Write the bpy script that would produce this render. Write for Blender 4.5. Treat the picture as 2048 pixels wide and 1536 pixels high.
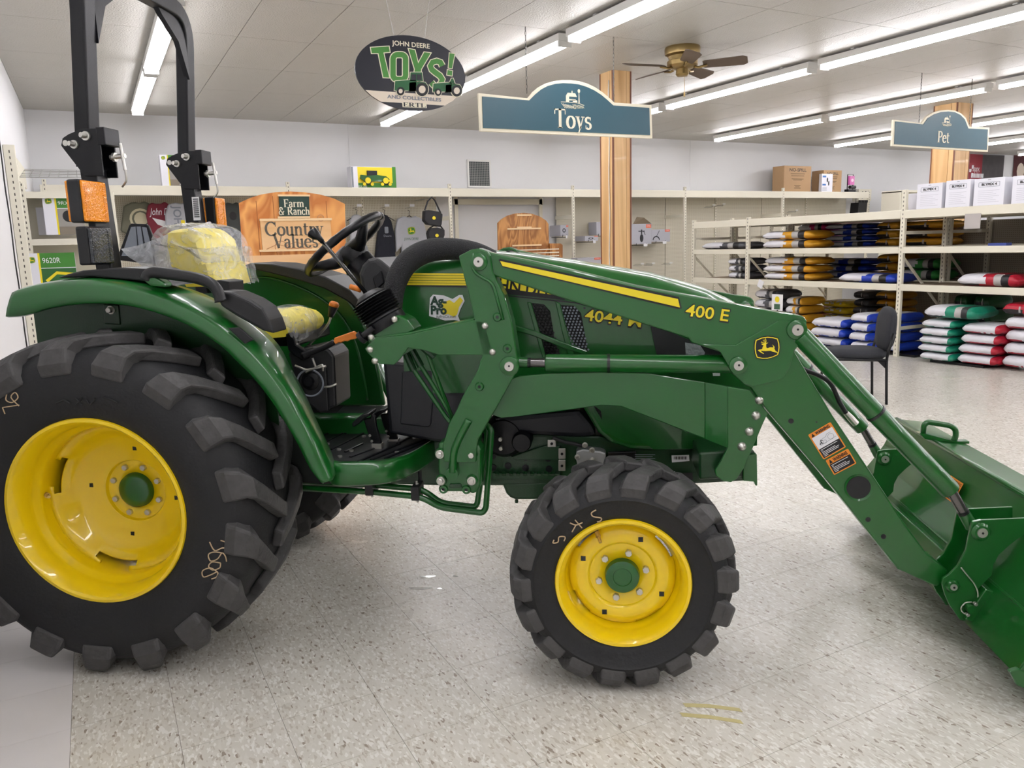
import bpy, bmesh, math, random
from mathutils import Vector, Matrix
for o in list(bpy.data.objects): bpy.data.objects.remove(o)
scene = bpy.context.scene
COL = scene.collection
R = math.radians
# ---------------------------------------------------------------- camera
F_PX, PITCH, ROLL, YAW, CAM_H = 1572.3, 0.17428, -0.028225, 0.48285, 1.5
fwd = Vector((math.sin(YAW)*math.cos(PITCH), math.cos(YAW)*math.cos(PITCH), -math.sin(PITCH)))
rgt0 = Vector((math.cos(YAW), -math.sin(YAW), 0)); up0 = rgt0.cross(fwd)
rgt = rgt0*math.cos(ROLL)+up0*math.sin(ROLL); upv = -rgt0*math.sin(ROLL)+up0*math.cos(ROLL)
CAM = Vector((0, 0, CAM_H))
cd = bpy.data.cameras.new('camera'); cam = bpy.data.objects.new('camera', cd); COL.objects.link(cam)
cd.sensor_width = 36; cd.sensor_fit = 'HORIZONTAL'; cd.lens = F_PX/2048*36; cd.clip_start = .05; cd.clip_end = 100
mm = Matrix((rgt, upv, -fwd)).transposed().to_4x4(); mm.translation = CAM; cam.matrix_world = mm
scene.camera = cam
# ---------------------------------------------------------------- world, exposure
scene.view_settings.view_transform = 'Standard'; scene.view_settings.look = 'None'
scene.view_settings.exposure = 0.0; scene.view_settings.gamma = 1; scene.view_settings.use_curve_mapping = False
w = bpy.data.worlds.new('world'); scene.world = w; w.use_nodes = True
w.node_tree.nodes['Background'].inputs[0].default_value = (.75, .8, .9, 1)
w.node_tree.nodes['Background'].inputs[1].default_value = .25
TUBE_STRENGTH = 29.0
scene.cycles.max_bounces = 6; scene.cycles.diffuse_bounces = 3; scene.cycles.glossy_bounces = 3; scene.cycles.transparent_max_bounces = 6
# ---------------------------------------------------------------- measuring: a photo pixel met with a plane of the place
def ray(px, py): return fwd+rgt*((px-1024)/F_PX)-upv*((py-768)/F_PX)
def hit(px, py, n, c):
    d = ray(px, py); n = Vector(n); return CAM+d*((c-CAM.dot(n))/d.dot(n))
def atz(px, py, z): return hit(px, py, (0, 0, 1), z)
def aty(px, py, y): return hit(px, py, (0, 1, 0), y)
def atx(px, py, x): return hit(px, py, (1, 0, 0), x)
AZ = R(34.2)
TX = Vector((math.cos(AZ), -math.sin(AZ), 0)); TY = Vector((math.sin(AZ), math.cos(AZ), 0))
TO = atz(190, 1024, .615); TO.z = 0
def tp(px, py, y):
    """point in the tractor's own frame: x forward, y away from its near wheel rims, z up"""
    P = hit(px, py, TY, TY.dot(TO)+y)-TO
    return Vector((P.dot(TX), y, P.z))
def tz(px, py, z):
    P = atz(px, py, z)-TO; return Vector((P.dot(TX), P.dot(TY), z))
# ---------------------------------------------------------------- materials
MATS = {}
def lin(c):
    return tuple((v/12.92 if v <= .04045 else ((v+.055)/1.055)**2.4) for v in c)
def mat(name, rgb, rough=.5, metal=0, coat=0, noise=0, nscale=8, bump=0, bscale=60, emit=0, alpha=1, trans=0, spec=.5, sub=0):
    if name in MATS: return MATS[name]
    m = bpy.data.materials.new(name); m.use_nodes = True; nt = m.node_tree; b = nt.nodes['Principled BSDF']
    c = lin([v/255 for v in rgb])
    b.inputs['Base Color'].default_value = (*c, 1); b.inputs['Roughness'].default_value = rough
    b.inputs['Metallic'].default_value = metal; b.inputs['Coat Weight'].default_value = coat
    b.inputs['Coat Roughness'].default_value = .04
    b.inputs['Specular IOR Level'].default_value = spec
    b.inputs['Alpha'].default_value = alpha; b.inputs['Transmission Weight'].default_value = trans
    if emit:
        b.inputs['Emission Color'].default_value = (*c, 1); b.inputs['Emission Strength'].default_value = emit
    if noise or bump:
        tc = nt.nodes.new('ShaderNodeTexCoord')
    if noise:
        n = nt.nodes.new('ShaderNodeTexNoise'); n.inputs['Scale'].default_value = nscale; n.inputs['Detail'].default_value = 2.5
        nt.links.new(tc.outputs['Object'], n.inputs['Vector'])
        mx = nt.nodes.new('ShaderNodeMix'); mx.data_type = 'RGBA'
        mx.inputs[6].default_value = (*[v*(1-noise) for v in c], 1); mx.inputs[7].default_value = (*[min(1, v*(1+noise)) for v in c], 1)
        nt.links.new(n.outputs['Fac'], mx.inputs[0]); nt.links.new(mx.outputs[2], b.inputs['Base Color'])
    if bump:
        n2 = nt.nodes.new('ShaderNodeTexNoise'); n2.inputs['Scale'].default_value = bscale; n2.inputs['Detail'].default_value = 1
        nt.links.new(tc.outputs['Object'], n2.inputs['Vector'])
        bp = nt.nodes.new('ShaderNodeBump'); bp.inputs['Strength'].default_value = bump; bp.inputs['Distance'].default_value = .01
        nt.links.new(n2.outputs['Fac'], bp.inputs['Height']); nt.links.new(bp.outputs['Normal'], b.inputs['Normal'])
    MATS[name] = m; return m
def wood(name, c1, c2, scale=3.0, axis='Z', rough=.4, stretch=.12, dist=6, coat=.1):
    if name in MATS: return MATS[name]
    m = bpy.data.materials.new(name); m.use_nodes = True; nt = m.node_tree; b = nt.nodes['Principled BSDF']
    tc = nt.nodes.new('ShaderNodeTexCoord'); mp = nt.nodes.new('ShaderNodeMapping')
    s = [1, 1, 1]; s['XYZ'.index(axis)] = stretch; mp.inputs['Scale'].default_value = s
    wv = nt.nodes.new('ShaderNodeTexNoise'); wv.inputs['Scale'].default_value = scale; wv.inputs['Detail'].default_value = 3; wv.inputs['Distortion'].default_value = 1.5
    mt = nt.nodes.new('ShaderNodeMath'); mt.operation = 'MULTIPLY'; mt.inputs[1].default_value = dist
    fr = nt.nodes.new('ShaderNodeMath'); fr.operation = 'PINGPONG'; fr.inputs[1].default_value = .5
    rp = nt.nodes.new('ShaderNodeValToRGB')
    rp.color_ramp.elements[0].color = (*lin([v/255 for v in c1]), 1); rp.color_ramp.elements[1].color = (*lin([v/255 for v in c2]), 1)
    rp.color_ramp.elements[0].position = .1; rp.color_ramp.elements[1].position = .45
    L = nt.links.new
    L(tc.outputs['Object'], mp.inputs['Vector']); L(mp.outputs['Vector'], wv.inputs['Vector']); L(wv.outputs['Fac'], mt.inputs[0])
    L(mt.outputs[0], fr.inputs[0]); L(fr.outputs[0], rp.inputs[0]); L(rp.outputs[0], b.inputs['Base Color'])
    b.inputs['Roughness'].default_value = rough; b.inputs['Coat Weight'].default_value = coat
    MATS[name] = m; return m
GREEN = mat('green_paint', (10, 88, 25), .32, coat=.55)
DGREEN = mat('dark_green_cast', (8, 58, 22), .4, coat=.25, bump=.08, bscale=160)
YEL = mat('yellow_paint', (250, 214, 6), .3, coat=.7)
YDEC = mat('yellow_decal', (236, 214, 38), .4)
BDEC = mat('black_decal', (18, 20, 24), .45)
WDEC = mat('white_decal', (235, 235, 238), .5)
ODEC = mat('orange_decal', (232, 140, 38), .5)
BLK = mat('black_plastic', (19, 20, 23), .48, bump=.05, bscale=300)
SBLK = mat('satin_black_steel', (9, 10, 15), .36, bump=.03, bscale=200, spec=.35)
RUB = mat('tire_rubber', (22, 23, 26), .62, noise=.25, nscale=14, bump=.15, bscale=90)
LUG = mat('tire_lug_rubber', (68, 67, 67), .55, noise=.5, nscale=22, bump=.25, bscale=70)
STEEL = mat('zinc_steel', (205, 203, 196), .32, metal=.85)
ROD = mat('chrome_rod', (110, 108, 108), .22, metal=.9)
ALU = mat('cast_aluminium', (170, 172, 172), .5, metal=.6, bump=.1)
ORG = mat('orange_plastic', (222, 126, 40), .45)
AMB = mat('amber_lens', (242, 146, 14), .15, coat=.4, bump=.5, bscale=140)
CREAM = mat('cream_powder_coat', (228, 223, 205), .45)
CHALK = mat('chalk_crayon', (196, 170, 136), .9)
SEATY = mat('yellow_vinyl', (238, 220, 70), .45)
# ---------------------------------------------------------------- mesh helpers
def link(name, me, m, parent=None, smooth=False, bevel=0, seg=2):
    o = bpy.data.objects.new(name, me); COL.objects.link(o)
    if m is not None:
        for k in (m if isinstance(m, (list, tuple)) else [m]): me.materials.append(k)
    if parent is not None: o.parent = parent
    if smooth:
        for p in me.polygons: p.use_smooth = True
    if bevel:
        b = o.modifiers.new('bevel', 'BEVEL'); b.width = bevel; b.segments = seg; b.limit_method = 'ANGLE'; b.angle_limit = R(35); b.harden_normals = False
    return o
def autosmooth(o, ang=40):
    me = o.data
    for p in me.polygons: p.use_smooth = True
    bm = bmesh.new(); bm.from_mesh(me)
    for e in bm.edges:
        e.smooth = not (len(e.link_faces) == 2 and e.calc_face_angle(0) > R(ang))
    bm.to_mesh(me); bm.free(); return o
def pyd(vs, fs, name='m'):
    me = bpy.data.meshes.new(name); me.from_pydata([tuple(v) for v in vs], [], fs); me.update()
    return me
def fixn(me):
    bm = bmesh.new(); bm.from_mesh(me); bmesh.ops.recalc_face_normals(bm, faces=bm.faces); bm.to_mesh(me); bm.free(); return me
class MB:
    def __init__(s): s.v = []; s.f = []
    def add(s, vs, fs):
        k = len(s.v); s.v += [Vector(v) for v in vs]; s.f += [[i+k for i in f] for f in fs]; return s
    def box(s, a, b, M=None):
        x0, y0, z0 = a; x1, y1, z1 = b
        vs = [Vector(p) for p in ((x0,y0,z0),(x1,y0,z0),(x1,y1,z0),(x0,y1,z0),(x0,y0,z1),(x1,y0,z1),(x1,y1,z1),(x0,y1,z1))]
        if M is not None: vs = [M@v for v in vs]
        return s.add(vs, [(0,3,2,1),(4,5,6,7),(0,1,5,4),(1,2,6,5),(2,3,7,6),(3,0,4,7)])
    def prism(s, pts, off):
        n = len(pts); off = Vector(off); P = [Vector(p) for p in pts]
        return s.add(P+[p+off for p in P], [list(range(n)), [n+i for i in range(n)][::-1]]+[[i, i+n, (i+1) % n+n, (i+1) % n][::-1] for i in range(n)])
    def tube(s, pts, r, n=10, caps=True):
        pts = [Vector(p) for p in pts]; rs = r if isinstance(r, (list, tuple)) else [r]*len(pts)
        rings = []; prev = None
        for i, p in enumerate(pts):
            d = (pts[min(i+1, len(pts)-1)]-pts[max(i-1, 0)]).normalized()
            if prev is None:
                a = d.orthogonal().normalized()
            else:
                a = (prev-d*prev.dot(d)); a = a.normalized() if a.length > 1e-6 else d.orthogonal().normalized()
            prev = a; b = d.cross(a)
            rings.append([p+(a*math.cos(2*math.pi*k/n)+b*math.sin(2*math.pi*k/n))*rs[i] for k in range(n)])
        vs = [v for rg in rings for v in rg]; fs = []
        for i in range(len(pts)-1):
            for k in range(n): fs.append([i*n+k, i*n+(k+1) % n, (i+1)*n+(k+1) % n, (i+1)*n+k])
        if caps: fs += [list(range(n))[::-1], [(len(pts)-1)*n+k for k in range(n)]]
        return s.add(vs, fs)
    def cyl(s, a, b, r, n=20, r2=None): return s.tube([a, b], [r, r if r2 is None else r2], n)
    def lathe(s, prof, c, axis, n=48, closed=False):
        """prof = [(radius, along)], about axis through c"""
        ax = Vector(axis).normalized(); a = ax.orthogonal().normalized(); b = ax.cross(a); c = Vector(c); vs = []; fs = []; m = len(prof)
        for k in range(n):
            t = 2*math.pi*k/n; d = a*math.cos(t)+b*math.sin(t)
            vs += [c+d*r_+ax*h for r_, h in prof]
        for k in range(n):
            for i in range(m-1 if not closed else m):
                j = (i+1) % m; k2 = (k+1) % n
                fs.append([k*m+i, k*m+j, k2*m+j, k2*m+i])
        return s.add(vs, fs)
    def grid(s, rows):
        n = len(rows[0]); vs = [Vector(p) for r_ in rows for p in r_]
        return s.add(vs, [[i*n+k, i*n+k+1, (i+1)*n+k+1, (i+1)*n+k] for i in range(len(rows)-1) for k in range(n-1)])
    def build(s, name, m, parent=None, smooth=False, bevel=0, seg=2, auto=0, solid=0, sub=0):
        me = fixn(pyd(s.v, s.f, name)); o = link(name, me, m, parent, smooth)
        if auto: autosmooth(o, auto)
        if solid:
            sm = o.modifiers.new('solid', 'SOLIDIFY'); sm.thickness = solid; sm.offset = 0
        if sub:
            sb = o.modifiers.new('sub', 'SUBSURF'); sb.levels = sub; sb.render_levels = sub
        if bevel:
            b = o.modifiers.new('bevel', 'BEVEL'); b.width = bevel; b.segments = seg; b.limit_method = 'ANGLE'; b.angle_limit = R(35)
        return o
def spline(pts, n=6, closed=False):
    """Catmull-Rom through points"""
    P = [Vector(p) for p in pts]; out = []; N = len(P)
    for i in range(N if closed else N-1):
        p0, p1, p2, p3 = (P[(i-1) % N] if closed or i > 0 else P[0]), P[i], P[(i+1) % N], (P[(i+2) % N] if closed or i+2 < N else P[-1])
        for k in range(n):
            t = k/n; out.append(.5*((2*p1)+(p2-p0)*t+(2*p0-5*p1+4*p2-p3)*t*t+(3*p1-p0-3*p2+p3)*t**3))
    if not closed: out.append(P[-1])
    return out
def bend(pts, r=.03, n=5):
    """polyline with rounded corners"""
    P = [Vector(p) for p in pts]; out = [P[0]]
    for i in range(1, len(P)-1):
        a = (P[i-1]-P[i]); b = (P[i+1]-P[i]); q = min(r, a.length*.45, b.length*.45); A = P[i]+a.normalized()*q; B = P[i]+b.normalized()*q
        for k in range(n+1):
            t = k/n; out.append(A*(1-t)**2+P[i]*2*t*(1-t)+B*t*t)
    out.append(P[-1]); return out
def tag(o, label=None, cat=None, group=None, kind=None):
    if label: o['label'] = label
    if cat: o['category'] = cat
    if group: o['group'] = group
    if kind: o['kind'] = kind
    return o
def empty(name, loc=(0, 0, 0), rz=0, label=None, cat=None, group=None):
    o = bpy.data.objects.new(name, None); COL.objects.link(o); o.location = loc; o.rotation_euler = (0, 0, rz); o.empty_display_size = .1
    return tag(o, label, cat, group)
def dup(o, parent=None, loc=None):
    c = o.copy(); COL.objects.link(c); c.parent = parent
    if loc is not None: c.location = loc
    return c
def dup_tree(root, loc=None, rz=None):
    r_ = root.copy(); COL.objects.link(r_)
    if loc is not None: r_.location = loc
    if rz is not None: r_.rotation_euler = (0, 0, rz)
    for ch in list(root.children):
        c = ch.copy(); COL.objects.link(c); c.parent = r_
        for g in list(ch.children):
            d = g.copy(); COL.objects.link(d); d.parent = c
    return r_
# ---------------------------------------------------------------- flat print: text and shapes laid on a surface frame (origin, right, up)
def textmesh(s, size, bold=0, shear=0, spacing=1, align='CENTER', ext=0):
    cu = bpy.data.curves.new('t', 'FONT'); cu.body = s; cu.size = size; cu.align_x = align; cu.align_y = 'CENTER'
    cu.offset = bold; cu.shear = shear; cu.space_character = spacing; cu.extrude = ext; cu.resolution_u = 3
    o = bpy.data.objects.new('t', cu); COL.objects.link(o)
    dg = bpy.context.evaluated_depsgraph_get(); dg.update()
    me = bpy.data.meshes.new_from_object(o.evaluated_get(dg)); bpy.data.objects.remove(o); me.materials.clear(); return me
def place(me, o, r_, u):
    o, r_, u = Vector(o), Vector(r_).normalized(), Vector(u).normalized(); n = r_.cross(u)
    me.transform(Matrix(((r_.x, u.x, n.x, o.x), (r_.y, u.y, n.y, o.y), (r_.z, u.z, n.z, o.z), (0, 0, 0, 1)))); return me
def text(name, s, size, o, r_, u, m, parent=None, width=None, **k):
    me = textmesh(s, size, **k)
    if width:
        xs = [v.co.x for v in me.vertices]
        if xs:
            q = width/max(1e-6, (max(xs)-min(xs)))
            me.transform(Matrix.Diagonal((q, 1, 1, 1)))
    return link(name, place(me, o, r_, u), m, parent)
def shape(name, pts2, o, r_, u, m, parent=None, th=.0012):
    o, r_, u = Vector(o), Vector(r_).normalized(), Vector(u).normalized(); n = r_.cross(u)
    return MB().prism([o+r_*x+u*y for x, y in pts2], -n*th).build(name, m, parent)
def shapes(name, polys, o, r_, u, m, parent=None, th=.0012):
    o, r_, u = Vector(o), Vector(r_).normalized(), Vector(u).normalized(); n = r_.cross(u); b = MB()
    for pts2 in polys: b.prism([o+r_*x+u*y for x, y in pts2], -n*th)
    return b.build(name, m, parent)
def rrect(w_, h_, r_=.02, n=4, cx=0, cy=0):
    out = []
    for sx, sy, a0 in ((1, 1, 0), (-1, 1, 90), (-1, -1, 180), (1, -1, 270)):
        for k in range(n+1):
            t = R(a0+90*k/n); out.append((cx+sx*(w_/2-r_)+r_*math.cos(t), cy+sy*(h_/2-r_)+r_*math.sin(t)))
    return out
def rect(x0, y0, x1, y1): return [(x0, y0), (x1, y0), (x1, y1), (x0, y1)]
def ell(cx, cy, rx, ry, n=24, a0=0, a1=360):
    return [(cx+rx*math.cos(R(a0+(a1-a0)*k/n)), cy+ry*math.sin(R(a0+(a1-a0)*k/n))) for k in range(n+(0 if a1-a0 == 360 else 1))]
def stroke(pts, w_):
    """flat ribbon polys along a 2-D polyline; w_ one width or per-point"""
    out = []; ws = w_ if isinstance(w_, (list, tuple)) else [w_]*len(pts)
    P = [Vector((p[0], p[1])) for p in pts]
    nr = []
    for i in range(len(P)):
        d = P[min(i+1, len(P)-1)]-P[max(i-1, 0)]
        d = d.normalized() if d.length > 1e-9 else Vector((1, 0)); nr.append(Vector((-d.y, d.x)))
    for i in range(len(P)-1):
        a, b = P[i], P[i+1]; na, nb = nr[i]*ws[i]/2, nr[i+1]*ws[i+1]/2
        out.append([tuple(a-na), tuple(b-nb), tuple(b+nb), tuple(a+na)])
    return out
# serif lettering drawn stroke by stroke (em height 1 = cap height)
def arcp(cx, cy, rx, ry, a0, a1, n=14): return [(cx+rx*math.cos(R(a0+(a1-a0)*k/n)), cy+ry*math.sin(R(a0+(a1-a0)*k/n))) for k in range(n+1)]
def cw(pts, thick, thin, n=None):
    """calligraphic widths: thick where the stroke runs vertically"""
    ws = []
    for i in range(len(pts)):
        a = pts[max(i-1, 0)]; b = pts[min(i+1, len(pts)-1)]; dx, dy = b[0]-a[0], b[1]-a[1]; L = math.hypot(dx, dy) or 1
        ws.append(thin+(thick-thin)*(abs(dy)/L)**1.3)
    return stroke(pts, ws)
TK, TN, SF = .17, .055, .06
def stem(x, y0, y1, b=1, t=1, w_=TK):
    o = [rect(x-w_/2, y0, x+w_/2, y1)]
    if b: o.append(rect(x-w_/2-SF, y0, x+w_/2+SF, y0+TN*.8))
    if t == 1: o.append(rect(x-w_/2-SF, y1-TN*.8, x+w_/2+SF, y1))
    if t == 2: o.append([(x-w_/2-SF*1.2, y1-.1), (x, y1-.06), (x, y1), (x-w_/2, y1)])
    return o
XH = .66
def glyph(c):
    """-> (polys, advance)"""
    g = []
    if c == 'T':
        g = stem(.36, 0, 1, 1, 0)+[rect(0, .93, .72, 1), [(0, 1), (.05, 1), (.05, .72), (0, .72)], [(.67, 1), (.72, 1), (.72, .72), (.67, .72)]]; a = .74
    elif c == 'P': g = stem(.17, 0, 1)+cw([(.2, .965)]+arcp(.36, .725, .24, .24, 90, -90)+[(.2, .485)], TK, .07); a = .68
    elif c == 'F': g = stem(.17, 0, 1)+[rect(.1, .93, .62, 1), rect(.2, .47, .48, .53), rect(.57, .74, .62, 1), rect(.44, .38, .48, .62)]; a = .66
    elif c == 'R': g = stem(.17, 0, 1)+cw([(.2, .965)]+arcp(.36, .735, .23, .23, 90, -90)+[(.2, .505)], TK, .07)+stroke([(.38, .5), (.68, .03)], TK)+[rect(.6, 0, .84, .05)]; a = .82
    elif c == 'C': g = cw(arcp(.46, .5, .38, .48, 40, 325, 24), TK, .07)+[rect(.74, .66, .79, 1)]; a = .86
    elif c == 'V': g = stroke([(.14, 1), (.42, 0)], TK)+stroke([(.42, 0), (.68, 1)], TN)+[rect(.0, .95, .3, 1), rect(.54, .95, .82, 1)]; a = .8
    elif c == 'E': g = stem(.17, 0, 1)+[rect(.1, .93, .66, 1), rect(.1, 0, .68, .07), rect(.2, .47, .5, .53), rect(.6, .74, .66, 1), rect(.62, 0, .68, .27), rect(.46, .38, .5, .62)]; a = .72
    elif c == 'L': g = stem(.17, 0, 1)+[rect(.1, 0, .66, .07), rect(.6, 0, .66, .3)]; a = .68
    elif c == 'o': g = cw(arcp(.29, .33, .23, .31, 0, 360, 24), TK, .06); a = .58
    elif c == 'e': g = cw(arcp(.28, .33, .22, .31, 8, 325, 22), TK*.95, .06)+[rect(.1, .35, .5, .41)]; a = .54
    elif c == 'c': g = cw(arcp(.28, .33, .22, .31, 45, 325, 20), TK*.95, .06)+[ell(.42, .52, .06, .06, 8)]; a = .5
    elif c == 'a': g = cw([(.1, .5)]+arcp(.22, .48, .15, .16, 150, 0, 8)+[(.37, .1), (.42, .02)], TK*.85, .07)+cw(arcp(.22, .2, .15, .18, 60, 330, 14), TK*.8, .06); a = .52
    elif c == 'n': g = stem(.13, 0, XH, 1, 2, TK*.9)+cw([(.17, .5)]+arcp(.33, .45, .14, .18, 140, 0, 10)+[(.47, 0)], TK*.9, .07)+[rect(.34, 0, .6, .045)]; a = .62
    elif c == 'm':
        g = stem(.13, 0, XH, 1, 2, TK*.9)
        for q in (0, .33): g += cw([(.17+q, .5)]+arcp(.32+q, .45, .13, .18, 140, 0, 10)+[(.45+q, 0)], TK*.9, .07)+[rect(.33+q, 0, .57+q, .045)]
        a = .94
    elif c == 'r': g = stem(.13, 0, XH, 1, 2, TK*.9)+cw([(.17, .45)]+arcp(.31, .45, .14, .17, 150, 50, 6), TK*.6, .07)+[ell(.39, .56, .06, .06, 8)]; a = .46
    elif c == 'h': g = stem(.13, 0, 1, 1, 2, TK*.9)+cw([(.17, .5)]+arcp(.33, .45, .14, .18, 140, 0, 10)+[(.47, 0)], TK*.9, .07)+[rect(.34, 0, .6, .045)]; a = .62
    elif c == 'u': g = cw([(.13, .66), (.13, .2)]+arcp(.28, .2, .15, .18, 180, 320, 8), TK*.9, .07)+[rect(.0, .61, .17, .66)]+stem(.47, 0, XH, 1, 2, TK*.9); a = .62
    elif c == 'l': g = stem(.13, 0, 1, 1, 2, TK*.9); a = .28
    elif c == 't': g = cw([(.17, .86), (.17, .2)]+arcp(.29, .16, .12, .14, 180, 320, 8), TK*.9, .06)+[rect(.02, .6, .4, .66)]; a = .43
    elif c == 's': g = cw(arcp(.22, .48, .14, .15, 40, 230, 10)+arcp(.24, .17, .15, .16, 70, -140, 10), TK*.85, .08)+[rect(.36, .48, .4, .64), rect(.06, .02, .1, .2)]; a = .46
    elif c == 'y': g = stroke([(.13, .64), (.31, .02)], TK*.9)+stroke([(.5, .64), (.3, .02), (.2, -.22), (.1, -.24)], [TN, TN*1.2, TN*1.4, TK*.5])+[rect(0, .61, .26, .66), rect(.38, .61, .6, .66)]; a = .58
    elif c == '&': g = cw(arcp(.34, .76, .16, .21, -30, 230, 14)+[(.3, .5), (.66, .03)], TK*.9, .07)+cw([(.26, .54)]+arcp(.3, .26, .24, .25, 110, 300, 12)+[(.6, .3), (.68, .5)], TK*.9, .06)+[rect(.56, .46, .8, .5)]; a = .84
    else: a = .3
    return g, a
def serif_width(s, sp=.02): return sum(glyph(c)[1]+sp for c in s)
def serif(name, s, size, o, r_, u, m, parent=None, th=.002, sp=.02, xs=1.0, shear=0):
    W_ = serif_width(s, sp)*size*xs; x = -W_/2; polys = []
    for c in s:
        g, a = glyph(c)
        for k, p in enumerate(g): polys.append([((q[0]*size*xs)+x, q[1]*size) for q in p])
        x += (a+sp)*size*xs
    return shapes(name, polys, o, r_, u, m, parent, th)
# leaping deer badge, unit square -1..1 (x right)
DEER = [[(.06,.05),(.2,.13),(.36,.13),(.44,.12),(.47,.17),(.44,.24),(.36,.33),(.42,.33),(.53,.2),(.58,.13),(.54,.08),(.58,-.02),(.64,-.14),(.78,-.22),(.9,-.38),(.72,-.27),(.58,-.24),(.4,-.2),(.28,-.14),(.1,-.15),(-.08,-.17),(-.26,-.17),(-.48,-.14),(-.4,-.22),(-.2,-.36),(-.24,-.4),(-.5,-.26),(-.68,-.12),(-.62,-.08),(-.36,-.02),(-.34,.12),(-.27,.28),(-.4,.32),(-.44,.36),(-.34,.42),(-.2,.46),(-.12,.52),(-.06,.46),(.06,.5),(.0,.42),(-.08,.38),(-.08,.24),(-.05,.1)]]
ANTLER = stroke([(-.13,.46),(-.1,.6),(-.16,.8)], .05)+stroke([(-.12,.56),(-.3,.62),(-.34,.7)], .04)+stroke([(-.2,.6),(-.26,.74)], .035)+stroke([(-.14,.5),(-.34,.5),(-.48,.46)], .04)+stroke([(-.38,.5),(-.46,.58)], .035)
def badge_outline(s=1): return [(x*s, y*s) for x, y in [(-.9,.66),(-.45,.86),(0,.93),(.4,.9),(.78,.8),(.9,.45),(.95,.1),(.93,-.25),(.86,-.5),(.5,-.68),(.1,-.8),(-.3,-.82),(-.74,-.74),(-.88,-.4),(-.95,0),(-.95,.35)]]
def badge(o, r_, u, s, parent, bg=None, fg=None, name='emblem'):
    o, r_, u = Vector(o), Vector(r_).normalized(), Vector(u).normalized(); n = r_.cross(u)
    bg = bg or BDEC; fg = fg or YDEC
    b = shape(name, badge_outline(s), o, r_, u, bg, parent, .0006)
    ring = []
    po, pi = badge_outline(s*.93), badge_outline(s*.86)
    for i in range(len(po)): j = (i+1) % len(po); ring.append([po[i], po[j], pi[j], pi[i]])
    f = shapes('emblem_deer', ring+[[(x*s*.95, y*s*.95-.03*s) for x, y in p] for p in DEER+ANTLER], o+n*.0006, r_, u, fg, parent, .0005)
    return b
# ================================================================ ROOM
CZ, WY, LX, RX, NY = 3.37, 12.06, -.547, 22.0, -7.0
def vct(name, base, chips, dark):
    m = bpy.data.materials.new(name); m.use_nodes = True; nt = m.node_tree; b = nt.nodes['Principled BSDF']; L = nt.links.new
    g = nt.nodes.new('ShaderNodeNewGeometry'); mp = nt.nodes.new('ShaderNodeMapping'); mp.inputs['Scale'].default_value = (150, 62, 150); L(g.outputs['Position'], mp.inputs['Vector'])
    n0 = nt.nodes.new('ShaderNodeTexNoise'); n0.inputs['Scale'].default_value = .35; n0.inputs['Detail'].default_value = 2; L(mp.outputs[0], n0.inputs['Vector'])
    add = nt.nodes.new('ShaderNodeVectorMath'); add.operation = 'MULTIPLY_ADD'; add.inputs[1].default_value = (2.5, 2.5, 2.5)
    L(n0.outputs['Color'], add.inputs[0]); L(mp.outputs[0], add.inputs[2])
    v = nt.nodes.new('ShaderNodeTexVoronoi'); v.inputs['Scale'].default_value = 1; v.inputs['Randomness'].default_value = 1; L(add.outputs[0], v.inputs['Vector'])
    sep = nt.nodes.new('ShaderNodeSeparateColor'); L(v.outputs['Color'], sep.inputs[0])
    r1 = nt.nodes.new('ShaderNodeValToRGB'); el = r1.color_ramp.elements; r1.color_ramp.interpolation = 'CONSTANT'
    cols = [(0, dark), (.018, chips[0]), (.16, base), (.42, chips[1]), (.62, base), (.84, chips[2])]
    while len(el) < len(cols): el.new(1)
    for e, (p, c) in zip(el, cols): e.position = p; e.color = (*lin([q/255 for q in c]), 1)
    L(sep.outputs[0], r1.inputs[0])
    n1 = nt.nodes.new('ShaderNodeTexNoise'); n1.inputs['Scale'].default_value = 1.1; n1.inputs['Detail'].default_value = 4; L(g.outputs['Position'], n1.inputs['Vector'])
    mx = nt.nodes.new('ShaderNodeMix'); mx.data_type = 'RGBA'; mx.inputs[7].default_value = (*lin([q/255 for q in base]), 1)
    mr = nt.nodes.new('ShaderNodeMapRange'); mr.inputs[3].default_value = .22; mr.inputs[4].default_value = .3; L(n1.outputs['Fac'], mr.inputs[0])
    L(mr.outputs[0], mx.inputs[0]); L(r1.outputs[0], mx.inputs[6]); L(mx.outputs[2], b.inputs['Base Color'])
    mr2 = nt.nodes.new('ShaderNodeMapRange'); mr2.inputs[1].default_value = .3; mr2.inputs[2].default_value = .7; mr2.inputs[3].default_value = .26; mr2.inputs[4].default_value = .28; L(n1.outputs['Fac'], mr2.inputs[0]); L(mr2.outputs[0], b.inputs['Roughness'])
    b.inputs['Specular IOR Level'].default_value = .5
    MATS[name] = m; return m
VCT = vct('vinyl_floor_tile', (216, 212, 201), ((192, 184, 170), (222, 218, 208), (242, 240, 233)), (128, 110, 92))
WTILE = mat('white_floor_tile', (232, 228, 226), .3, noise=.04, nscale=5)
WALLW = mat('white_wall_paint', (226, 226, 227), .6, noise=.02, nscale=2)
CEILM = mat('ceiling_tile', (188, 185, 178), .45, noise=.03, nscale=4, bump=.6, bscale=70, spec=.4)
SEAM = mat('ceiling_grid_gap', (112, 108, 100), .8)  # dark grey slab colour that shows between the ceiling panels
GROUT = mat('floor_joint', (128, 120, 106), .8)
def structure(mb, name, m, **k): return tag(mb.build(name, m, **k), kind='structure')
floor = structure(MB().box((LX, NY, -.08), (RX, WY, -.003)), 'floor', GROUT)
TS = .3045; X0, Y0 = .090, 1.819
tile_me = MB().box((.0007, .0007, -.003), (TS-.0007, TS-.0007, 0))
tm = fixn(pyd(tile_me.v, tile_me.f, 'tile')); tm.materials.append(VCT)
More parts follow.
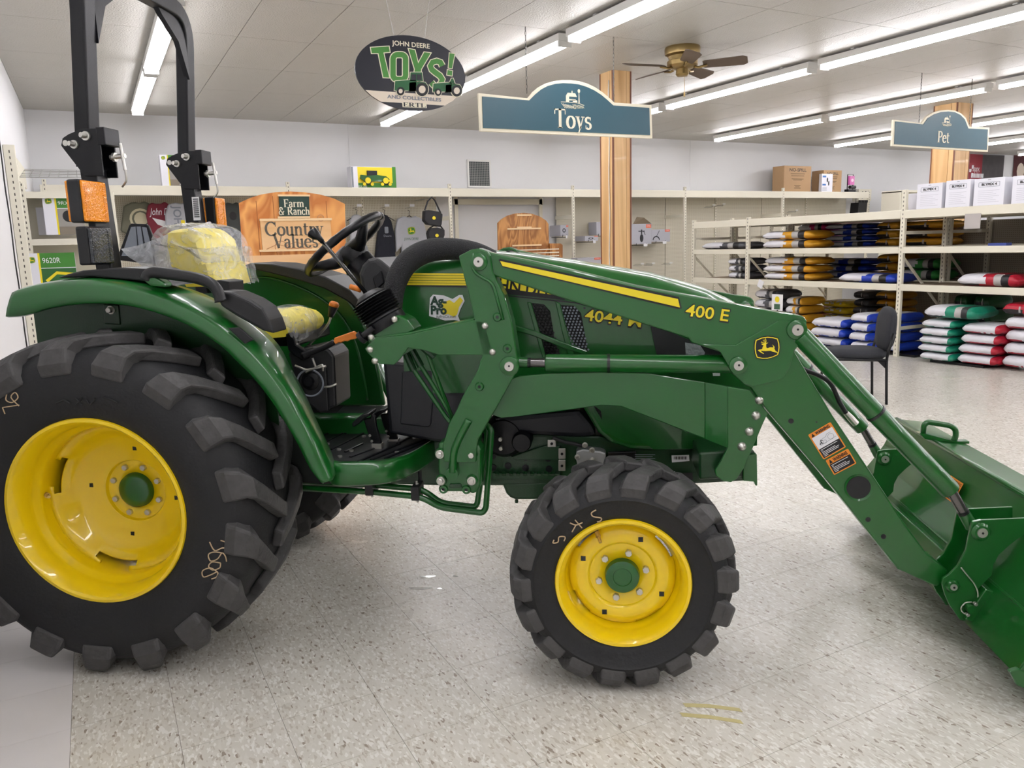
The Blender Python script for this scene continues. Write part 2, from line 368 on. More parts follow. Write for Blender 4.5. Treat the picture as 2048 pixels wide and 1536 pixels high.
tw = fixn(pyd(tile_me.v, tile_me.f, 'tile_white')); tw.materials.append(WTILE)
def seen(P, mx=80):
    d = Vector(P)-CAM; z = d.dot(fwd)
    if z < .3: return False
    px, py = 1024+F_PX*d.dot(rgt)/z, 768-F_PX*d.dot(upv)/z
    return -mx < px < 2048+mx and -mx < py < 1536+mx
cells = []
for i in range(int((LX-X0)/TS)-2, int((RX-X0)/TS)+1):
    for j in range(int((NY-Y0)/TS)-1, int((WY-Y0)/TS)+1):
        x, y = X0+i*TS, Y0+j*TS
        if x+TS > RX or y < NY or y+TS > WY or x+TS < LX+.05: continue
        cells.append((x, y))
cells.sort(key=lambda c: (not seen((c[0]+TS/2, c[1]+TS/2, 0)), Vector((c[0]+TS/2, c[1]+TS/2, -1.5)).length))
far_ = MB()
for k, (x, y) in enumerate(cells):
    white = x < -.213-.05
    if k < 290:
        if x < LX: x = LX
        o = bpy.data.objects.new('tile', tw if white else tm); COL.objects.link(o); o.location = (x, y, 0); o.parent = floor
    elif not white:
        far_.box((x+.0005, y+.0005, -.003), (x+TS-.0005, y+TS-.0005, 0))
tag(far_.build('tile_field', VCT, floor), kind='stuff')
fw_ = MB()
for k, (x, y) in enumerate(cells):
    if k >= 290 and x < -.263: fw_.box((max(x, LX)+.0005, y+.0005, -.003), (x+TS-.0005, y+TS-.0005, 0))
tag(fw_.build('white_tile_field', WTILE, floor), kind='stuff')
structure(MB().box((LX-.12, WY, 0), (RX+.12, WY+.12, CZ+.1)), 'wall_back', WALLW)
structure(MB().box((LX-.12, NY, 0), (LX, WY, CZ+.1)), 'wall_left', WALLW)
structure(MB().box((RX, NY, 0), (RX+.12, WY, CZ+.1)), 'wall_right', WALLW)
structure(MB().box((LX-.12, NY-.12, 0), (RX+.12, NY, CZ+.1)), 'wall_front', mat('unseen_wall_darkened', (104, 94, 84), .7, noise=.3, nscale=2))  # unseen wall behind the camera, toned dark for deeper reflections in the green paint
ceiling = structure(MB().box((LX, NY, CZ+.008), (RX, WY, CZ+.1)), 'ceiling', SEAM)
PX_, PY_ = .64, 1.22
pan = MB().box((.003, .003, 0), (PX_-.003, PY_-.003, .008)); pme = fixn(pyd(pan.v, pan.f, 'panel')); pme.materials.append(CEILM)
pc = []
for i in range(-2, 36):
    for j in range(-14, 5):
        x, y = .067+i*PX_, 7.56+j*PY_
        if x+PX_ > RX+.001 or y < NY: continue
        x1 = min(y+PY_, WY)
        pc.append((x, y))
pc.sort(key=lambda c: (not any(seen((c[0]+a*PX_, c[1]+b*PY_, CZ), 30) for a in (0, .5, 1) for b in (0, .5, 1)), Vector((c[0], c[1], 1.9)).length))
rest = MB()
for k, (x, y) in enumerate(pc):
    if k < 285 and x > LX and y+PY_ < WY:
        o = bpy.data.objects.new('ceiling_panel', pme); COL.objects.link(o); o.location = (x, y, CZ); o.parent = ceiling
    else:
        xa, ya = max(x, LX)+.003, y+.003; xb, yb = x+PX_-.003, min(y+PY_, WY)-.003
        if xb > xa and yb > ya: rest.box((xa, ya, CZ), (xb, yb, CZ+.008))
tag(rest.build('ceiling_panel_field', CEILM, ceiling), kind='stuff')
# crown line of the back wall: faint painted joint strips
for px in (700, 1380):
    p = aty(px, 330, WY); structure(MB().box((p.x-.003, WY-.004, 2.42), (p.x+.003, WY, CZ)), 'trim_%d' % (1 if px < 1000 else 2), WALLW)
# ---------------------------------------------------------------- fluorescent strips
TUBEM = mat('fluorescent_tube', (252, 250, 255), .4, emit=TUBE_STRENGTH)
FIXM = mat('white_enamel', (225, 224, 220), .4)
def make_fixture():
    t = empty('strip_light', (0, 0, 0))
    MB().box((-.072, -1.21, 3.284), (.072, 1.21, 3.345)).build('housing', FIXM, t)
    for y in (-.8, .8): MB().box((-.012, y-.03, 3.34), (.012, y+.03, CZ)).box((-.05, y-.02, CZ-.012), (.05, y+.02, CZ)).build('bracket', FIXM, t)
    for x in (-.042, .042):
        MB().cyl((x, -1.165, 3.261), (x, 1.165, 3.261), .018, 10).build('tube', TUBEM, t, smooth=True)
    for y in (-1.19, 1.19): MB().box((-.065, y-.012, 3.235), (.065, y+.012, 3.29)).build('socket', FIXM, t)
    return t
fx = make_fixture(); used = False
rows = [(.72, 'first row along the left white wall'), (3.95, 'second row behind the oval sign'), (7.07, 'third row beyond the ceiling fan'), (10.2, 'fourth row over the feed rack'), (13.3, 'fifth row behind the pet sign'), (16.4, 'sixth row over the far aisle'), (19.5, 'last row by the right wall')]
for x, lb in rows:
    for y, nth in ((10.06, 'nearest the back wall'), (7.53, 'second from the back wall'), (4.99, 'third from the back wall'), (2.45, 'fourth from the back wall'), (-.09, 'fifth from the back wall'), (-2.63, 'sixth from the back wall'), (-5.17, 'nearest the front wall')):
        o = fx if not used else dup_tree(fx)
        used = True; o.location = (x, y, 0)
        tag(o, 'fluorescent strip light, '+lb+', '+nth, 'light', 'ceiling strip lights, '+lb)
# ---------------------------------------------------------------- timber columns
CW = wood('pine_column_timber', (196, 152, 98), (222, 182, 128), 2.2, 'Z', .45, .1, 3)
REDT = mat('red_brown_edge_trim', (120, 72, 48), .5)
def column(xm, yf, wd, name_label):
    t = empty('timber_column', (xm, yf, 0), 0, name_label, 'column')
    # local: front-left corner at origin, runs +x and +y
    MB().box((.012, .012, 0), (wd-.012, wd-.012, CZ)).build('core', CW, t)
    for a, b in (((.012, 0, 0), (wd*.74, .014, CZ)), ((wd*.755, 0, 0), (wd-.012, .014, CZ))): MB().box(a, b).build('board', CW, t)
    for a, b in (((0, .012, 0), (.014, wd*.24, CZ)), ((0, wd*.26, 0), (.014, wd-.012, CZ))): MB().box(a, b).build('board', CW, t)
    for x, y in ((-.004, -.004), (wd-.014, -.004), (-.004, wd-.014)): MB().box((x, y, 0), (x+.018, y+.018, CZ)).build('corner_trim', REDT, t)
    return t
p = aty(1226, 300, 7.5); p2_ = aty(1262, 300, 7.5)
column(p.x, 7.5, p2_.x-p.x, 'square pine-clad column behind the toys sign, white cord running down it')
cpts = [Vector((p.x-.012, 7.5+.06+.012*math.sin(i*.9)*.6, CZ-.1-i*.12)) for i in range(24)]
tag(MB().tube(cpts, .006, 6).build('power_cord', FIXM, smooth=True), 'thin white power cord hanging down the pine column', 'cord')
q = aty(1907, 330, 7.5); q2 = aty(1936, 330, 7.5)
column(q.x, 7.5, q2.x-q.x+.02, 'square pine-clad column behind the pet sign')
# ---------------------------------------------------------------- ceiling fan (flush mount)
BRASS = mat('antique_brass', (150, 128, 84), .3, metal=.85)
FANB = mat('brown_fan_blade', (92, 76, 62), .5, noise=.2, nscale=6)
fc = atz(1365, 95, CZ)
fan = empty('ceiling_fan', (fc.x, fc.y, CZ), 0, 'flush brass ceiling fan with brown blades beside the pine column', 'fan')
MB().lathe([(0, 0), (.17, 0), (.175, -.02), (.17, -.07), (.14, -.085), (.13, -.12), (.15, -.13), (.15, -.17), (.1, -.2), (0, -.205)], (0, 0, 0), (0, 0, 1), 32).build('motor_housing', BRASS, fan, auto=35)
MB().lathe([(0, -.2), (.06, -.2), (.065, -.25), (.05, -.27), (0, -.275)], (0, 0, 0), (0, 0, 1), 24).build('switch_cup', BRASS, fan, auto=35)
MB().tube([(0.03, 0, -.27), (.03, 0, -.42)], .0025, 5).cyl((.03, 0, -.42), (.03, 0, -.46), .008, 8).build('pull_chain', BRASS, fan)
for k in range(5):
    a = R(-48+72*k); d = Vector((math.cos(a), math.sin(a), 0)); n = Vector((-d.y, d.x, 0))
    arm = MB().tube([d*.1+Vector((0, 0, -.185)), d*.16+Vector((0, 0, -.2)), d*.24+Vector((0, 0, -.185))], .012, 6).build('blade_arm', BRASS, fan, smooth=True)
    pts = [d*.2+n*.05, d*.22+n*.06, d*.58+n*.075, d*.62+n*.05, d*.62-n*.05, d*.58-n*.075, d*.22-n*.06, d*.2-n*.05]
    MB().prism([p_+Vector((0, 0, -.18-.02*(p_.dot(n)/.06))) for p_ in pts], (0, 0, .007)).build('blade', FANB, fan)
# ================================================================ TRACTOR (local frame: x forward, y away, z up)
TR = empty('tractor', TO, -AZ, 'green compact utility tractor with yellow wheels, roll bar and front loader', 'tractor')
YC = .80   # centre line
def plate(name, pix, y, th, m, parent=TR, bevel=.004, seg=2, spl=0):
    P = [tp(a, b, y) for a, b in pix]
    if spl: P = spline(P, spl, True)
    return MB().prism(P, (0, th, 0)).build(name, m, parent, bevel=bevel, seg=seg)
def bolt(p, r, h, parent, m=STEEL, d=(0, -1, 0), n=6, washer=True, name='bolt'):
    p = Vector(p); d = Vector(d); b = MB()
    if washer: b.cyl(p, p+d*.004, r*1.45, 16)
    b.cyl(p, p+d*h, r, n); return b.build(name, m, parent, bevel=.0015, seg=1)
# ---------------------------------------------------------------- wheels
def lug_mesh(st, w_, W2, name):
    """st = [(r_out, y_out, r_in, y_in, width, deg)]; one lug around angle 0; mirrored about y=W2 for the far half"""
    b = MB(); rings = []
    for ro, yo, ri, yi, wd, dg in st:
        ring = []
        for (r_, y), q in (((ro, yo), .88), ((ri, yi), 1.12)):
            for s in (-1, 1):
                t = R(-dg)+s*q*wd/2/max(r_, .1); ring.append(Vector((r_*math.cos(t), y if not W2 else 2*W2-y, r_*math.sin(t))))
        rings.append([ring[0], ring[1], ring[3], ring[2]])
    vs = [v for r_ in rings for v in r_]; fs = []
    for i in range(len(rings)-1):
        for k in range(4): fs.append([i*4+k, i*4+(k+1) % 4, (i+1)*4+(k+1) % 4, (i+1)*4+k])
    fs += [[0, 1, 2, 3], [4*(len(rings)-1)+k for k in range(4)]]
    me = fixn(pyd(vs, fs, name)); me.materials.append(LUG); return me
def wheel(cx, cz, spec, flip=False):
    T_ = spec; c = Vector((cx, 0, cz)); W2 = T_['w']/2
    def Y(y): return (2*YC-y) if flip else y
    tire = MB().lathe([(r_, Y(y)) for r_, y in T_['carcass']], c, (0, 1, 0), 96, True).build(T_['nm']+'_tire', RUB, TR, auto=50)
    for side in (0, 1):
        me = T_['lug'][side]
        for k in range(T_['n']):
            o = bpy.data.objects.new('tire_lug', me); COL.objects.link(o); o.parent = tire
            a = R(T_['a0']+360/T_['n']*(k+.5*side))
            o.location = c if not flip else c+Vector((0, 2*YC, 0)); o.rotation_euler = (0, -a, 0)
            if flip: o.scale = (1, -1, 1)
            bv = o.modifiers.new('bevel', 'BEVEL'); bv.width = .008; bv.segments = 2; bv.limit_method = 'ANGLE'; bv.angle_limit = R(40)
    rim = MB().lathe([(r_, Y(y)) for r_, y in T_['rim']], c, (0, 1, 0), 72).build(T_['nm']+'_rim', YEL, TR, auto=45, solid=.006)
    return tire, rim
def sym(prof, w_): return prof+[(r_, w_-y) for r_, y in prof[::-1]]
rear_st = [(.497, -.036, .497, -.02, .115, 0), (.54, -.047, .53, -.005, .118, 0), (.588, -.034, .558, .02, .105, 1), (.612, -.008, .574, .03, .09, 3), (.622, .05, .58, .06, .074, 7), (.626, .12, .585, .12, .068, 12), (.627, .20, .585, .20, .066, 17)]
front_st = [(.303, -.022, .303, -.01, .082, 0), (.338, -.028, .325, .0, .088, 0), (.366, -.014, .342, .02, .084, 1), (.379, .01, .35, .03, .078, 2), (.384, .045, .352, .045, .07, 5), (.386, .085, .354, .085, .066, 8), (.386, .122, .354, .122, .064, 11)]
REAR = dict(nm='rear', w=.38, n=17, a0=12, carcass=sym([(.325, .012), (.337, .0), (.37, -.014), (.42, -.028), (.48, -.034), (.53, -.022), (.562, .004), (.578, .04), (.584, .11)], .38),
            lug=(lug_mesh(rear_st, .1, 0, 'lug'), lug_mesh(rear_st, .1, .19, 'lug')),
            rim=[(.325, .014), (.334, .012), (.339, .002), (.336, -.005), (.328, -.006), (.321, .002), (.316, .02), (.308, .03), (.305, .07), (.302, .085), (.288, .10), (.284, .115), (.284, .27), (.30, .30), (.316, .35), (.334, .37)])
FRONT = dict(nm='front', w=.235, n=18, a0=4, carcass=sym([(.215, .01), (.226, -.002), (.25, -.012), (.29, -.02), (.296, -.026), (.303, -.022), (.325, -.012), (.342, .01), (.35, .04), (.352, .08)], .235),
             lug=(lug_mesh(front_st, .1, 0, 'lug'), lug_mesh(front_st, .1, .1175, 'lug')),
             rim=[(.212, .012), (.22, .01), (.224, .0), (.221, -.006), (.214, -.006), (.209, .002), (.2, .018), (.196, .05), (.192, .075), (.182, .085), (.182, .17), (.2, .2), (.22, .225)])
RC, FC = Vector((0, 0, .615)), Vector((1.845, 0, .386))
rt, rr = wheel(0, .615, REAR); wheel(0, .615, REAR, True)
ft, fr = wheel(1.845, .386, FRONT); wheel(1.845, .386, FRONT, True)
def dish(name, prof, c, slots, band, half, parent, y0=0, n=120, flip=False):
    b = MB(); m = len(prof); vs = []; fs = []
    for k in range(n):
        t = 2*math.pi*k/n
        for r_, y in prof: vs.append(Vector((c.x+r_*math.cos(t), (2*YC-y) if flip else y, c.z+r_*math.sin(t))))
    for k in range(n):
        dg = 360*(k+.5)/n
        for i in range(m-1):
            d = min(abs((dg-s+180) % 360-180) for s in slots)
            if i in band and d < half*(1 if i == band[0] else .72): continue
            fs.append([k*m+i, k*m+i+1, ((k+1) % n)*m+i+1, ((k+1) % n)*m+i])
    return b.add(vs, fs).build(name, YEL, parent, auto=40, solid=.008)
RD = [(.05, .262), (.118, .262), (.124, .25), (.132, .247), (.205, .232), (.235, .205), (.252, .175), (.268, .158), (.286, .15)]
FD = [(.04, .078), (.112, .078), (.118, .07), (.124, .066), (.145, .064), (.160, .068), (.172, .078), (.1835, .09)]
for fl, rim_, cc in ((False, None, RC), (True, None, RC)):
    d_ = dish('rear_wheel_disc', RD, cc, (160, 258, 345, 70), (6, 7), 17, TR, flip=fl)
    if fl: continue
    MB().lathe([(0, .228), (.03, .229), (.055, .235), (.066, .244), (.07, .262)], cc, (0, 1, 0), 40).build('hub_cap', GREEN, d_, auto=40)
    for k in range(8):
        t = R(22+45*k); bolt(cc+Vector((.096*math.cos(t), .262, .096*math.sin(t))), .012, .016, d_, washer=False)
    for t, rr_ in ((172, .172), (262, .172), (352, .172), (82, .172)):
        t = R(t); p = cc+Vector((rr_*math.cos(t), .236, rr_*math.sin(t)))
        MB().box((p.x-.007, .2335, p.z-.008), (p.x+.007, .238, p.z+.008)).build('square_hole', BDEC, d_)
    t = R(176); p = cc+Vector((.28*math.cos(t), .13, .28*math.sin(t)))
    BRZ = mat('brass_valve', (206, 176, 110), .35, metal=.7)
    MB().cyl(p, p+Vector((.014, -.012, 0)), .01, 10).cyl(p+Vector((.014, -.012, 0)), p+Vector((.03, -.026, 0)), .006, 8).build('valve_stem', BRZ, d_, auto=40)
for fl in (False, True):
    d_ = dish('front_wheel_disc', FD, FC, (35, 132, 215, 300), (6,), 15, TR, flip=fl)
    if fl: continue
    MB().lathe([(0, .05), (.03, .05), (.032, .047), (.05, .047), (.056, .05), (.06, .078)], FC, (0, 1, 0), 40).build('hub_cap', GREEN, d_, auto=35)
    for k in range(6):
        t = R(15+60*k); bolt(FC+Vector((.082*math.cos(t), .076, .082*math.sin(t))), .0125, .016, d_, washer=False)
    for t in (65, 155, 245, 335):
        t = R(t); p = FC+Vector((.145*math.cos(t), .062, .145*math.sin(t)))
        MB().box((p.x-.008, .0575, p.z-.008), (p.x+.008, .066, p.z+.008)).build('square_hole', BDEC, d_)
    t = R(118); p = FC+Vector((.18*math.cos(t), .05, .18*math.sin(t)))
    MB().cyl(p, p+Vector((.006, -.012, -.012)), .009, 10).cyl(p+Vector((.006, -.012, -.012)), p+Vector((.012, -.028, -.026)), .0055, 8).build('valve_stem', BRZ, d_, auto=40)
# crayon marks and moulded letters on the near side walls
def wallmark(name, tire, c, lines, w_, prof, m=CHALK):
    """lines in pixel polylines, laid on the side wall surface"""
    b = MB()
    for ln in lines:
        P = []
        for a, bb in ln:
            q = tp(a, bb, -.03); r_ = math.hypot(q.x-c.x, q.z-c.z); y = -.03
            for (r0, y0), (r1, y1) in zip(prof[:-1], prof[1:]):
                if r0 <= r_ <= r1: y = y0+(y1-y0)*(r_-r0)/(r1-r0)
            q = tp(a, bb, y-.002); P.append(q)
        b.tube(spline(P, 4), w_, 5)
    return tag(b.build(name, m, tire), kind='stuff')
rp = [p for p in REAR['carcass'][:9]]; fp_ = FRONT['carcass'][:10]
wallmark('crayon_mark', rt, RC, [[(a_-11, b__-4) for a_, b__ in q_] for q_ in [[(452,1085),(466,1090),(468,1100),(455,1100),(440,1105),(430,1088)], [(455,1110),(440,1108),(428,1113),(432,1126),(446,1122),(455,1110),(462,1117),(464,1127)], [(452,1130),(436,1128),(428,1136),(436,1144),(450,1140),(452,1130)], [(446,1148),(432,1140),(416,1146),(418,1158),(432,1154),(446,1148),(444,1158),(434,1162)]]], .0022, rp)
wallmark('crayon_mark', rt, RC, [[(14,787),(12,800),(24,805),(36,795),(30,785),(22,795),(38,812)], [(5,815),(38,810)], [(2,772),(14,765)], [(5,815),(10,828)]], .002, rp)
wallmark('crayon_mark', ft, FC, [[(1192,1020),(1183,1026),(1186,1033),(1202,1036),(1201,1042),(1194,1044)], [(1150,1040),(1164,1056)], [(1165,1045),(1152,1050),(1140,1046)], [(1152,1050),(1144,1064)], [(1108,1080),(1106,1086),(1116,1084),(1118,1074),(1130,1074),(1128,1082)]], .0022, fp_)
wallmark('moulded_lettering', rt, RC, [[(112,806),(128,800)], [(128,800),(140,806)], [(150,796),(164,810)], [(164,796),(152,810)], [(172,800),(180,808),(190,797)], [(206,795),(224,800),(236,806)]], .003, rp, RUB)
# ---------------------------------------------------------------- near rear fender
def fender(A, B, C, ys, name, mirror=False, wall=True):
    ya, yb, yc = ys
    a = spline([tp(*p, ya) for p in A], 3); b_ = spline([tp(*p, yb) for p in B], 3); c = spline([tp(*p, yc) for p in C], 3)
    rows = []
    for p, q, r_ in zip(a, b_, c):
        lip = p+Vector((0, .012, -.004))
        m1 = q*.75+p*.25+Vector((0, -.004, .0)); m2 = q*.7+r_*.3+(q-p).normalized()*.008; m3 = q*.3+r_*.7+(q-p).normalized()*.008
        rows.append([lip, p, (p*2+q)/3+Vector((0, -.004, 0)), m1, q, m2, m3, r_])
    if mirror: rows = [[Vector((v.x, 2*YC-v.y, v.z)) for v in r_] for r_ in rows]
    o = MB().grid(rows).build(name, GREEN, TR, smooth=True, solid=.005)
    if wall:
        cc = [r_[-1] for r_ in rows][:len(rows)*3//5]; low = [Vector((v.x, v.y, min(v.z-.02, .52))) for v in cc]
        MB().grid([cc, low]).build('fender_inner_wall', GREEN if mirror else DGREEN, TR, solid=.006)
    return o
FA = [(12,632),(48,629),(103,613),(171,605),(239,607),(290,617),(342,634),(393,658),(444,692),(479,726),(513,760),(547,805),(574,849),(598,890),(622,938),(645,966)]
FB = [(25,586),(55,577),(108,567),(175,563),(245,570),(300,583),(356,603),(412,630),(468,670),(508,706),(545,746),(580,795),(606,840),(630,884),(652,933),(664,960)]
FCc = [(62,580),(95,571),(140,563),(215,556),(290,560),(350,570),(410,590),(462,616),(516,652),(556,690),(582,738),(610,790),(632,840),(650,878),(662,905),(669,930)]
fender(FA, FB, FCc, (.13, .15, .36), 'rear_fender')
far_f = fender(FA, FB, FCc, (.13, .15, .36), 'rear_fender', True)
def edge_of(y): return None
plate('fender_cover', [(114,556),(135,548),(164,541),(239,535),(300,538),(330,552),(345,572),(290,563),(181,553),(150,556)], .2, .18, BLK, bevel=.006)
plate('cup_holder_console', [(430,582),(462,584),(500,600),(524,616),(538,640),(548,668),(525,662),(474,634),(440,612)], .17, .13, BLK, bevel=.012, seg=3)
plate('console_latch', [(417,562),(440,560),(458,563),(459,584),(425,580)], .27, .12, BLK, bevel=.003)
plate('fender_pad', [(455,656),(478,655),(507,680),(489,688)], .135, .012, BLK, bevel=.004)
cq = [tp(*p, .18) for p in [(484,598),(505,603),(524,612)]]
MB().lathe([(0, -.004), (.05, -.004), (.055, .003), (.048, .004)], tp(497,601,.27)+Vector((0, 0, .006)), (.28, 0, 1), 28).build('cup_holder_ring', SBLK, TR)
hp = spline([tp(*p, .15) for p in [(292,560),(297,549),(312,545),(345,549),(390,556),(418,565),(434,580),(442,603)]], 5)
MB().tube(hp, [.014]+[.02]*(len(hp)-2)+[.022], 14).build('grab_handle', BLK, TR, smooth=True)
plate('grab_handle_base', [(286,562),(296,552),(312,556),(330,566),(330,575),(300,572)], .14, .05, GREEN, bevel=.008)
bolt(tp(222,620,.35), .012, .02, TR); plate('wheel_well_bracket', [(206,608),(236,610),(240,650),(208,648)], .35, .02, DGREEN)
plate('shade_panel', [(545,850),(600,860),(640,884),(668,930),(668,968),(640,968),(560,960)], .42, .03, mat('underbody_shade', (16, 22, 20), .7), bevel=0)  # added dark sheet in place of the shade here, hides the far wheel
# far fender as seen between seat and console: its inner face and dark cap
ffp = [(476,570),(484,540),(497,531),(540,540),(600,556),(650,573),(696,598),(722,630),(742,680),(757,740),(770,812),(690,812),(560,800),(500,700)]
MB().prism([tp(*p, 1.17) for p in ffp], (0, .03, 0)).build('far_fender_side', GREEN, TR, bevel=.012, seg=3)
ins = [tp(*p, 1.165) for p in [(492,556),(540,556),(600,575),(650,603),(688,640),(712,690),(726,745),(735,800)]]
MB().tube(spline(ins, 4), .007, 6).build('fender_rib', GREEN, TR, smooth=True)
plate('far_fender_cover', [(488,531),(500,526),(545,528),(600,538),(650,553),(700,580),(722,606),(735,640),(722,626),(696,603),(650,578),(600,561),(540,546),(498,537)], 1.08, .3, BLK, bevel=.006)
# ---------------------------------------------------------------- roll bar
def boxsweep(path, ups, wx, wy):
    rows = []
    for i, p in enumerate(path):
        d = (path[min(i+1, len(path)-1)]-path[max(i-1, 0)]).normalized(); s = Vector((1, 0, 0)); s = (s-d*s.dot(d)).normalized(); n = d.cross(s)
        rows.append([p+s*a*wx/2+n*b*wy/2 for a, b in ((-1, -1), (1, -1), (1, 1), (-1, 1), (-1, -1))])
    b = MB().grid(rows); k = len(rows)-1; b.add(rows[0][:4], [(0, 1, 2, 3)]); b.add(rows[k][:4], [(0, 1, 2, 3)]); return b
ya, yb = .435, 1.165
hz = tp(183, 352, ya).z; hx = tp(183, 352, ya).x+.012; tx_, tzp = tp(174, 0, ya).x-.004, 2.47
def rops_side(y, yb_):
    base = tp(222, 545, ya); return base
base = tp(224, 548, ya); base.x -= .0
for y in (ya, yb):
    boxsweep([Vector((base.x, y, base.z-.12)), Vector((hx, y, hz+.02))], None, .062, .075).build('roll_bar_post', SBLK, TR, bevel=.008, seg=3)
top = [Vector((hx, ya, hz-.01)), Vector((tx_, ya, tzp-.03))]
path = bend([Vector((hx-.018, ya, hz+.03)), Vector((tx_, ya, tzp+.11)), Vector((tx_, yb, tzp+.11)), Vector((hx-.018, yb, hz+.03))], .15, 8)
boxsweep(path, None, .056, .072).build('roll_bar_hoop', SBLK, TR, bevel=.008, seg=3)
for y, s in ((ya, 1), (yb, -1)):
    g = [Vector((tx_, y+s*.03, tzp-.18)), Vector((tx_, y+s*.03, tzp+.07)), Vector((tx_, y+s*.26, tzp+.09)), Vector((tx_, y+s*.22, tzp+.05)), Vector((tx_, y+s*.1, tzp-.03))]
    MB().prism([p-Vector((.012, 0, 0)) for p in g], (.024, 0, 0)).build('gusset', SBLK, TR)
hpix = [(121,291),(124,276),(136,268),(160,258),(196,256),(206,352),(168,352),(130,303)]
def hinge(yoff, ys):
    ob = None
    for q in ys:
        P = [tp(*p, .385) for p in hpix]; P = [Vector((v.x, q+yoff, v.z)) for v in P]
        o = MB().prism(P, (0, .008, 0)).build('hinge_plate', SBLK, TR, bevel=.002); ob = ob or o
    for px, r_ in (((172,272), .014), ((149,289), .013)):
        c = tp(*px, .385); c.y = ys[0]+yoff
        MB().cyl(c, c+Vector((0, -.008, 0)), r_*1.2, 18).cyl(c+Vector((0, -.008, 0)), c+Vector((-.006, -.026, .002)), r_*.7, 12).build('hinge_pin', STEEL, ob, auto=40)
    c = tp(130, 286, .385); c.y = ys[0]+yoff-.001
    MB().cyl(c, c+Vector((0, .012, 0)), .011, 14).build('hole', WALLW if False else STEEL, ob)
    cl = tp(207, 270, .385); MB().box((cl.x-.03, ys[0]+yoff-.002, cl.z-.035), (cl.x+.004, ys[1]+yoff+.004, cl.z+.03)).build('clamp', SBLK, ob, bevel=.004)
    k = tp(204, 312, .385); k.y = ys[0]+yoff+.05
    MB().cyl(k, k+Vector((.06, 0, .004)), .009, 12).cyl(k+Vector((.012, 0, 0)), k+Vector((.022, 0, 0)), .017, 14).build('lock_bolt', STEEL, ob, auto=40)
    MB().cyl(k+Vector((.045, 0, .05)), k+Vector((.06, -.01, -.05)), .006, 10).tube(bend([k+Vector((.06, -.01, -.04)), k+Vector((.062, -.01, -.09)), k+Vector((.035, 0, -.11))], .02), .004, 6).build('tee_handle', STEEL, ob, auto=40)
hinge(0, (.387, .476)); hinge(yb-ya, (.387, .476))
BLL = mat('dark_lamp_lens', (44, 48, 52), .2, coat=.5, bump=.4, bscale=160)
def lamp(p0, dx, dy, dz, lens, rear=True, nm='turn_signal'):
    t_ = MB().box((p0.x, p0.y, p0.z), (p0.x+dx, p0.y+dy, p0.z+dz)).build(nm, BLK, TR, bevel=.008, seg=3)
    MB().box((p0.x+dx-.002, p0.y+.004, p0.z+.004), (p0.x+dx+.01, p0.y+dy-.004, p0.z+dz-.004)).build('lens', lens, t_, bevel=.008, seg=3)
    b = MB()
    for k in range(16):
        z = p0.z+.014+k*(dz-.03)/16; b.box((p0.x+dx+.009, p0.y+.012, z), (p0.x+dx+.012, p0.y+.03, z+.004)); b.box((p0.x+dx+.009, p0.y+dy-.03, z), (p0.x+dx+.012, p0.y+dy-.012, z+.004))
    tag(b.build('lens_ribs', lens, t_), kind='stuff')
    if rear: MB().box((p0.x-.01, p0.y+.004, p0.z+.004), (p0.x+.002, p0.y+dy-.004, p0.z+dz-.004)).build('rear_lens', lens, t_, bevel=.006)
a_ = tp(141, 446, .25); lamp(Vector((a_.x, .25, a_.z)), .05, .15, .155, AMB)
a_ = tp(158, 531, .25); lamp(Vector((a_.x, .25, a_.z)), .045, .14, .14, BLL, False, 'work_lamp')
MB().box((a_.x+.0, .33, a_.z+.05), (a_.x+.03, .42, a_.z+.25)).build('lamp_bracket', SBLK, TR, bevel=.004)
a_ = tp(420, 455, 1.22); lamp(Vector((a_.x-.02, 1.225, a_.z)), .05, .1, .145, AMB)
a_ = tp(432, 506, 1.22); lamp(Vector((a_.x-.02, 1.225, a_.z)), .05, .1, .12, BLL, False, 'work_lamp')
b0 = tp(388, 440, yb-.04); rd = (tp(402, 440, yb-.04)-b0).normalized(); ud = (tp(384, 394, yb-.04)-b0).normalized()
lb = shape('serial_label', rect(-.001, -.002, .034, .105), b0+Vector((0, -.002, 0)), (1, 0, 0), ud, WDEC, TR)
shapes('label_print', [rect(.004, .012+.009*k, .03, .0165+.009*k) for k in range(10)], b0+Vector((0, -.0026, 0)), (1, 0, 0), ud, BDEC, lb, .0004)
# slow-moving-vehicle panel seen past the roll bar
plate('rear_panel', [(232,520),(258,450),(262,447),(292,448),(296,451),(312,490),(316,530)], 1.02, .015, SBLK)
GREYM = mat('grey_panel', (126, 132, 142), .45)
plate('rear_panel_insert', [(243,512),(262,454),(271,453),(276,512)], 1.015, .006, GREYM, bevel=0); plate('rear_panel_insert', [(273,453),(281,453),(290,512),(279,512)], 1.015, .006, GREYM, bevel=0); plate('rear_panel_insert', [(284,454),(292,455),(306,512),(294,512)], 1.015, .006, GREYM, bevel=0)
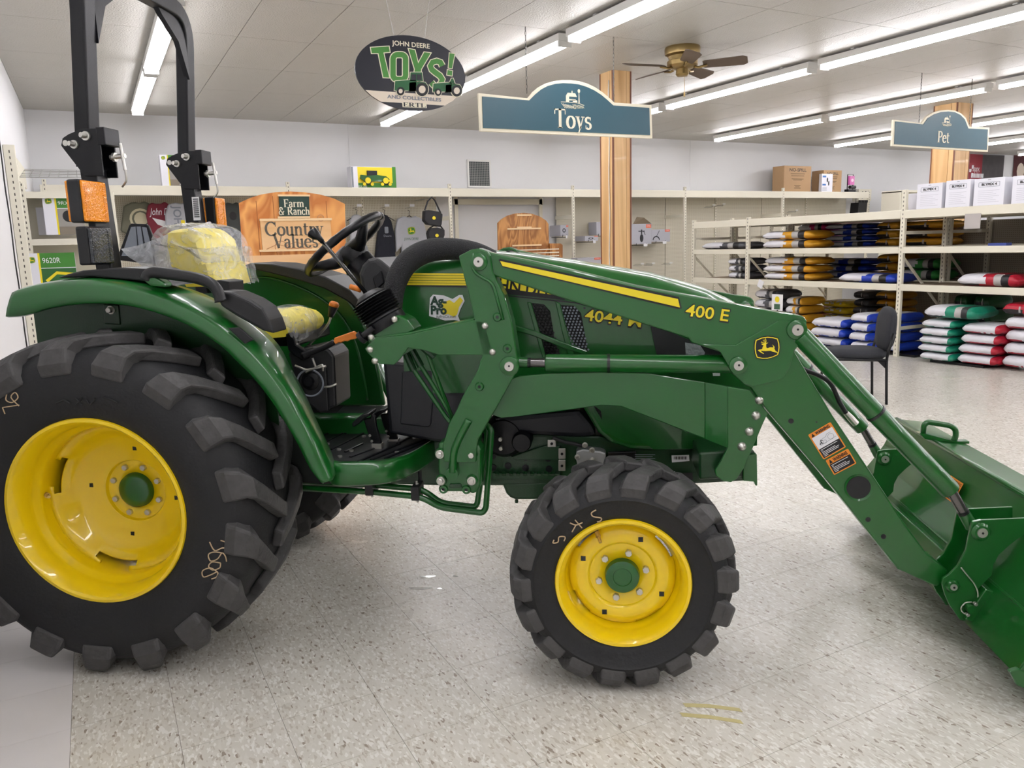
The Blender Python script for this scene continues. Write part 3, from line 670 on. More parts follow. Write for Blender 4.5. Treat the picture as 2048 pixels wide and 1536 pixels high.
# ---------------------------------------------------------------- seat
def seatback():
    pr = [(343,545),(336,505),(330,478),(342,466),(372,460),(396,458)]
    L = [tp(*p, .6) for p in pr]
    zb, zt_ = L[0].z-.06, L[-1].z+.005; rows = []
    for i in range(13):
        t = i/12; y = .6+.36*t; k = 1-.08*(abs(t-.5)*2)**4; bulge = .03*math.sin(math.pi*t)
        x0 = .035; sl = -.16
        prof = [(x0+.06, zb), (x0-.0, zb+.1), (x0-.03, zb+.2), (x0-.03, zt_-.03), (x0+.0, zt_), (x0+.08, zt_+.005), (x0+.115+bulge*.3, zt_-.03), (x0+.135+bulge, zt_-.14), (x0+.15+bulge, zb+.1), (x0+.17+bulge, zb)]
        rows.append([Vector((a, y, zb+(b-zb)*k)) for a, b in prof])
    b = MB().grid(rows); b.add(rows[0], [list(range(10))]); b.add(rows[-1], [list(range(10))])
    return b.build('seat_back', SEATY, TR, bevel=.02, seg=3, auto=50)
seatback()
def cushion():
    rows = []
    c0 = tp(560, 625, .6)
    for i in range(13):
        t = i/12; y = .575+.345*t; k = 1-(abs(t-.5)*2)**4*.5
        x1 = tp(632, 640, .8).x+.02-.05*(abs(t-.5)*2)**4; z = c0.z-.012
        rows.append([Vector(q) for q in ((.12, y, z-.09), (.12, y, z-.01), (.3, y, z+.005*k), (x1-.1, y, z+.02*k), (x1-.02*k, y, z-.005), (x1+.012*k, y, z-.045), (x1-.02, y, z-.085), (.3, y, z-.1))])
    b = MB().grid(rows); b.add(rows[0], [list(range(8))]); b.add(rows[-1], [list(range(8))])
    return b.build('seat_cushion', SEATY, TR, smooth=True, bevel=.03, seg=4)
cushion()
zs = tp(560, 625, .6).z
MB().box((.2, .6, zs-.14), (.55, 1.0, zs-.085)).build('seat_base', SBLK, TR, bevel=.01)
plate('seat_armrest_bracket', [(571,668),(585,664),(592,690),(615,705),(620,716),(606,722),(590,712),(576,700)], .55, .03, SBLK)
# ---------------------------------------------------------------- under-seat console, levers
plate('seat_pedestal', [(575,705),(625,694),(655,697),(668,712),(672,814),(640,826),(600,800)], .56, .2, BLK, bevel=.01)
plate('pedestal_panel', [(600,765),(652,734),(657,822),(640,826),(618,808)], .545, .02, BLK, bevel=.006)
c = tp(620, 762, .545); MB().lathe([(0, -.022), (.018, -.022), (.02, -.004), (.036, -.002), (.038, .0)], c, (0, 1, 0), 28).build('dial_knob', SBLK, TR, auto=40)
MB().lathe([(.05, -.001), (.055, -.004), (.058, .0)], c+Vector((0, 0, -.008)), (0, 1, 0), 32).build('dial_ring', GREYM, TR)
for pts in ([(652,732),(640,735),(612,740),(590,731)], [(649,774),(662,773),(673,768)], [(625,716),(632,736)], [(612,745),(646,728),(646,742)]):
    MB().tube(bend([tp(*p, .53) for p in pts], .012), .0045, 7).build('lever_rod', STEEL, TR, smooth=True)
MB().tube(spline([tp(*p, .52) for p in [(606,712),(624,704),(650,694),(668,684)]], 4), [.016, .015, .014, .012, .012, .012, .011, .011, .011, .011, .011, .011, .011][:13], 8).build('hand_lever', SBLK, TR, smooth=True)
plate('lever_grip', [(667,684),(668,676),(705,663),(711,668),(711,678),(700,680),(694,683),(688,682),(682,686),(676,685),(671,689)], .505, .03, ORG, bevel=.004)
MB().tube(spline([tp(*p, .84) for p in [(610,700),(618,690),(640,668),(655,650),(661,636),(662,628)]], 4), .0055, 7).build('shift_lever', STEEL, TR, smooth=True)
a_, b_ = tp(661, 634, .84), tp(669, 606, .84)
MB().tube([a_, a_.lerp(b_, .35), a_.lerp(b_, .75), b_.lerp(a_, .02)], [.012, .016, .021, .021], 14).build('shift_knob', BLK, TR, smooth=True)
MB().tube([a_.lerp(b_, .76), a_.lerp(b_, .95), b_.lerp(a_, -.08)], [.0215, .022, .015], 14).build('shift_knob_cap', ORG, TR, smooth=True)
# ---------------------------------------------------------------- platform, mat, pedals
ZP = .715
mat_px = [(640,862),(646,857),(760,855),(800,862),(868,874),(853,887),(829,902),(804,914),(767,922),(720,926),(680,927),(667,926),(660,915),(653,895)]
MP = [tz(*p, ZP) for p in mat_px]
MB().prism(MP, (0, 0, -.012)).build('floor_mat', BLK, TR, bevel=.003)
b = MB()
for p0, p1 in [((645,873),(655,868)),((650,885),(700,860)),((662,900),(735,863)),((690,905),(725,888)),((700,915),(760,893)),((715,925),(800,888)),((742,921),(850,880)),((770,918),(858,882)),((690,868),(716,856)),((795,888),(830,870))]:
    u_, v_ = tz(*p0, ZP), tz(*p1, ZP); b.tube([u_, v_], .006, 6)
b.build('mat_ribs', SBLK, TR)
b = MB()
for p in [(655,889),(678,900),(703,903),(680,914),(728,874),(794,906),(828,877),(707,828)]: b.cyl(tz(*p, ZP), tz(*p, ZP)+Vector((0, 0, .006)), .009, 10)
b.build('mat_rivets', STEEL, TR)
rim_top = [tz(*p, ZP-.004) for p in [(655,905),(664,929),(720,930),(769,926),(806,917),(832,905),(857,889),(874,876)]]
rt_s = spline(rim_top, 4); low = [tp(*p, 0) for p in [(663,962)]]
rows = [[v+Vector((0, .03, .006)), v+Vector((0, 0, .006)), v+Vector((0, -.012, -.006)), v+Vector((0, -.012, -.07)), v+Vector((0, .0, -.078))] for v in rt_s]
MB().grid(rows).build('platform_edge', GREEN, TR, smooth=True, solid=.005)
MB().prism([v+Vector((0, 0, -.016)) for v in MP], (0, 0, -.02)).build('platform', DGREEN, TR)
h0, h1 = tz(640, 856, ZP), tz(772, 858, ZP)
MB().tube([Vector((h0.x-.1, h0.y+.05, ZP+.005)), Vector((h1.x+.02, h1.y+.05, ZP+.005))], .055, 16).build('transmission_hump', GREEN, TR, smooth=True)
fl = [tz(*p, ZP+.045) for p in [(668,831),(770,829),(772,812),(686,813)]]
MB().prism(fl, (0, 0, -.012)).build('floor_mat', BLK, TR)
plate('tunnel_side', [(600,815),(640,838),(772,836),(772,870),(640,872),(605,850)], .75, .02, GREEN)
for dx in (0, 33):
    d = -9 if dx else 0; y = .50 if not dx else .62
    arm = plate('brake_pedal', [(734+dx,862+d),(727+dx,839+d),(741+dx,836+d),(742+dx,826+d),(750+dx,834+d),(752+dx,852+d),(763+dx,892+d),(752+dx,897+d),(746+dx,890+d)], y, .02, SBLK, bevel=.003)
    plate('pedal_pad', [(703+dx,848+d),(712+dx,838+d),(727+dx,829+d),(737+dx,827+d),(739+dx,832+d),(727+dx,838+d),(716+dx,849+d),(706+dx,855+d)], y-.05, .11, SBLK, arm, bevel=.004)
    for px in ((740,871),(744,882)): bolt(tp(px[0]+dx, px[1]+d, y), .006, .006, arm, STEEL, washer=False)
    c = tp(754+dx, 893+d, y); MB().box((c.x-.02, c.y-.006, c.z-.014), (c.x+.02, c.y+.026, c.z+.012)).build('pedal_boot', STEEL, arm)
# ---------------------------------------------------------------- steering wheel, column, dash
sc = tp(690, 489, YC); ta = R(37)
xd, zd = Vector((math.cos(ta), 0, math.sin(ta))), Vector((-math.sin(ta), 0, math.cos(ta))); yd = Vector((0, 1, 0))
rw = .19
ring = [sc+xd*rw*math.cos(2*math.pi*k/48)+yd*rw*math.sin(2*math.pi*k/48) for k in range(49)]
sw = MB().tube(ring, [.0165+.0015*(k % 2) for k in range(49)], 12).build('steering_wheel', SBLK, TR, smooth=True)
hub = sc-zd*.05
for a in (90, 215, 325):
    e = sc+xd*rw*math.cos(R(a))+yd*rw*math.sin(R(a))
    MB().tube([hub+(e-hub)*.1, hub+(e-hub)*.5-zd*.015, e-(e-hub)*.04], [.045, .026, .016], 10).build('spoke', SBLK, sw, smooth=True)
MB().lathe([(0, .03), (.05, .03), (.065, .015), (.07, -.01), (.055, -.05), (0, -.055)], hub, zd, 28).build('steering_hub', SBLK, sw, auto=40)
MB().tube([hub, hub-zd*.26], [.06, .075], 18).build('steering_column', SBLK, TR, smooth=True)
plate('dash_panel', [(716,548),(722,532),(735,518),(752,514),(790,545),(806,560),(800,640),(770,650),(740,620),(722,585)], .56, .48, BLK, bevel=.02, seg=3)
plate('dash_switch_plate', [(745,556),(762,540),(768,566),(752,580)], .55, .012, SBLK)
MB().tube([tp(700, 573, .62), tp(722, 580, .62)], .011, 10).build('throttle_lever', ORG, TR, smooth=True)
# ---------------------------------------------------------------- hood
HN = .56
def hsec(px_side_top, z_top, z_low, half, x):
    return x
hood_x = [(1.00,1.455,1.36,.245),(1.12,1.487,1.39,.25),(1.30,1.488,1.385,.25),(1.45,1.472,1.37,.25),(1.68,1.436,1.335,.25),(1.98,1.378,1.28,.245),(2.18,1.318,1.22,.235),(2.30,1.262,1.16,.22),(2.36,1.19,1.08,.20),(2.385,1.09,1.0,.19)]
rows = []
for x, zt_, zs_, hw in hood_x:
    zb = .93 if x < 1.7 else .70
    rows.append([Vector((x, YC+s*hw*a, zs_+(zt_-zs_)*b if b is not None else c_)) for s, a, b, c_ in
                 ((-1, 1.02, None, zb), (-1, 1.03, None, (zb+zs_)/2), (-1, 1.0, 0, 0), (-1, .97, .45, 0), (-1, .86, .8, 0), (-1, .5, .96, 0), (-1, .0, 1, 0), (1, .5, .96, 0), (1, .86, .8, 0), (1, .97, .45, 0), (1, 1, 0, 0), (1, 1.03, None, (zb+zs_)/2), (1, 1.02, None, zb))])
b = MB().grid(rows); b.add(rows[-1], [list(range(13))]); b.add(rows[0], [list(range(13))])
hood = b.build('hood', GREEN, TR, auto=50)
HY = YC-.25*1.035-.002   # decal plane just off the near hood side
def hpl(name, pix, m, th=.003, y=None, parent=hood, bevel=0): return plate(name, pix, HY if y is None else y, th, m, parent, bevel)
hpl('hood_black_band', [(806,572),(930,575),(1010,588),(1130,600),(1130,592),(1005,572),(930,570),(808,567)], BDEC)  # black decal band along the lower edge of the yellow stripes
for k in range(5):
    y0 = 546+k*5
    hpl('yellow_stripe', [(824-k*4,y0),(935,y0+1),(1004,y0+9),(1004,y0+13),(935,y0+5),(820-k*4,y0+4)], YDEC, y=HY-.001)
hpl('yellow_stripe_front', [(1003,557),(1045,565),(1100,576),(1128,585),(1128,592),(1060,584),(1006,576)], YDEC, y=HY-.001)
def pxtext(name, s, p0, p1, ph, y, m, parent, **k):
    """text between two photo pixels (its left and right ends, mid height) on the plane y"""
    a, b_ = tp(*p0, y), tp(*p1, y); c = (a+b_)/2; h = (tp((p0[0]+p1[0])/2, (p0[1]+p1[1])/2-ph/2, y)-tp((p0[0]+p1[0])/2, (p0[1]+p1[1])/2+ph/2, y)).length
    r_ = (b_-a).normalized(); u_ = Vector((0, -1, 0)).cross(r_)*-1
    u_ = Vector((-r_.z, 0, r_.x)) if r_.x > 0 else Vector((r_.z, 0, -r_.x))
    return text(name, s, h*1.38, c, r_, u_, m, parent, width=(b_-a).length, **k)
pxtext('hood_lettering', 'JOHN DEERE', (962,566), (1140,588), 26, HY-.003, BDEC, hood, bold=.0012)
pxtext('model_number_shadow', '4044 M', (1169,631), (1286,646), 27, HY-.001, BDEC, hood, bold=.0035)
pxtext('model_number', '4044 M', (1171,631), (1284,645), 23, HY-.003, YDEC, hood, bold=.001)
MESHM = mat('black_grille_mesh', (16, 17, 20), .6, bump=.8, bscale=220)
g1 = hpl('side_grille', [(1064,606),(1088,609),(1100,622),(1113,705),(1092,714),(1074,660)], MESHM)
g2 = hpl('side_grille', [(1122,610),(1148,612),(1162,626),(1176,704),(1150,690),(1131,650)], MESHM)
hpl('side_grille', [(1086,680),(1112,690),(1122,712),(1092,714)], MESHM)
for g_, cx0, cy0 in ((g1, 1088, 660), (g2, 1148, 660)):
    hx_ = MB()
    for i in range(-2, 3):
        for j in range(-8, 8):
            q = tp(cx0+i*7+(3.5 if j % 2 else 0)+j*1.6, cy0+j*5.6, HY-.004); hx_.cyl(q, q+Vector((0, .002, 0)), .0042, 6)
    hx_.build('grille_perforation', GREYM, g_) if g_ is g2 else hx_.build('grille_perforation', SBLK, g_)
hpl('grille_frame', [(1054,604),(1062,605),(1080,664),(1092,716),(1085,716),(1070,664)], GREEN, .012, HY-.008, bevel=.003)
hpl('grille_frame', [(1110,602),(1120,607),(1134,660),(1150,716),(1138,716),(1124,664)], GREEN, .012, HY-.008, bevel=.003)
hpl('side_rib', [(1030,651),(1070,662),(1120,682),(1175,702),(1175,712),(1120,694),(1066,672),(1030,661)], GREEN, .015, HY-.012, bevel=.004)
hpl('hood_seam', [(1010,590),(1150,604),(1300,640),(1300,642),(1150,607),(1010,592)], BDEC, .002)
hpl('headlamp', [(1300,648),(1370,676),(1440,704),(1462,745),(1320,740)], BDEC, .004)
MB().prism([tp(*p, HY-.004) for p in [(1370,685),(1400,690),(1410,705),(1405,722),(1372,716)]], (0, .004, 0)).build('headlamp_lens', mat('clear_lens', (150, 155, 160), .1, coat=.6, bump=.6, bscale=80), hood)
b = MB()
for k in range(7):
    x = 1.40+k*.035; z0 = 1.478-.0018*k*4
    b.prism([Vector((x+dx_+.004*0, YC-dy_, z0-.006-.1*max(0, abs(dy_)-.06)+.02*(0)-.0)) for dx_, dy_ in ((0, .05), (.013, .05), (.013, -.05), (.013, -.12), (0, -.12), (0, -.05))], (0, 0, .008))
b.build('hood_vent_slots', BDEC, hood)
hpl('front_badge', [(1425,744),(1440,744),(1440,752),(1426,752)], WDEC, .001, HY-.007)
# dealer sticker
ag = hpl('dealer_sticker', [(858,632),(860,596),(866,589),(888,591),(905,598),(918,590),(925,590),(929,602),(921,618),(916,632),(920,642),(908,640),(890,641),(876,637)], WDEC, .0015, HY-.002)
hpl('sticker_map', [(884,606),(899,600),(908,606),(920,594),(926,601),(918,614),(914,629),(908,634),(896,628),(886,630)], YDEC, .001, HY-.0035, ag)
GT = mat('dark_green_print', (22, 62, 44), .5)
pxtext('sticker_text', 'Ag-', (861,602), (894,603), 17, HY-.0045, GT, ag, bold=.0022); pxtext('sticker_text', 'Pro', (861,621), (893,621), 17, HY-.0045, GT, ag, bold=.0022); pxtext('sticker_text', 'AgProCo.com', (872,634), (912,633), 6, HY-.0045, GT, ag)
# lower cowl, dark console side, engine and frame
plate('lower_cowl', [(1150,790),(1180,840),(1197,868),(1222,888),(1260,900),(1330,903),(1420,901),(1478,893),(1490,850),(1480,780),(1300,760)], HY+.02, .44, GREEN, bevel=.03, seg=4)
plate('cowl_grille', [(1322,845),(1340,850),(1384,862),(1370,870),(1335,866)], HY+.017, .01, MESHM, bevel=0); plate('cowl_grille', [(1180,800),(1200,805),(1204,840)], HY+.017, .01, MESHM, bevel=0)
NAVY = mat('blue_black_plastic', (17, 19, 27), .45, bump=.04, bscale=200)
plate('side_console', [(765,722),(800,726),(860,726),(950,735),(962,790),(950,880),(880,886),(778,868),(772,800)], .55, .5, NAVY, bevel=.015, seg=3)
plate('console_door', [(804,744),(850,740),(864,742),(866,800),(862,850),(856,855),(800,848)], .543, .02, NAVY, bevel=.004)
plate('console_side_green', [(880,700),(955,706),(968,720),(955,738),(880,728)], .6, .3, DGREEN)
plate('engine_shroud', [(985,835),(1160,820),(1185,850),(1195,872),(1160,876),(1080,872),(1000,866)], .6, .4, NAVY, bevel=.02)
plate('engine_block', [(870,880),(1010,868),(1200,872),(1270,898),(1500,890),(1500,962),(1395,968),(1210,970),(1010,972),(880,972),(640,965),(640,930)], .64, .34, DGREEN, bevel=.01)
plate('oil_pan', [(1003,966),(1012,988),(1020,996),(1030,1000),(1110,1000),(1130,960)], .64, .3, DGREEN, bevel=.012); bolt(tp(1033,999,.66), .008, .014, TR, DGREEN, (0, 0, -1), washer=False)
plate('frame_rail', [(985,946),(1120,948),(1120,960),(985,958)], .61, .04, DGREEN, bevel=.003)
b = MB()
for k in range(9):
    q = tp(994+k*14, 950, .605); b.cyl(q, q+Vector((0, .01, .008)), .009, 8)
b.build('rail_studs', DGREEN, TR)
plate('engine_bracket', [(1022,914),(1048,905),(1090,892),(1120,892),(1120,920),(1030,920)], .62, .02, DGREEN, bevel=.003)
b = MB()
for p in [(986,935),(1016,932),(1051,915),(1051,936),(1096,917),(986,912),(1098,938)]: q = tp(*p, .635); b.cyl(q, q+Vector((0, .012, 0)), .014, 14)
b.build('block_plugs', SBLK, TR)
q = tp(1010, 868, .66); MB().lathe([(0, -.07), (.07, -.065), (.09, -.03), (.09, .02)], q, (0, 1, 0), 28).build('starter_motor', SBLK, TR, auto=40)
q = tp(1045, 880, .6); MB().lathe([(0, -.05), (.035, -.05), (.04, -.04), (.04, .05)], q, (0, 1, 0), 22).build('oil_filter', SBLK, TR, auto=40)
for px in ((1002,876),(1003,894)): bolt(tp(*px, .6), .009, .03, TR)
for r4 in ([(1095,880),(1112,880),(1112,894),(1095,894)], [(1117,897),(1131,897),(1131,918),(1117,918)], [(1117,920),(1131,920),(1131,942),(1117,942)]):
    o = plate('steel_bracket', r4, .6, .006, STEEL, bevel=.002); bolt(tp(sum(p[0] for p in r4)/4, sum(p[1] for p in r4)/4, .6), .006, .008, o, SBLK, washer=False)
plate('fuel_pump', [(1152,902),(1165,898),(1200,902),(1212,906),(1212,945),(1158,945),(1152,920)], .585, .1, ALU, bevel=.008); 
for px in ((1155,914),(1185,920),(1170,890),(1184,900)): bolt(tp(*px, .58), .008, .015, TR)
MB().tube(spline([tp(*p, .59) for p in [(1105,875),(1130,884),(1150,888),(1165,892)]], 4), .008, 8).build('fuel_hose', BLK, TR, smooth=True)
plate('engine_plate', [(1216,905),(1272,903),(1272,930),(1216,930)], .6, .02, SBLK, bevel=.003)
shapes('engine_plate_print', [rect(-.04, -.02+.008*k, .04-.01*(k % 2), -.017+.008*k) for k in range(5)], tp(1290, 916, .597), (1, 0, 0), (0, 0, 1), GREYM, TR, .0006)
lb = plate('barcode_label', [(1343,911),(1378,910),(1379,922),(1344,925)], .618, .002, WDEC, bevel=0); q = tp(1361, 916, .6165)
shapes('barcode_bars', [rect(-.026+.004*k, -.006, -.0245+.004*k+.0008*(k % 3), .006) for k in range(13)], q, (1, 0, 0), (0, 0, 1), BDEC, lb, .0004)
plate('white_tag', [(1323,944),(1350,943),(1350,954),(1324,955)], .618, .002, WDEC, bevel=0); plate('info_plate', [(1358,946),(1385,945),(1386,960),(1358,961)], .618, .002, BDEC, bevel=0)
for px in ((1421,911),(1421,945)): bolt(tp(*px, .6), .012, .016, TR)
# front axle and hub
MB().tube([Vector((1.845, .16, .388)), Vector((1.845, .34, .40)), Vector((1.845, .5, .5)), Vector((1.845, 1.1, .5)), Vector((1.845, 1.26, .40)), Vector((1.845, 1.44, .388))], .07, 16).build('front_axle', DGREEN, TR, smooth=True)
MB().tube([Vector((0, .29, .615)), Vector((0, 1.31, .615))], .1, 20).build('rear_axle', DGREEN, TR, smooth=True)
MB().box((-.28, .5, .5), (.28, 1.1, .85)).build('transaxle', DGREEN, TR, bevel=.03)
MB().tube([tp(92, 660, .6), tp(112, 660, .6)], .022, 12).lathe([(.012, -.02), (.03, -.015), (.03, .015), (.012, .02)], tp(97, 663, .6), (0, 1, 0), 16, True).build('lift_link', DGREEN, TR)
# hydraulic pipes along the underside
for k, dy in enumerate((0, .03)):
    o1 = [(600,964),(745,970),(838,978),(855,986),(882,1006),(950,1014),(955,1006),(975,866+k*0)] if k else [(600,976),(745,984),(832,993),(850,998),(880,1015),(965,1026),(972,1016),(983,860)]
    P = [tp(*p, .42+dy) for p in o1]
    P += [P[-1]+Vector((-.02, .01, .02)), P[-1]+Vector((-.06, .03, .02))]
    MB().tube(bend(P, .03), .012, 10).build('hydraulic_pipe', GREEN, TR, smooth=True)
for p in ((740,974),(832,984)):
    q = tp(*p, .42); o = MB().box((q.x-.016, q.y-.02, q.z-.03), (q.x+.016, q.y+.07, q.z+.026)).build('pipe_clamp', BLK, TR, bevel=.003); bolt(q+Vector((0, .02, .026)), .006, .014, o, STEEL, (0, 0, 1)); bolt(q+Vector((0, .02, -.03)), .006, .018, o, STEEL, (0, 0, -1), washer=False)
MB().tube([tp(839, 940, .5), tp(842, 985, .5)], .008, 8).build('support_strap', BLK, TR)
# two pipes rising from the mast to the valve
for pts in ([(812,707),(826,738),(893,836),(905,848)], [(824,700),(836,722),(884,800),(903,832)], [(840,690),(852,700),(905,838)]):
    P = bend([tp(*p, .40) for p in pts], .03); MB().tube(P, .0085, 9).build('valve_pipe', GREEN, TR, smooth=True)
    d = (P[1]-P[0]).normalized(); MB().tube([P[0], P[0]+d*.07], .014, 10).build('pipe_fitting', DGREEN, TR)
# ---------------------------------------------------------------- loader
LY = .29; SEP = .94
mast_px = [(917,512),(942,499),(958,496.5),(976,503),(981.5,511),(986,544),(995,564),(1009,591),(1024.5,646),(1036,720),(1036,737),(1015,776),(975,847),(957,878),(953,898),(952,925),(888,925),(885,892),(897,849),(914,818),(924,795),(955,740),(964,714),(948,636),(933,574)]
def both(fn):
    a = fn()
    for o in a:
        c = dup(o, TR, (0, SEP, 0))
        for g in o.children: d = g.copy(); COL.objects.link(d); d.parent = c
    return a
def mk_mast():
    m_ = plate('loader_mast', mast_px, LY, .1, GREEN, bevel=.005)
    MB().tube(bend([tp(*p, LY-.004) for p in [(948,507),(942,530),(952,548),(985,566),(992,590),(1006,640)]], .03), .006, 6).build('weld_bead', GREEN, m_, smooth=True)
    for (px, r_, rp_) in (((958,524), .031, .0185), ((1019,732), .036, .018)):
        c = tp(*px, LY); MB().lathe([(0, -.012), (r_*.7, -.012), (r_*.95, -.008), (r_, 0)], c, (0, 1, 0), 30).build('pin_boss', GREEN, m_, auto=40)
        MB().lathe([(0, -.017), (rp_*.9, -.017), (rp_, -.014), (rp_, -.01)], c, (0, 1, 0), 26).build('pivot_pin', STEEL, m_, auto=40)
        MB().cyl(c+Vector((0, -.0175, .002)), c+Vector((0, -.016, .002)), .004, 8).build('grease_nipple', BDEC, m_)
    for px in ((995,634),(1015,697),(959,773)):
        c = tp(*px, LY); MB().lathe([(.006, -.008), (.013, -.008), (.017, 0)], c, (0, 1, 0), 20).cyl(c, c+Vector((0, -.003, 0)), .0065, 10).build('boss', GREEN, m_, auto=40)
        MB().cyl(c+Vector((0, -.0035, 0)), c+Vector((0, -.003, 0)), .0062, 10).build('bolt_hole', BDEC, m_)
    return [m_]
both(mk_mast)
def mk_base():
    b_ = plate('mast_base', [(876,886),(890,884),(905,870),(945,872),(955,888),(962,900),(962,972),(952,985),(946,989),(935,984),(892,984),(884,984),(878,972),(880,960),(876,940)], LY+.02, .08, GREEN, bevel=.01, seg=3)
    for px in ((881,907),(944,908),(883,960),(944,960)):
        q = tp(*px, LY+.02); MB().lathe([(0, -.012), (.019, -.012), (.022, 0)], q, (0, 1, 0), 20).build('bolt_boss', GREEN, b_, auto=40); bolt(q+Vector((0, -.012, 0)), .0115, .016, b_)
    for px in ((887,978),(933,979)): q = tp(*px, LY+.02); MB().lathe([(.007, -.01), (.015, -.01), (.018, 0)], q, (0, 1, 0), 18).build('lug_boss', GREEN, b_, auto=40); MB().cyl(q+Vector((0, -.002, 0)), q, .0072, 10).build('lug_hole', BDEC, b_)
    MB().tube(spline([tp(*p, LY+.0) for p in [(938,840),(922,870),(909,900),(906,930),(906,944)]], 5), [.014]*15+[.016]*6, 10).build('cast_rib', GREEN, b_, smooth=True)
    q = tp(906, 944, LY+.02); MB().cyl(q, q+Vector((0, -.03, 0)), .024, 22).build('cross_tube_end', GREEN, b_, auto=40)
    plate('cast_window', [(899,968),(922,968),(924,976),(898,976)], LY+.012, .01, DGREEN, b_, bevel=.004)
    return [b_]
mk_base()
arm_px = [(940,504),(958,499),(985,506),(1060,521),(1150,541),(1276,572),(1430,600),(1560,625),(1585,628),(1608,633),(1614,642),(1613,664),(1604,684),(1589,703),(1665,830),(1749,955),(1811,1049),(1854,1107),(1897,1142),(1888,1165),(1874,1174),(1796,1139),(1645,951),(1536,824),(1503,776),(1488,769),(1464,748),(1456,732),(1462,712),(1433,702),(1382,685),(1378,676.5),(1259,639),(1173,612),(992,553),(960,545),(940,528)]
def mk_arm():
    a = plate('loader_arm', arm_px, LY+.012, .085, GREEN, bevel=.006, seg=2)
    plate('knee_plate', [(1440,702),(1400,688),(1470,690),(1560,640),(1612,645),(1611,664),(1602,684),(1588,702),(1580,735),(1566,757),(1540,766),(1506,773),(1488,768),(1466,747)], LY+.006, .01, GREEN, a, bevel=.003)
    for (px, r_, rp_) in (((1593,659), .035, .02), ((1476,730), .032, .0175)):
        c = tp(*px, LY+.008); MB().lathe([(0, -.016), (r_*.68, -.016), (r_*.95, -.012), (r_, 0)], c, (0, 1, 0), 30).build('pin_boss', GREEN, a, auto=40)
        MB().lathe([(0, -.02), (rp_*.95, -.02), (rp_, -.015)], c, (0, 1, 0), 26).build('pivot_pin', STEEL, a, auto=40)
        MB().cyl(c+Vector((0, -.0212, .002)), c+Vector((0, -.019, .002)), .004, 8).build('grease_nipple', BDEC, a)
    for px, r_ in (((1582,842), .0095), ((1633,844), .003), ((1736,1039), .009), ((1767,1073), .009), ((1169,616), .004)):
        c = tp(*px, LY+.012); MB().cyl(c+Vector((0, -.0012, 0)), c, r_, 14).build('arm_hole', BDEC, a)
    c = tp(1717, 975, LY+.012); MB().lathe([(.040, 0), (.049, -.004), (.049, 0)], c, (0, 1, 0), 32, True).build('cross_tube_weld', GREEN, a, auto=40)
    MB().cyl(c+Vector((0, -.0016, 0)), c, .041, 32).build('cross_tube_bore', BDEC, a)
    return [a]
arm_o = both(mk_arm)[0]
c = tp(1717, 975, LY+.012); MB().cyl(c+Vector((0, .05, 0)), c+Vector((0, SEP, 0)), .045, 24).build('arm_cross_tube', GREEN, TR, auto=40)
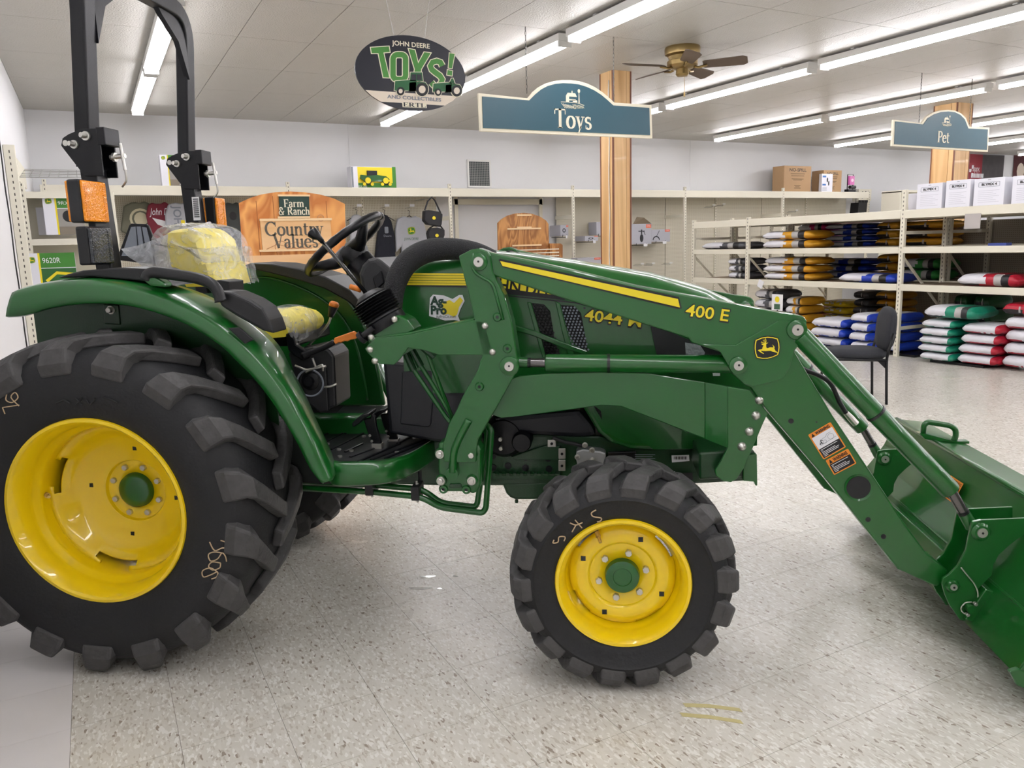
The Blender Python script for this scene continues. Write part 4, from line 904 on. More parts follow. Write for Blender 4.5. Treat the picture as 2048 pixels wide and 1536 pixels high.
# decals on the near arm
AYD = LY+.0108
plate('arm_stripe_shadow', [(997,520),(1000,518),(1358,594),(1364,617),(1355,618),(1005,534)], AYD-.0006, .0008, BDEC, arm_o, bevel=0)
plate('arm_stripe', [(1000,522),(1356,598),(1360,615),(1005,532)], AYD-.0014, .0008, YDEC, arm_o, bevel=0)
pxtext('arm_number_shadow', '400 E', (1370,621), (1460,634), 27, AYD-.0002, BDEC, arm_o, bold=.003)
pxtext('arm_number', '400 E', (1372,621), (1458,633), 24, AYD-.0008, YDEC, arm_o, bold=.0008)
bc = tp(1534, 697, LY+.004); badge(bc, Vector((1, 0, -.03)), Vector((.03, 0, 1)), .047, arm_o)
def warn(p_ul, p_ur, p_ll, y, parent, picture, ttl=True):
    ul, ur, ll = tp(*p_ul, y), tp(*p_ur, y), tp(*p_ll, y); r_ = (ur-ul); W_ = r_.length; r_.normalize(); u_ = Vector((-r_.z, 0, r_.x)); H_ = abs((ul-ll).dot(u_)); o = ll+(ul-ll)-u_*H_
    lab = shape('warning_label', rrect(W_, H_, .004, 3, W_/2, H_/2), o, r_, u_, ODEC, parent, .0006)
    n = Vector((0, -1, 0)); m_ = W_*.05; top_ = H_-(.24*W_ if not picture else .2*W_)
    if picture:
        shape('warning_picture', rect(m_, H_*.38, W_-m_, top_), o+n*.0008, r_, u_, WDEC, lab, .0004)
        dr = [q for a_ in (ell(W_*.72, H_*.58, W_*.12, W_*.12, 14), ell(W_*.42, H_*.52, W_*.07, W_*.07, 12)) for q in stroke(a_+[a_[0]], .0009)]
        dr += stroke([(W_*.3, H_*.64), (W_*.55, H_*.66), (W_*.62, H_*.72), (W_*.8, H_*.72)], .0009)+stroke([(W_*.2, H_*.47), (W_*.9, H_*.5)], .0009)+stroke([(W_*.18, H_*.52), (W_*.28, H_*.62), (W_*.38, H_*.6)], .001)
        shapes('warning_drawing', dr, o+n*.0012, r_, u_, GREYM, lab, .0003)
        shapes('warning_figure', stroke([(W_*.2, H_*.5), (W_*.28, H_*.56), (W_*.3, H_*.63), (W_*.36, H_*.59)], .003)+stroke([(W_*.28, H_*.56), (W_*.32, H_*.49)], .003), o+n*.0014, r_, u_, BDEC, lab, .0003)
        t0 = H_*.38
    else: t0 = top_
    shape('warning_text_panel', rect(m_, m_, W_-m_, t0), o+n*.0008, r_, u_, BDEC, lab, .0004)
    nl = 6; shapes('warning_text_lines', [rect(m_*2, t0-(k+1)*(t0-m_)/(nl+1)-.001, (W_-m_*2)*(.92, .2, .75, .9, .85, .3)[k], t0-(k+1)*(t0-m_)/(nl+1)+.0008) for k in range(nl)], o+n*.0012, r_, u_, WDEC, lab, .0003)
    hh = H_-top_
    text('warning_word', 'WARNING', hh*.85, o+r_*W_*.58+u_*(top_+hh*.46)+n*.001, r_, u_, BDEC, lab, width=W_*.62, bold=.0006)
    shape('warning_triangle', [(W_*.08, top_+hh*.12), (W_*.22, top_+hh*.12), (W_*.15, top_+hh*.88)], o+n*.001, r_, u_, BDEC, lab, .0004)
    return lab
warn((1616,870), (1661,844), (1648,919), AYD-.0004, arm_o, True); warn((1651,921), (1696,897), (1669,950), AYD-.0004, arm_o, False)
# cylinders
def cylinder(p0, p1, q0, q1, y, rb, rr_, band, nm, pin=None):
    a, b_ = tp(*p0, y), tp(*p1, y); c_, d_ = tp(*q0, y), tp(*q1, y); dd = (b_-a).normalized()
    o = MB().tube([a, a+dd*.006, a+dd*.012, b_-dd*.012, b_-dd*.004, b_], [rb*.6, rb*.95, rb, rb, rb*.95, rb*.7], 26).build(nm, GREEN, TR, auto=40)
    k = tp(*band, y); k = a+dd*(k-a).dot(dd); MB().tube([k-dd*.005, k+dd*.005], rb+.0022, 26).build('cable_tie', BDEC, o)
    MB().tube([c_, d_], rr_, 18).build('piston_rod', ROD, o, auto=40)
    e = (d_-c_).normalized(); MB().tube([d_-e*.01, d_+e*.004, d_+e*.05], [rr_*1.1, rr_*1.15, rr_*1.25], 16).build('rod_eye', GREEN, o, auto=40)
    MB().tube([d_-e*.018, d_-e*.006], rr_*1.12, 18).build('rod_gland', SBLK, o)
    return [o]
def mk_lift(): return cylinder((1464,728), (1090,726), (1090,726), (1052,725), LY+.055, .0325, .0165, (1217,727), 'lift_cylinder')
both(mk_lift)
def mk_tilt():
    r_ = cylinder((1598,668), (1903,983), (1903,983), (1930,1030), LY+.02, .034, .0175, (1745,832), 'tilt_cylinder')
    P = [tp(*p, LY+.1) for p in [(1600,735),(1614,742),(1640,752),(1662,768),(1678,802),(1692,826)]]
    MB().tube(spline(P, 5), .0085, 8).build('hydraulic_hose', BLK, r_[0], smooth=True)
    a, b_ = tp(1692, 826, LY+.1), tp(1712, 848, LY+.1); MB().tube([a, a.lerp(b_, .5), b_], [.01, .0125, .0125], 10).build('hose_fitting', STEEL, r_[0])
    return r_
both(mk_tilt)
# side brace from mast to front frame, bent outward near its front end
br = [(980,775),(1037,752),(1105,747),(1200,744),(1293,746),(1410,765),(1410,878),(1310,839),(1242,813),(1201,811),(1100,825),(1037,833),(1002,836),(985,830)]
plate('loader_brace', br, LY+.05, .012, GREEN, bevel=.003)
P0 = [tp(*p, LY+.05) for p in ((1410,765),(1410,878))]; P1 = [tp(*p, LY+.02) for p in ((1455,773),(1455,896))]
MB().prism([P0[0], P1[0], P1[1], P0[1]], (0, .012, 0)).build('loader_brace_bend', GREEN, TR, bevel=.002)
bp_ = plate('front_mount_plate', [(1455,773),(1500,780),(1536,826),(1525,850),(1507,893),(1487,938),(1474,958),(1462,965),(1445,962),(1432,952),(1430,940),(1443,920),(1455,896)], LY+.02, .014, GREEN, bevel=.003)
for px in ((1512,831),(1499,863),(1484,893),(1519,800)):
    q = tp(*px, LY+.02); MB().lathe([(0, -.014), (.008, -.0125), (.014, -.006), (.016, 0)], q, (0, 1, 0), 20).build('carriage_bolt', STEEL, bp_, auto=60)
plate('front_crossmember', [(1398,905),(1480,900),(1508,900),(1512,912),(1512,945),(1480,955),(1398,960)], .36, .88, DGREEN, bevel=.008)
plate('bumper_end', [(1486,912),(1514,908),(1515,972),(1511,972),(1509,964),(1486,962)], .34, .03, GREEN, bevel=.004)
# valve bracket, boot and joystick
vb = plate('valve_bracket', [(736,690),(750,676),(790,672),(822,668),(900,650),(948,640),(969,644),(986,703),(980,711),(940,710),(878,710),(845,700),(816,696),(800,718),(788,730),(758,728),(748,720),(735,706),(729,698)], LY+.0, .012, GREEN, bevel=.003)
MB().prism([tp(*p, LY+.002) for p in [(750,678),(822,668),(948,641),(948,637),(822,664),(750,674)]], (0, .06, 0)).build('bracket_flange', GREEN, vb, bevel=.003)
for px in ((970,652),(985,704),(740,699),(750,722),(742,674),(789,639)): q = tp(*px, LY+.0); MB().lathe([(0, -.011), (.007, -.01), (.012, -.004), (.0125, 0)], q, (0, 1, 0), 18).build('bracket_bolt', STEEL, vb, auto=60)
plate('valve_body', [(735,670),(742,655),(795,630),(815,640),(830,660),(815,668),(760,680)], LY+.01, .12, GREEN, bevel=.006)
b0, b1 = tp(775, 650, LY+.07), tp(738, 590, LY+.07); dd = (b1-b0); prof = []
for k in range(27):
    t = k/26; r_ = .078 if t < .3 else .08-.035*max(0, (t-.82)/.18)
    if .28 < t < .86: r_ += (.008 if k % 2 else -.010)
    prof.append((r_*.92, dd.length*t*1.05))
prof = [(0, 0)]+prof+[(.02, dd.length*1.09), (0, dd.length*1.1)]
MB().lathe(prof, b0, dd, 28).build('valve_boot', BLK, TR, auto=60)
MB().lathe([(.0, .0), (.074, 0), (.078, .01), (.078, .035), (.072, .04)], b0-dd.normalized()*.01, dd, 28).build('boot_base', SBLK, TR, auto=40)
j0, j1 = tp(732, 586, LY+.1), tp(641, 479, LY+.1); jd = (j1-j0).normalized()
js = MB().tube([j0, j1], .0075, 12).build('joystick', mat('gloss_black_rod', (14, 15, 18), .15, coat=.6), TR, smooth=True)
k1 = tp(622, 463, LY+.1); MB().tube([j1-jd*.01, j1+jd*.008, j1.lerp(k1, .45), j1.lerp(k1, .9), k1, k1+jd*.004], [.009, .011, .018, .022, .018, .009], 18).build('joystick_knob', SBLK, js, smooth=True)
q = tp(727, 672, LY+.0); MB().cyl(q, q+Vector((.04, 0, .03)), .012, 10).cyl(q+Vector((-.012, 0, -.01)), q, .024, 14).build('quick_coupler', SBLK, TR, auto=40)
# braided hose sleeve arching from the valve to behind the mast
SLV = mat('black_braided_sleeve', (24, 25, 28), .7, bump=.7, bscale=260)
sp_ = [tp(790, 648, .42), tp(786, 610, .43), tp(792, 565, .45), tp(815, 525, .47), tp(855, 502, .5), tp(905, 498, .53), tp(950, 503, .56), tp(985, 515, .6)]
P = spline(sp_, 6); MB().tube(P, [.03+.014*math.sin(math.pi*i/(len(P)-1)) for i in range(len(P))], 16).build('hose_sleeve', SLV, TR, smooth=True)
# ---------------------------------------------------------------- bucket and quick attach
prof = [(3.06, .14), (3.10, .215), (3.14, .29), (3.19, .36), (3.235, .43), (3.265, .50), (3.289, .565), (3.43, .548)]
Y0b, Y1b = -.06, 1.66
bk = MB().grid([[Vector((x, y, z)) for y in (Y0b, Y0b+.3, YC, Y1b-.3, Y1b)] for x, z in prof]).build('bucket', GREEN, TR, solid=.008)
MB().grid([[Vector((x, y, z)) for y in (Y0b, YC, Y1b)] for x, z in [(3.06, .14), (3.2, .08), (3.45, .03), (3.66, .008)]]).build('bucket_floor', GREEN, bk, solid=.01)
for y in (Y0b, Y1b):
    MB().prism([Vector((x, y-.004, z)) for x, z in prof+[(3.56, .3), (3.68, .02), (3.64, .004), (3.45, .022), (3.2, .07)]], (0, .008, 0)).build('bucket_side', GREEN, bk, bevel=.003)
    MB().prism([Vector((x, y-.010, z)) for x, z in ((3.035, .15), (3.06, .16), (3.2, .1), (3.5, .04), (3.5, .0), (3.2, .05), (3.06, .105))], (0, .02, 0)).build('bucket_skid', GREEN, bk, bevel=.003)
MB().tube([Vector((3.138, Y0b, .29)), Vector((3.138, Y1b, .29))], .006, 6).build('bucket_seam', GREEN, bk)
MB().tube([Vector((3.287, Y0b, .566)), Vector((3.287, Y1b, .566))], .012, 10).build('bucket_top_bar', GREEN, bk, smooth=True)
MB().box((3.3, 1.2, .555), (3.44, 1.24, .566)).build('hook_base', GREEN, bk)
hk = [tp(*p, 1.22) for p in [(1846,872),(1848,850),(1855,844),(1900,851),(1911,858),(1912,872),(1906,884)]]
MB().tube(bend(hk, .03), .013, 10).build('grab_hook', GREEN, bk, smooth=True)
MB().prism([tp(*p, 1.2) for p in [(1840,868),(1852,868),(1914,884),(1914,890),(1850,878)]], (0, .05, 0)).build('hook_foot', GREEN, bk)
def mk_mount():
    pp = [(1944,1043),(1962,1040),(2060,1036),(2060,1060),(2020,1090),(1998,1110),(1987,1130),(1984,1150),(1962,1172),(1955,1180),(1962,1190),(1964,1205),(1945,1234),(1930,1242),(1920,1240),(1900,1212),(1890,1190),(1884,1168),(1886,1156),(1897,1150),(1915,1132),(1932,1100),(1937,1075)]
    o = plate('bucket_mount_plate', pp, LY-.02, .01, GREEN, bevel=.002)
    c = dup(o, TR, (0, .115, 0))
    for px, r_, rp_ in (((1961,1063), .032, .0175), ((1904,1171), .024, .012)):
        q = tp(*px, LY-.02); MB().lathe([(0, -.014), (r_*.75, -.014), (r_, -.006), (r_, 0)], q, (0, 1, 0), 26).build('pin_boss', GREEN, o, auto=40)
        MB().lathe([(0, -.018), (rp_*.95, -.018), (rp_, -.013)], q, (0, 1, 0), 22).build('pivot_pin', STEEL, o, auto=40)
        MB().cyl(q+Vector((0, -.0195, 0)), q+Vector((0, -.017, 0)), .004, 8).build('grease_nipple', BDEC, o)
    MB().tube(spline([tp(*p, LY-.028) for p in [(1922,1135),(1936,1152),(1950,1170),(1956,1190),(1950,1216),(1932,1228),(1922,1218),(1930,1206),(1944,1204)]], 5), .0025, 6).build('lynch_pin_cable', STEEL, o, smooth=True)
    q = tp(1936, 1212, LY-.02); MB().cyl(q+Vector((0, .0, 0)), q+Vector((0, -.03, 0)), .015, 14).build('latch_pin', GREEN, o, auto=40)
    for px in ((1946,1203),(1930,1224)): bolt(tp(*px, LY-.02)+Vector((0, -.01, 0)), .007, .016, o, STEEL, washer=False)
    return [o]
both(mk_mount)
qa = [Vector((3.07, y, .17)) for y in (LY-.03, LY+SEP+.12)]
MB().prism([Vector((3.075, LY-.04, .155)), Vector((3.04, LY-.04, .165)), Vector((3.10, LY-.04, .28)), Vector((3.13, LY-.04, .27))], (0, SEP+.2, 0)).build('attach_frame', GREEN, TR, bevel=.004)
qb = prof
# bucket warning label, lying on the sloped bucket back
d1 = Vector((3.265-3.235, 0, .07)).normalized(); q = Vector((3.232, .84, .45)); n_ = Vector((-d1.z, 0, d1.x)); rr1 = Vector((0, -1, 0)); o_ = q+n_*.012
lab = shape('warning_label', rect(-.06, -.045, .06, .045), o_, rr1, d1, ODEC, bk, .001); shape('warning_text_panel', rect(-.02, -.04, .055, .02), o_+n_*.0006, rr1, d1, BDEC, lab, .0004); shape('warning_picture', rect(-.056, -.04, -.022, .04), o_+n_*.0006, rr1, d1, WDEC, lab, .0004)
shapes('warning_text_lines', [rect(-.012, -.03+k*.012, .048, -.026+k*.012) for k in range(4)], o_+n_*.001, rr1, d1, WDEC, lab, .0003)
text('warning_word', 'WARNING', .017, o_+rr1*.016+d1*.033+n_*.001, rr1, d1, BDEC, lab)
# ---------------------------------------------------------------- plastic covers (loose, over the seat)
def plastic(lo=.1, hi=.42, nm='film'):
    m = bpy.data.materials.new('clear_plastic_film'); m.use_nodes = True; nt = m.node_tree; b = nt.nodes['Principled BSDF']; out = nt.nodes['Material Output']
    b.inputs['Base Color'].default_value = (.85, .87, .9, 1); b.inputs['Roughness'].default_value = .18; b.inputs['Specular IOR Level'].default_value = .8
    tr = nt.nodes.new('ShaderNodeBsdfTransparent'); mx = nt.nodes.new('ShaderNodeMixShader'); tc = nt.nodes.new('ShaderNodeTexCoord'); n = nt.nodes.new('ShaderNodeTexNoise'); n.inputs['Scale'].default_value = 16; n.inputs['Detail'].default_value = 4
    n.inputs['Distortion'].default_value = 1
    nt.links.new(tc.outputs['Object'], n.inputs['Vector']); bp = nt.nodes.new('ShaderNodeBump'); bp.inputs['Strength'].default_value = .9; bp.inputs['Distance'].default_value = .03
    nt.links.new(n.outputs['Fac'], bp.inputs['Height']); nt.links.new(bp.outputs['Normal'], b.inputs['Normal'])
    mr = nt.nodes.new('ShaderNodeMapRange'); mr.inputs[1].default_value = .3; mr.inputs[2].default_value = .7; mr.inputs[3].default_value = lo; mr.inputs[4].default_value = hi
    nt.links.new(n.outputs['Fac'], mr.inputs[0]); nt.links.new(mr.outputs[0], mx.inputs[0])
    nt.links.new(tr.outputs[0], mx.inputs[1]); nt.links.new(b.outputs[0], mx.inputs[2]); nt.links.new(mx.outputs[0], out.inputs[0]); MATS[nm] = m; return m
FILM = plastic(); FILM2 = plastic(.5, .85, 'film2')
random.seed(4)
def film(name, rows_px, lab):
    rows = []
    for r_ in rows_px: rows.append(spline([tp(a, b_, y)+Vector([random.uniform(-.004, .004) for _ in range(3)]) for a, b_, y in r_], 5))
    cols = list(zip(*rows)); rows2 = [spline(list(c), 5) for c in cols]
    o = MB().grid(rows2).build(name, FILM, None, smooth=True)
    o.location = TO; o.rotation_euler = (0, 0, -AZ); return tag(o, lab, 'plastic cover')
def seat_bag():
    rnd = random.Random(8); L0 = tp(343, 545, .6); zb, zt_ = L0.z-.06, tp(396, 458, .6).z+.005; rows = []; x0 = .035
    for i in range(25):
        t = i/24; y = .58+.405*t; k = 1-.05*(abs(t-.5)*2)**4; bulge = .03*math.sin(math.pi*t)
        prof = [(x0-.05, zb+.1), (x0-.06, zb+.2), (x0-.06, zt_-.05), (x0-.03, zt_+.01), (x0+.04, zt_+.022), (x0+.1, zt_+.018), (x0+.145+bulge*.3, zt_-.02), (x0+.16+bulge, zt_-.08), (x0+.165+bulge, zt_-.14), (x0+.175+bulge, zb+.16), (x0+.18+bulge, zb+.1), (x0+.2+bulge, zb)]
        P = spline([Vector((a, y, zb+(b-zb)*k)) for a, b in prof], 3)
        rows.append([p+Vector((rnd.uniform(-.006, .006), rnd.uniform(-.004, .004), rnd.uniform(-.004, .004))) for p in P])
    b = MB().grid(rows)
    n = len(rows[0]); h = n//2
    b.grid([[rows[0][k] for k in range(h)], [(rows[0][k]+rows[0][n-1-k])/2+Vector((0, -.012, 0)) for k in range(h)], [rows[0][n-1-k] for k in range(h)]])
    f1 = [[(243,498,.62),(275,490,.6),(305,480,.58),(334,467,.575)], [(258,512,.62),(285,505,.6),(312,497,.58),(336,490,.575)], [(278,530,.62),(300,524,.6),(320,518,.58),(340,512,.575)], [(294,549,.62),(312,548,.6),(330,548,.58),(346,548,.575)]]
    f2 = [[(372,456,.6),(395,450,.75),(416,442,.95),(424,447,1.04)], [(392,462,.62),(412,464,.76),(432,466,.94),(442,474,1.05)], [(420,470,.7),(432,478,.8),(446,488,.95),(456,500,1.05)]]
    fl_ = MB()
    for f in (f1, f2):
        rr = [spline([tp(a, c, y)+Vector([rnd.uniform(-.004, .004) for _ in range(3)]) for a, c, y in r_], 5) for r_ in f]; fl_.grid([spline(list(c), 5) for c in zip(*rr)])
    o = b.build('plastic_cover', FILM, None, smooth=True); o.location = TO; o.rotation_euler = (0, 0, -AZ)
    g = fl_.build('loose_flap', FILM2, o, smooth=True)
    return tag(o, 'clear wrinkled plastic bag over the yellow tractor seat back', 'plastic cover')
seat_bag()
film('plastic_cover', [[(556,612,.55),(580,608,.62),(610,614,.72),(640,630,.9)], [(562,630,.53),(595,622,.6),(625,632,.7),(645,640,.88)], [(572,656,.53),(600,655,.58),(628,652,.68),(640,648,.86)], [(578,674,.54),(598,682,.58),(622,668,.66),(636,656,.84)]], 'clear plastic wrap over the front of the yellow seat cushion')
# ================================================================ SHOP FITTINGS
def pegmat(name, rgb, hole=(150, 138, 112)):
    m = bpy.data.materials.new(name); m.use_nodes = True; nt = m.node_tree; b = nt.nodes['Principled BSDF']; L = nt.links.new
    g = nt.nodes.new('ShaderNodeNewGeometry'); mp = nt.nodes.new('ShaderNodeMapping'); mp.inputs['Scale'].default_value = (1/.0254,)*3; L(g.outputs['Position'], mp.inputs[0])
    fr = nt.nodes.new('ShaderNodeVectorMath'); fr.operation = 'FRACTION'; L(mp.outputs[0], fr.inputs[0])
    sb = nt.nodes.new('ShaderNodeVectorMath'); sb.operation = 'SUBTRACT'; sb.inputs[1].default_value = (.5, .5, .5); L(fr.outputs[0], sb.inputs[0])
    sp = nt.nodes.new('ShaderNodeSeparateXYZ'); L(sb.outputs[0], sp.inputs[0])
    def sq(i):
        n = nt.nodes.new('ShaderNodeMath'); n.operation = 'MULTIPLY'; L(sp.outputs[i], n.inputs[0]); L(sp.outputs[i], n.inputs[1]); return n
    a = nt.nodes.new('ShaderNodeMath'); a.operation = 'ADD'; L(sq(name_axis).outputs[0], a.inputs[0]); L(sq(2).outputs[0], a.inputs[1])
    lt = nt.nodes.new('ShaderNodeMath'); lt.operation = 'LESS_THAN'; lt.inputs[1].default_value = .045; L(a.outputs[0], lt.inputs[0])
    mx = nt.nodes.new('ShaderNodeMix'); mx.data_type = 'RGBA'; mx.inputs[6].default_value = (*lin([v/255 for v in rgb]), 1); mx.inputs[7].default_value = (*lin([v/255 for v in hole]), 1)
    L(lt.outputs[0], mx.inputs[0]); L(mx.outputs[2], b.inputs['Base Color']); b.inputs['Roughness'].default_value = .6; MATS[name] = m; return m
name_axis = 0; PEG = pegmat('cream_pegboard', (212, 206, 188))
name_axis = 1; PEGY = pegmat('grey_pegboard', (168, 160, 146), (120, 112, 100))
SHELFB = mat('brown_shelf_board', (168, 150, 128), .6, noise=.08)
SLOT = mat('post_slot', (70, 66, 58), .7)
GREYW = mat('grey_wire', (150, 150, 146), .4, metal=.6)
KRAFT = mat('kraft_cardboard', (176, 142, 104), .7, noise=.05)
LGREY = mat('grey_carton', (176, 176, 184), .6)
ORL = mat('orange_brand_panel', (232, 100, 50), .5)
LGREEN = mat('box_green', (62, 128, 46), .4)
WBOX = mat('white_carton', (232, 232, 240), .5)
BARN = mat('sign_cream', (238, 230, 206), .5)
TEAL = mat('sign_teal', (44, 84, 98), .45)
CLOTHK = mat('black_cloth', (26, 28, 38), .9, noise=.2, bump=.3, bscale=40)
XA, ZA = Vector((1, 0, 0)), Vector((0, 0, 1))
def post(parent, x, y, z0, z1, w_=.045, d_=.045, face=-1, axis='y', slots=True, name='upright'):
    o = MB().box((x-w_/2, y-d_/2, z0), (x+w_/2, y+d_/2, z1)).build(name, CREAM, parent, bevel=.003, seg=1)
    if slots:
        b = MB(); n = int((z1-z0)/.05)
        for k in range(n):
            z = z0+.03+k*.05
            if axis == 'y': b.box((x-.004, y-d_/2-.0015, z), (x+.004, y-d_/2+.001, z+.022))
            else: b.box((x-w_/2-.0015, y-.004, z), (x-w_/2+.001, y+.004, z+.022))
        tag(b.build('upright_slots', SLOT, o), kind='stuff')
    return o
# ---- wall racks along the back wall
YF, YB = 11.45, 12.0
xs = [-.45, .2, 2.55, 5.01, 7.25, 9.65, 12.1, 14.58]
names = ['corner', 'the tee shirts', 'the sweatshirts and cooler bags', 'the arched oak display', 'the timber column and grey cartons', 'empty peg hooks', 'the cardboard fuel-can cartons']
for i in range(len(xs)-1):
    x0, x1 = xs[i], xs[i+1]
    t = empty('wall_rack', (0, 0, 0), 0, 'cream steel wall rack bay at the back wall by '+names[i], 'shelving')
    post(t, x0 if i else x0+.05, YF, 0, 2.46)
    if i == len(xs)-2: post(t, x1, YF, 0, 2.42)
    MB().box((x0, YF-.02, 2.27), (x1, YF+.01, 2.395)).build('top_beam', CREAM, t, bevel=.004)
    MB().box((x0, YF, 2.375), (x1, YB, 2.392)).build('top_shelf', CREAM, t)
    if i != 3:
        n = max(1, round((x1-x0)/1.22))
        for k in range(n):
            a, b_ = x0+(x1-x0)*k/n, x0+(x1-x0)*(k+1)/n
            MB().box((a+.006, YB+.0, .1), (b_-.006, YB+.012, 2.3)).build('pegboard_panel', PEG, t)
            if k: post(t, a, YB-.01, .1, 2.3, .03, .02)
    else:
        for xx in (x0+.35, x1-.3): MB().box((xx-.03, YB, 0), (xx+.03, YB+.03, 2.3)).build('side_trim', CREAM, t)
        MB().box((x0+.3, YB, 2.18), (x1-.25, YB+.03, 2.27)).build('head_trim', CREAM, t)
    for zz in (1.95,): MB().box((x1-.018, YF, zz-.03), (x1+.018, YB, zz+.03)).build('side_brace', CREAM, t)
    MB().box((x0, YB-.03, .0), (x1, YB, .1)).build('base_rail', CREAM, t)
# air vent
va, vb_ = aty(937, 323, WY), aty(979, 372, WY)
t = empty('air_vent', (0, 0, 0), 0, 'white framed air vent with dark grid high on the back wall', 'vent')
MB().box((va.x, WY-.006, vb_.z), (vb_.x, WY-.002, va.z)).build('dark_opening', mat('vent_dark', (60, 66, 66), .8), t)
for a, b_ in (((va.x-.03, vb_.z-.03), (vb_.x+.03, vb_.z)), ((va.x-.03, va.z), (vb_.x+.03, va.z+.03)), ((va.x-.03, vb_.z), (va.x, va.z)), ((vb_.x, vb_.z), (vb_.x+.03, va.z))):
    MB().box((a[0], WY-.018, a[1]), (b_[0], WY-.001, b_[1])).build('vent_frame', FIXM, t)
b = MB()
for k in range(1, 12): x = va.x+(vb_.x-va.x)*k/12; b.box((x-.002, WY-.012, vb_.z), (x+.002, WY-.008, va.z))
for k in range(1, 14): z = vb_.z+(va.z-vb_.z)*k/14; b.box((va.x, WY-.012, z-.002), (vb_.x, WY-.008, z+.002))
tag(b.build('vent_grid', GREYW, t), kind='stuff')
# ---- hanging signs (planes parallel to the back wall)
def aty_poly(pts, y): return [aty(a, b_, y) for a, b_ in pts]
def chain(parent, a, b_):
    n = int((a-b_).length/.035); bb = MB()
    for k in range(n):
        p = b_.lerp(a, (k+.5)/n); d = Vector((1, 0, 0)) if k % 2 else Vector((0, 1, 0))
        ring = [p+d*.006*math.cos(2*math.pi*q/8)+ZA*.022*math.sin(2*math.pi*q/8) for q in range(9)]; bb.tube(ring, .0022, 4, False)
    return tag(bb.build('chain', mat('dark_chain', (90, 88, 84), .4, metal=.8), parent), kind='stuff')
def barn(parent, o, s):
    p = [[(-.55,-.1),(-.55,.3),(-.42,.48),(-.3,.3),(-.3,-.1)], [(-.3,.02),(.22,.02),(.22,.1),(-.3,.1)], [(-.42,.5),(.18,.5),(.32,.26),(-.28,.26)], [(.0,-.12),(.3,-.12),(.36,.0),(.3,.06),(-.02,.06)], [(.44,-.1),(.47,.55),(.5,.55),(.54,-.1)], ell(.485,.66,.1,.13,10), [(-.1,.5),(-.1,.6),(-.06,.66),(-.02,.6),(-.02,.5)]]
    p += stroke([(-.95,-.12),(-.4,-.1),(.4,-.12),(.9,-.25)], .035)
    for k in range(7): p += stroke([(-.9+.13*k,-.2-.02*k),(-.62+.13*k,-.5)], .035)
    for k in range(8): p += stroke([(-.02+.11*k,-.2-.01*k),(.12+.11*k,-.52+.012*k)], .035)
    shapes('barn_emblem', [[(x*s, y*s) for x, y in q] for q in p], o, XA, ZA, BARN, parent, .003)
def aisle_sign(pts, inner, y, word, tc, size, bc, bs, lab, chains):
    c = aty(*tc, y); t = empty('aisle_sign', (c.x, y, c.z), 0, lab, 'sign'); off = -Vector((c.x, y, c.z))
    MB().prism([p+off for p in aty_poly(pts, y)], (0, .025, 0)).build('cream_board', BARN, t, bevel=.003)
    MB().prism([p+off+Vector((0, -.006, 0)) for p in aty_poly(inner, y)], (0, .008, 0)).build('teal_panel', TEAL, t)
    serif('sign_lettering', word, size, Vector((0, -.0085, -size*.38)), XA, ZA, BARN, t, .003)
    barn(t, aty(*bc, y)+off+Vector((0, -.0085, 0)), bs)
    for px, py, tx2, ty2 in chains:
        a = aty(px, py, y); chain(t, Vector((a.x, y+.012, CZ))+off, a+off+Vector((0, .012, 0)))
    return t
arc = [(1056,196.5),(1066,184),(1078,174),(1092,166.5),(1108,162),(1125,160),(1141,160),(1158,162),(1175,167),(1190,174),(1205,184),(1217,194),(1229,205)]
inn = [(1058,201),(1070,189),(1082,179),(1095,172),(1110,168),(1125,166.5),(1141,167),(1157,169),(1173,174),(1188,181),(1202,190),(1214,200),(1226,211)]
aisle_sign([(957,186)]+arc+[(1303,210),(1305,277),(960.5,262.5)], [(964,193)]+inn+[(1298,216),(1299.5,270.5),(966,256)], 6.33, 'Toys', (1146,243), .165, (1145,202), .135, 'teal hanging aisle sign with cream border reading Toys', [(1055,186,0,0),(1229,203,0,0)])
arc2 = [(1844,246),(1853,233),(1866,225),(1881,220.5),(1896,219.5),(1910,221),(1922,226.5),(1932,236),(1939,253)]
inn2 = [(1846,249),(1855,236.5),(1868,228.5),(1882,224),(1896,223),(1909,224.5),(1920,230),(1929,239),(1936,257)]
aisle_sign([(1787,239)]+arc2+[(1979,255),(1976,304),(1784,292)], [(1790,243)]+inn2+[(1975,259),(1973,300),(1788,288.5)], 6.33, 'Pet', (1886,277), .135, (1893,244), .1, 'smaller teal hanging aisle sign reading Pet', [(1840,245,0,0),(1940,253,0,0)])
# oval toys sign
OY = 5.2; oc0 = aty(824, 147, OY); OV = empty('oval_sign', oc0, 0, 'black oval hanging sign with green outlined toy lettering and tractors', 'sign')
def oc(x, y): return aty(700+x*.12207, 60+y*.12207, OY)-oc0
NVY = mat('navy_black_sign', (24, 26, 38), .35)
ow, oh = (aty(934, 155, OY)-aty(714, 133, OY)).length/2, (aty(824, 72, OY).z-aty(824, 222, OY).z)/2
MB().prism([Vector((x, 0, y)) for x, y in ell(0, 0, ow, oh, 56)], (0, .012, 0)).build('oval_board', NVY, OV)
SCRM = mat('sign_salmon_cream', (232, 218, 200), .5); SGRN = mat('sign_green', (74, 138, 60), .45)
zt1, zt0 = oc(1000, 1035).z, oc(1000, 1205).z
def ovx(z): return ow*math.sqrt(max(0, 1-(z/oh)**2))*.995
band = [(-ovx(zt1), zt1), (-ovx((zt1+zt0)/2), (zt1+zt0)/2), (-ovx(zt0), zt0), (ovx(zt0), zt0), (ovx((zt1+zt0)/2), (zt1+zt0)/2), (ovx(zt1), zt1)]
shape('cream_band', band, (0, -.002, 0), XA, ZA, SCRM, OV, .002)
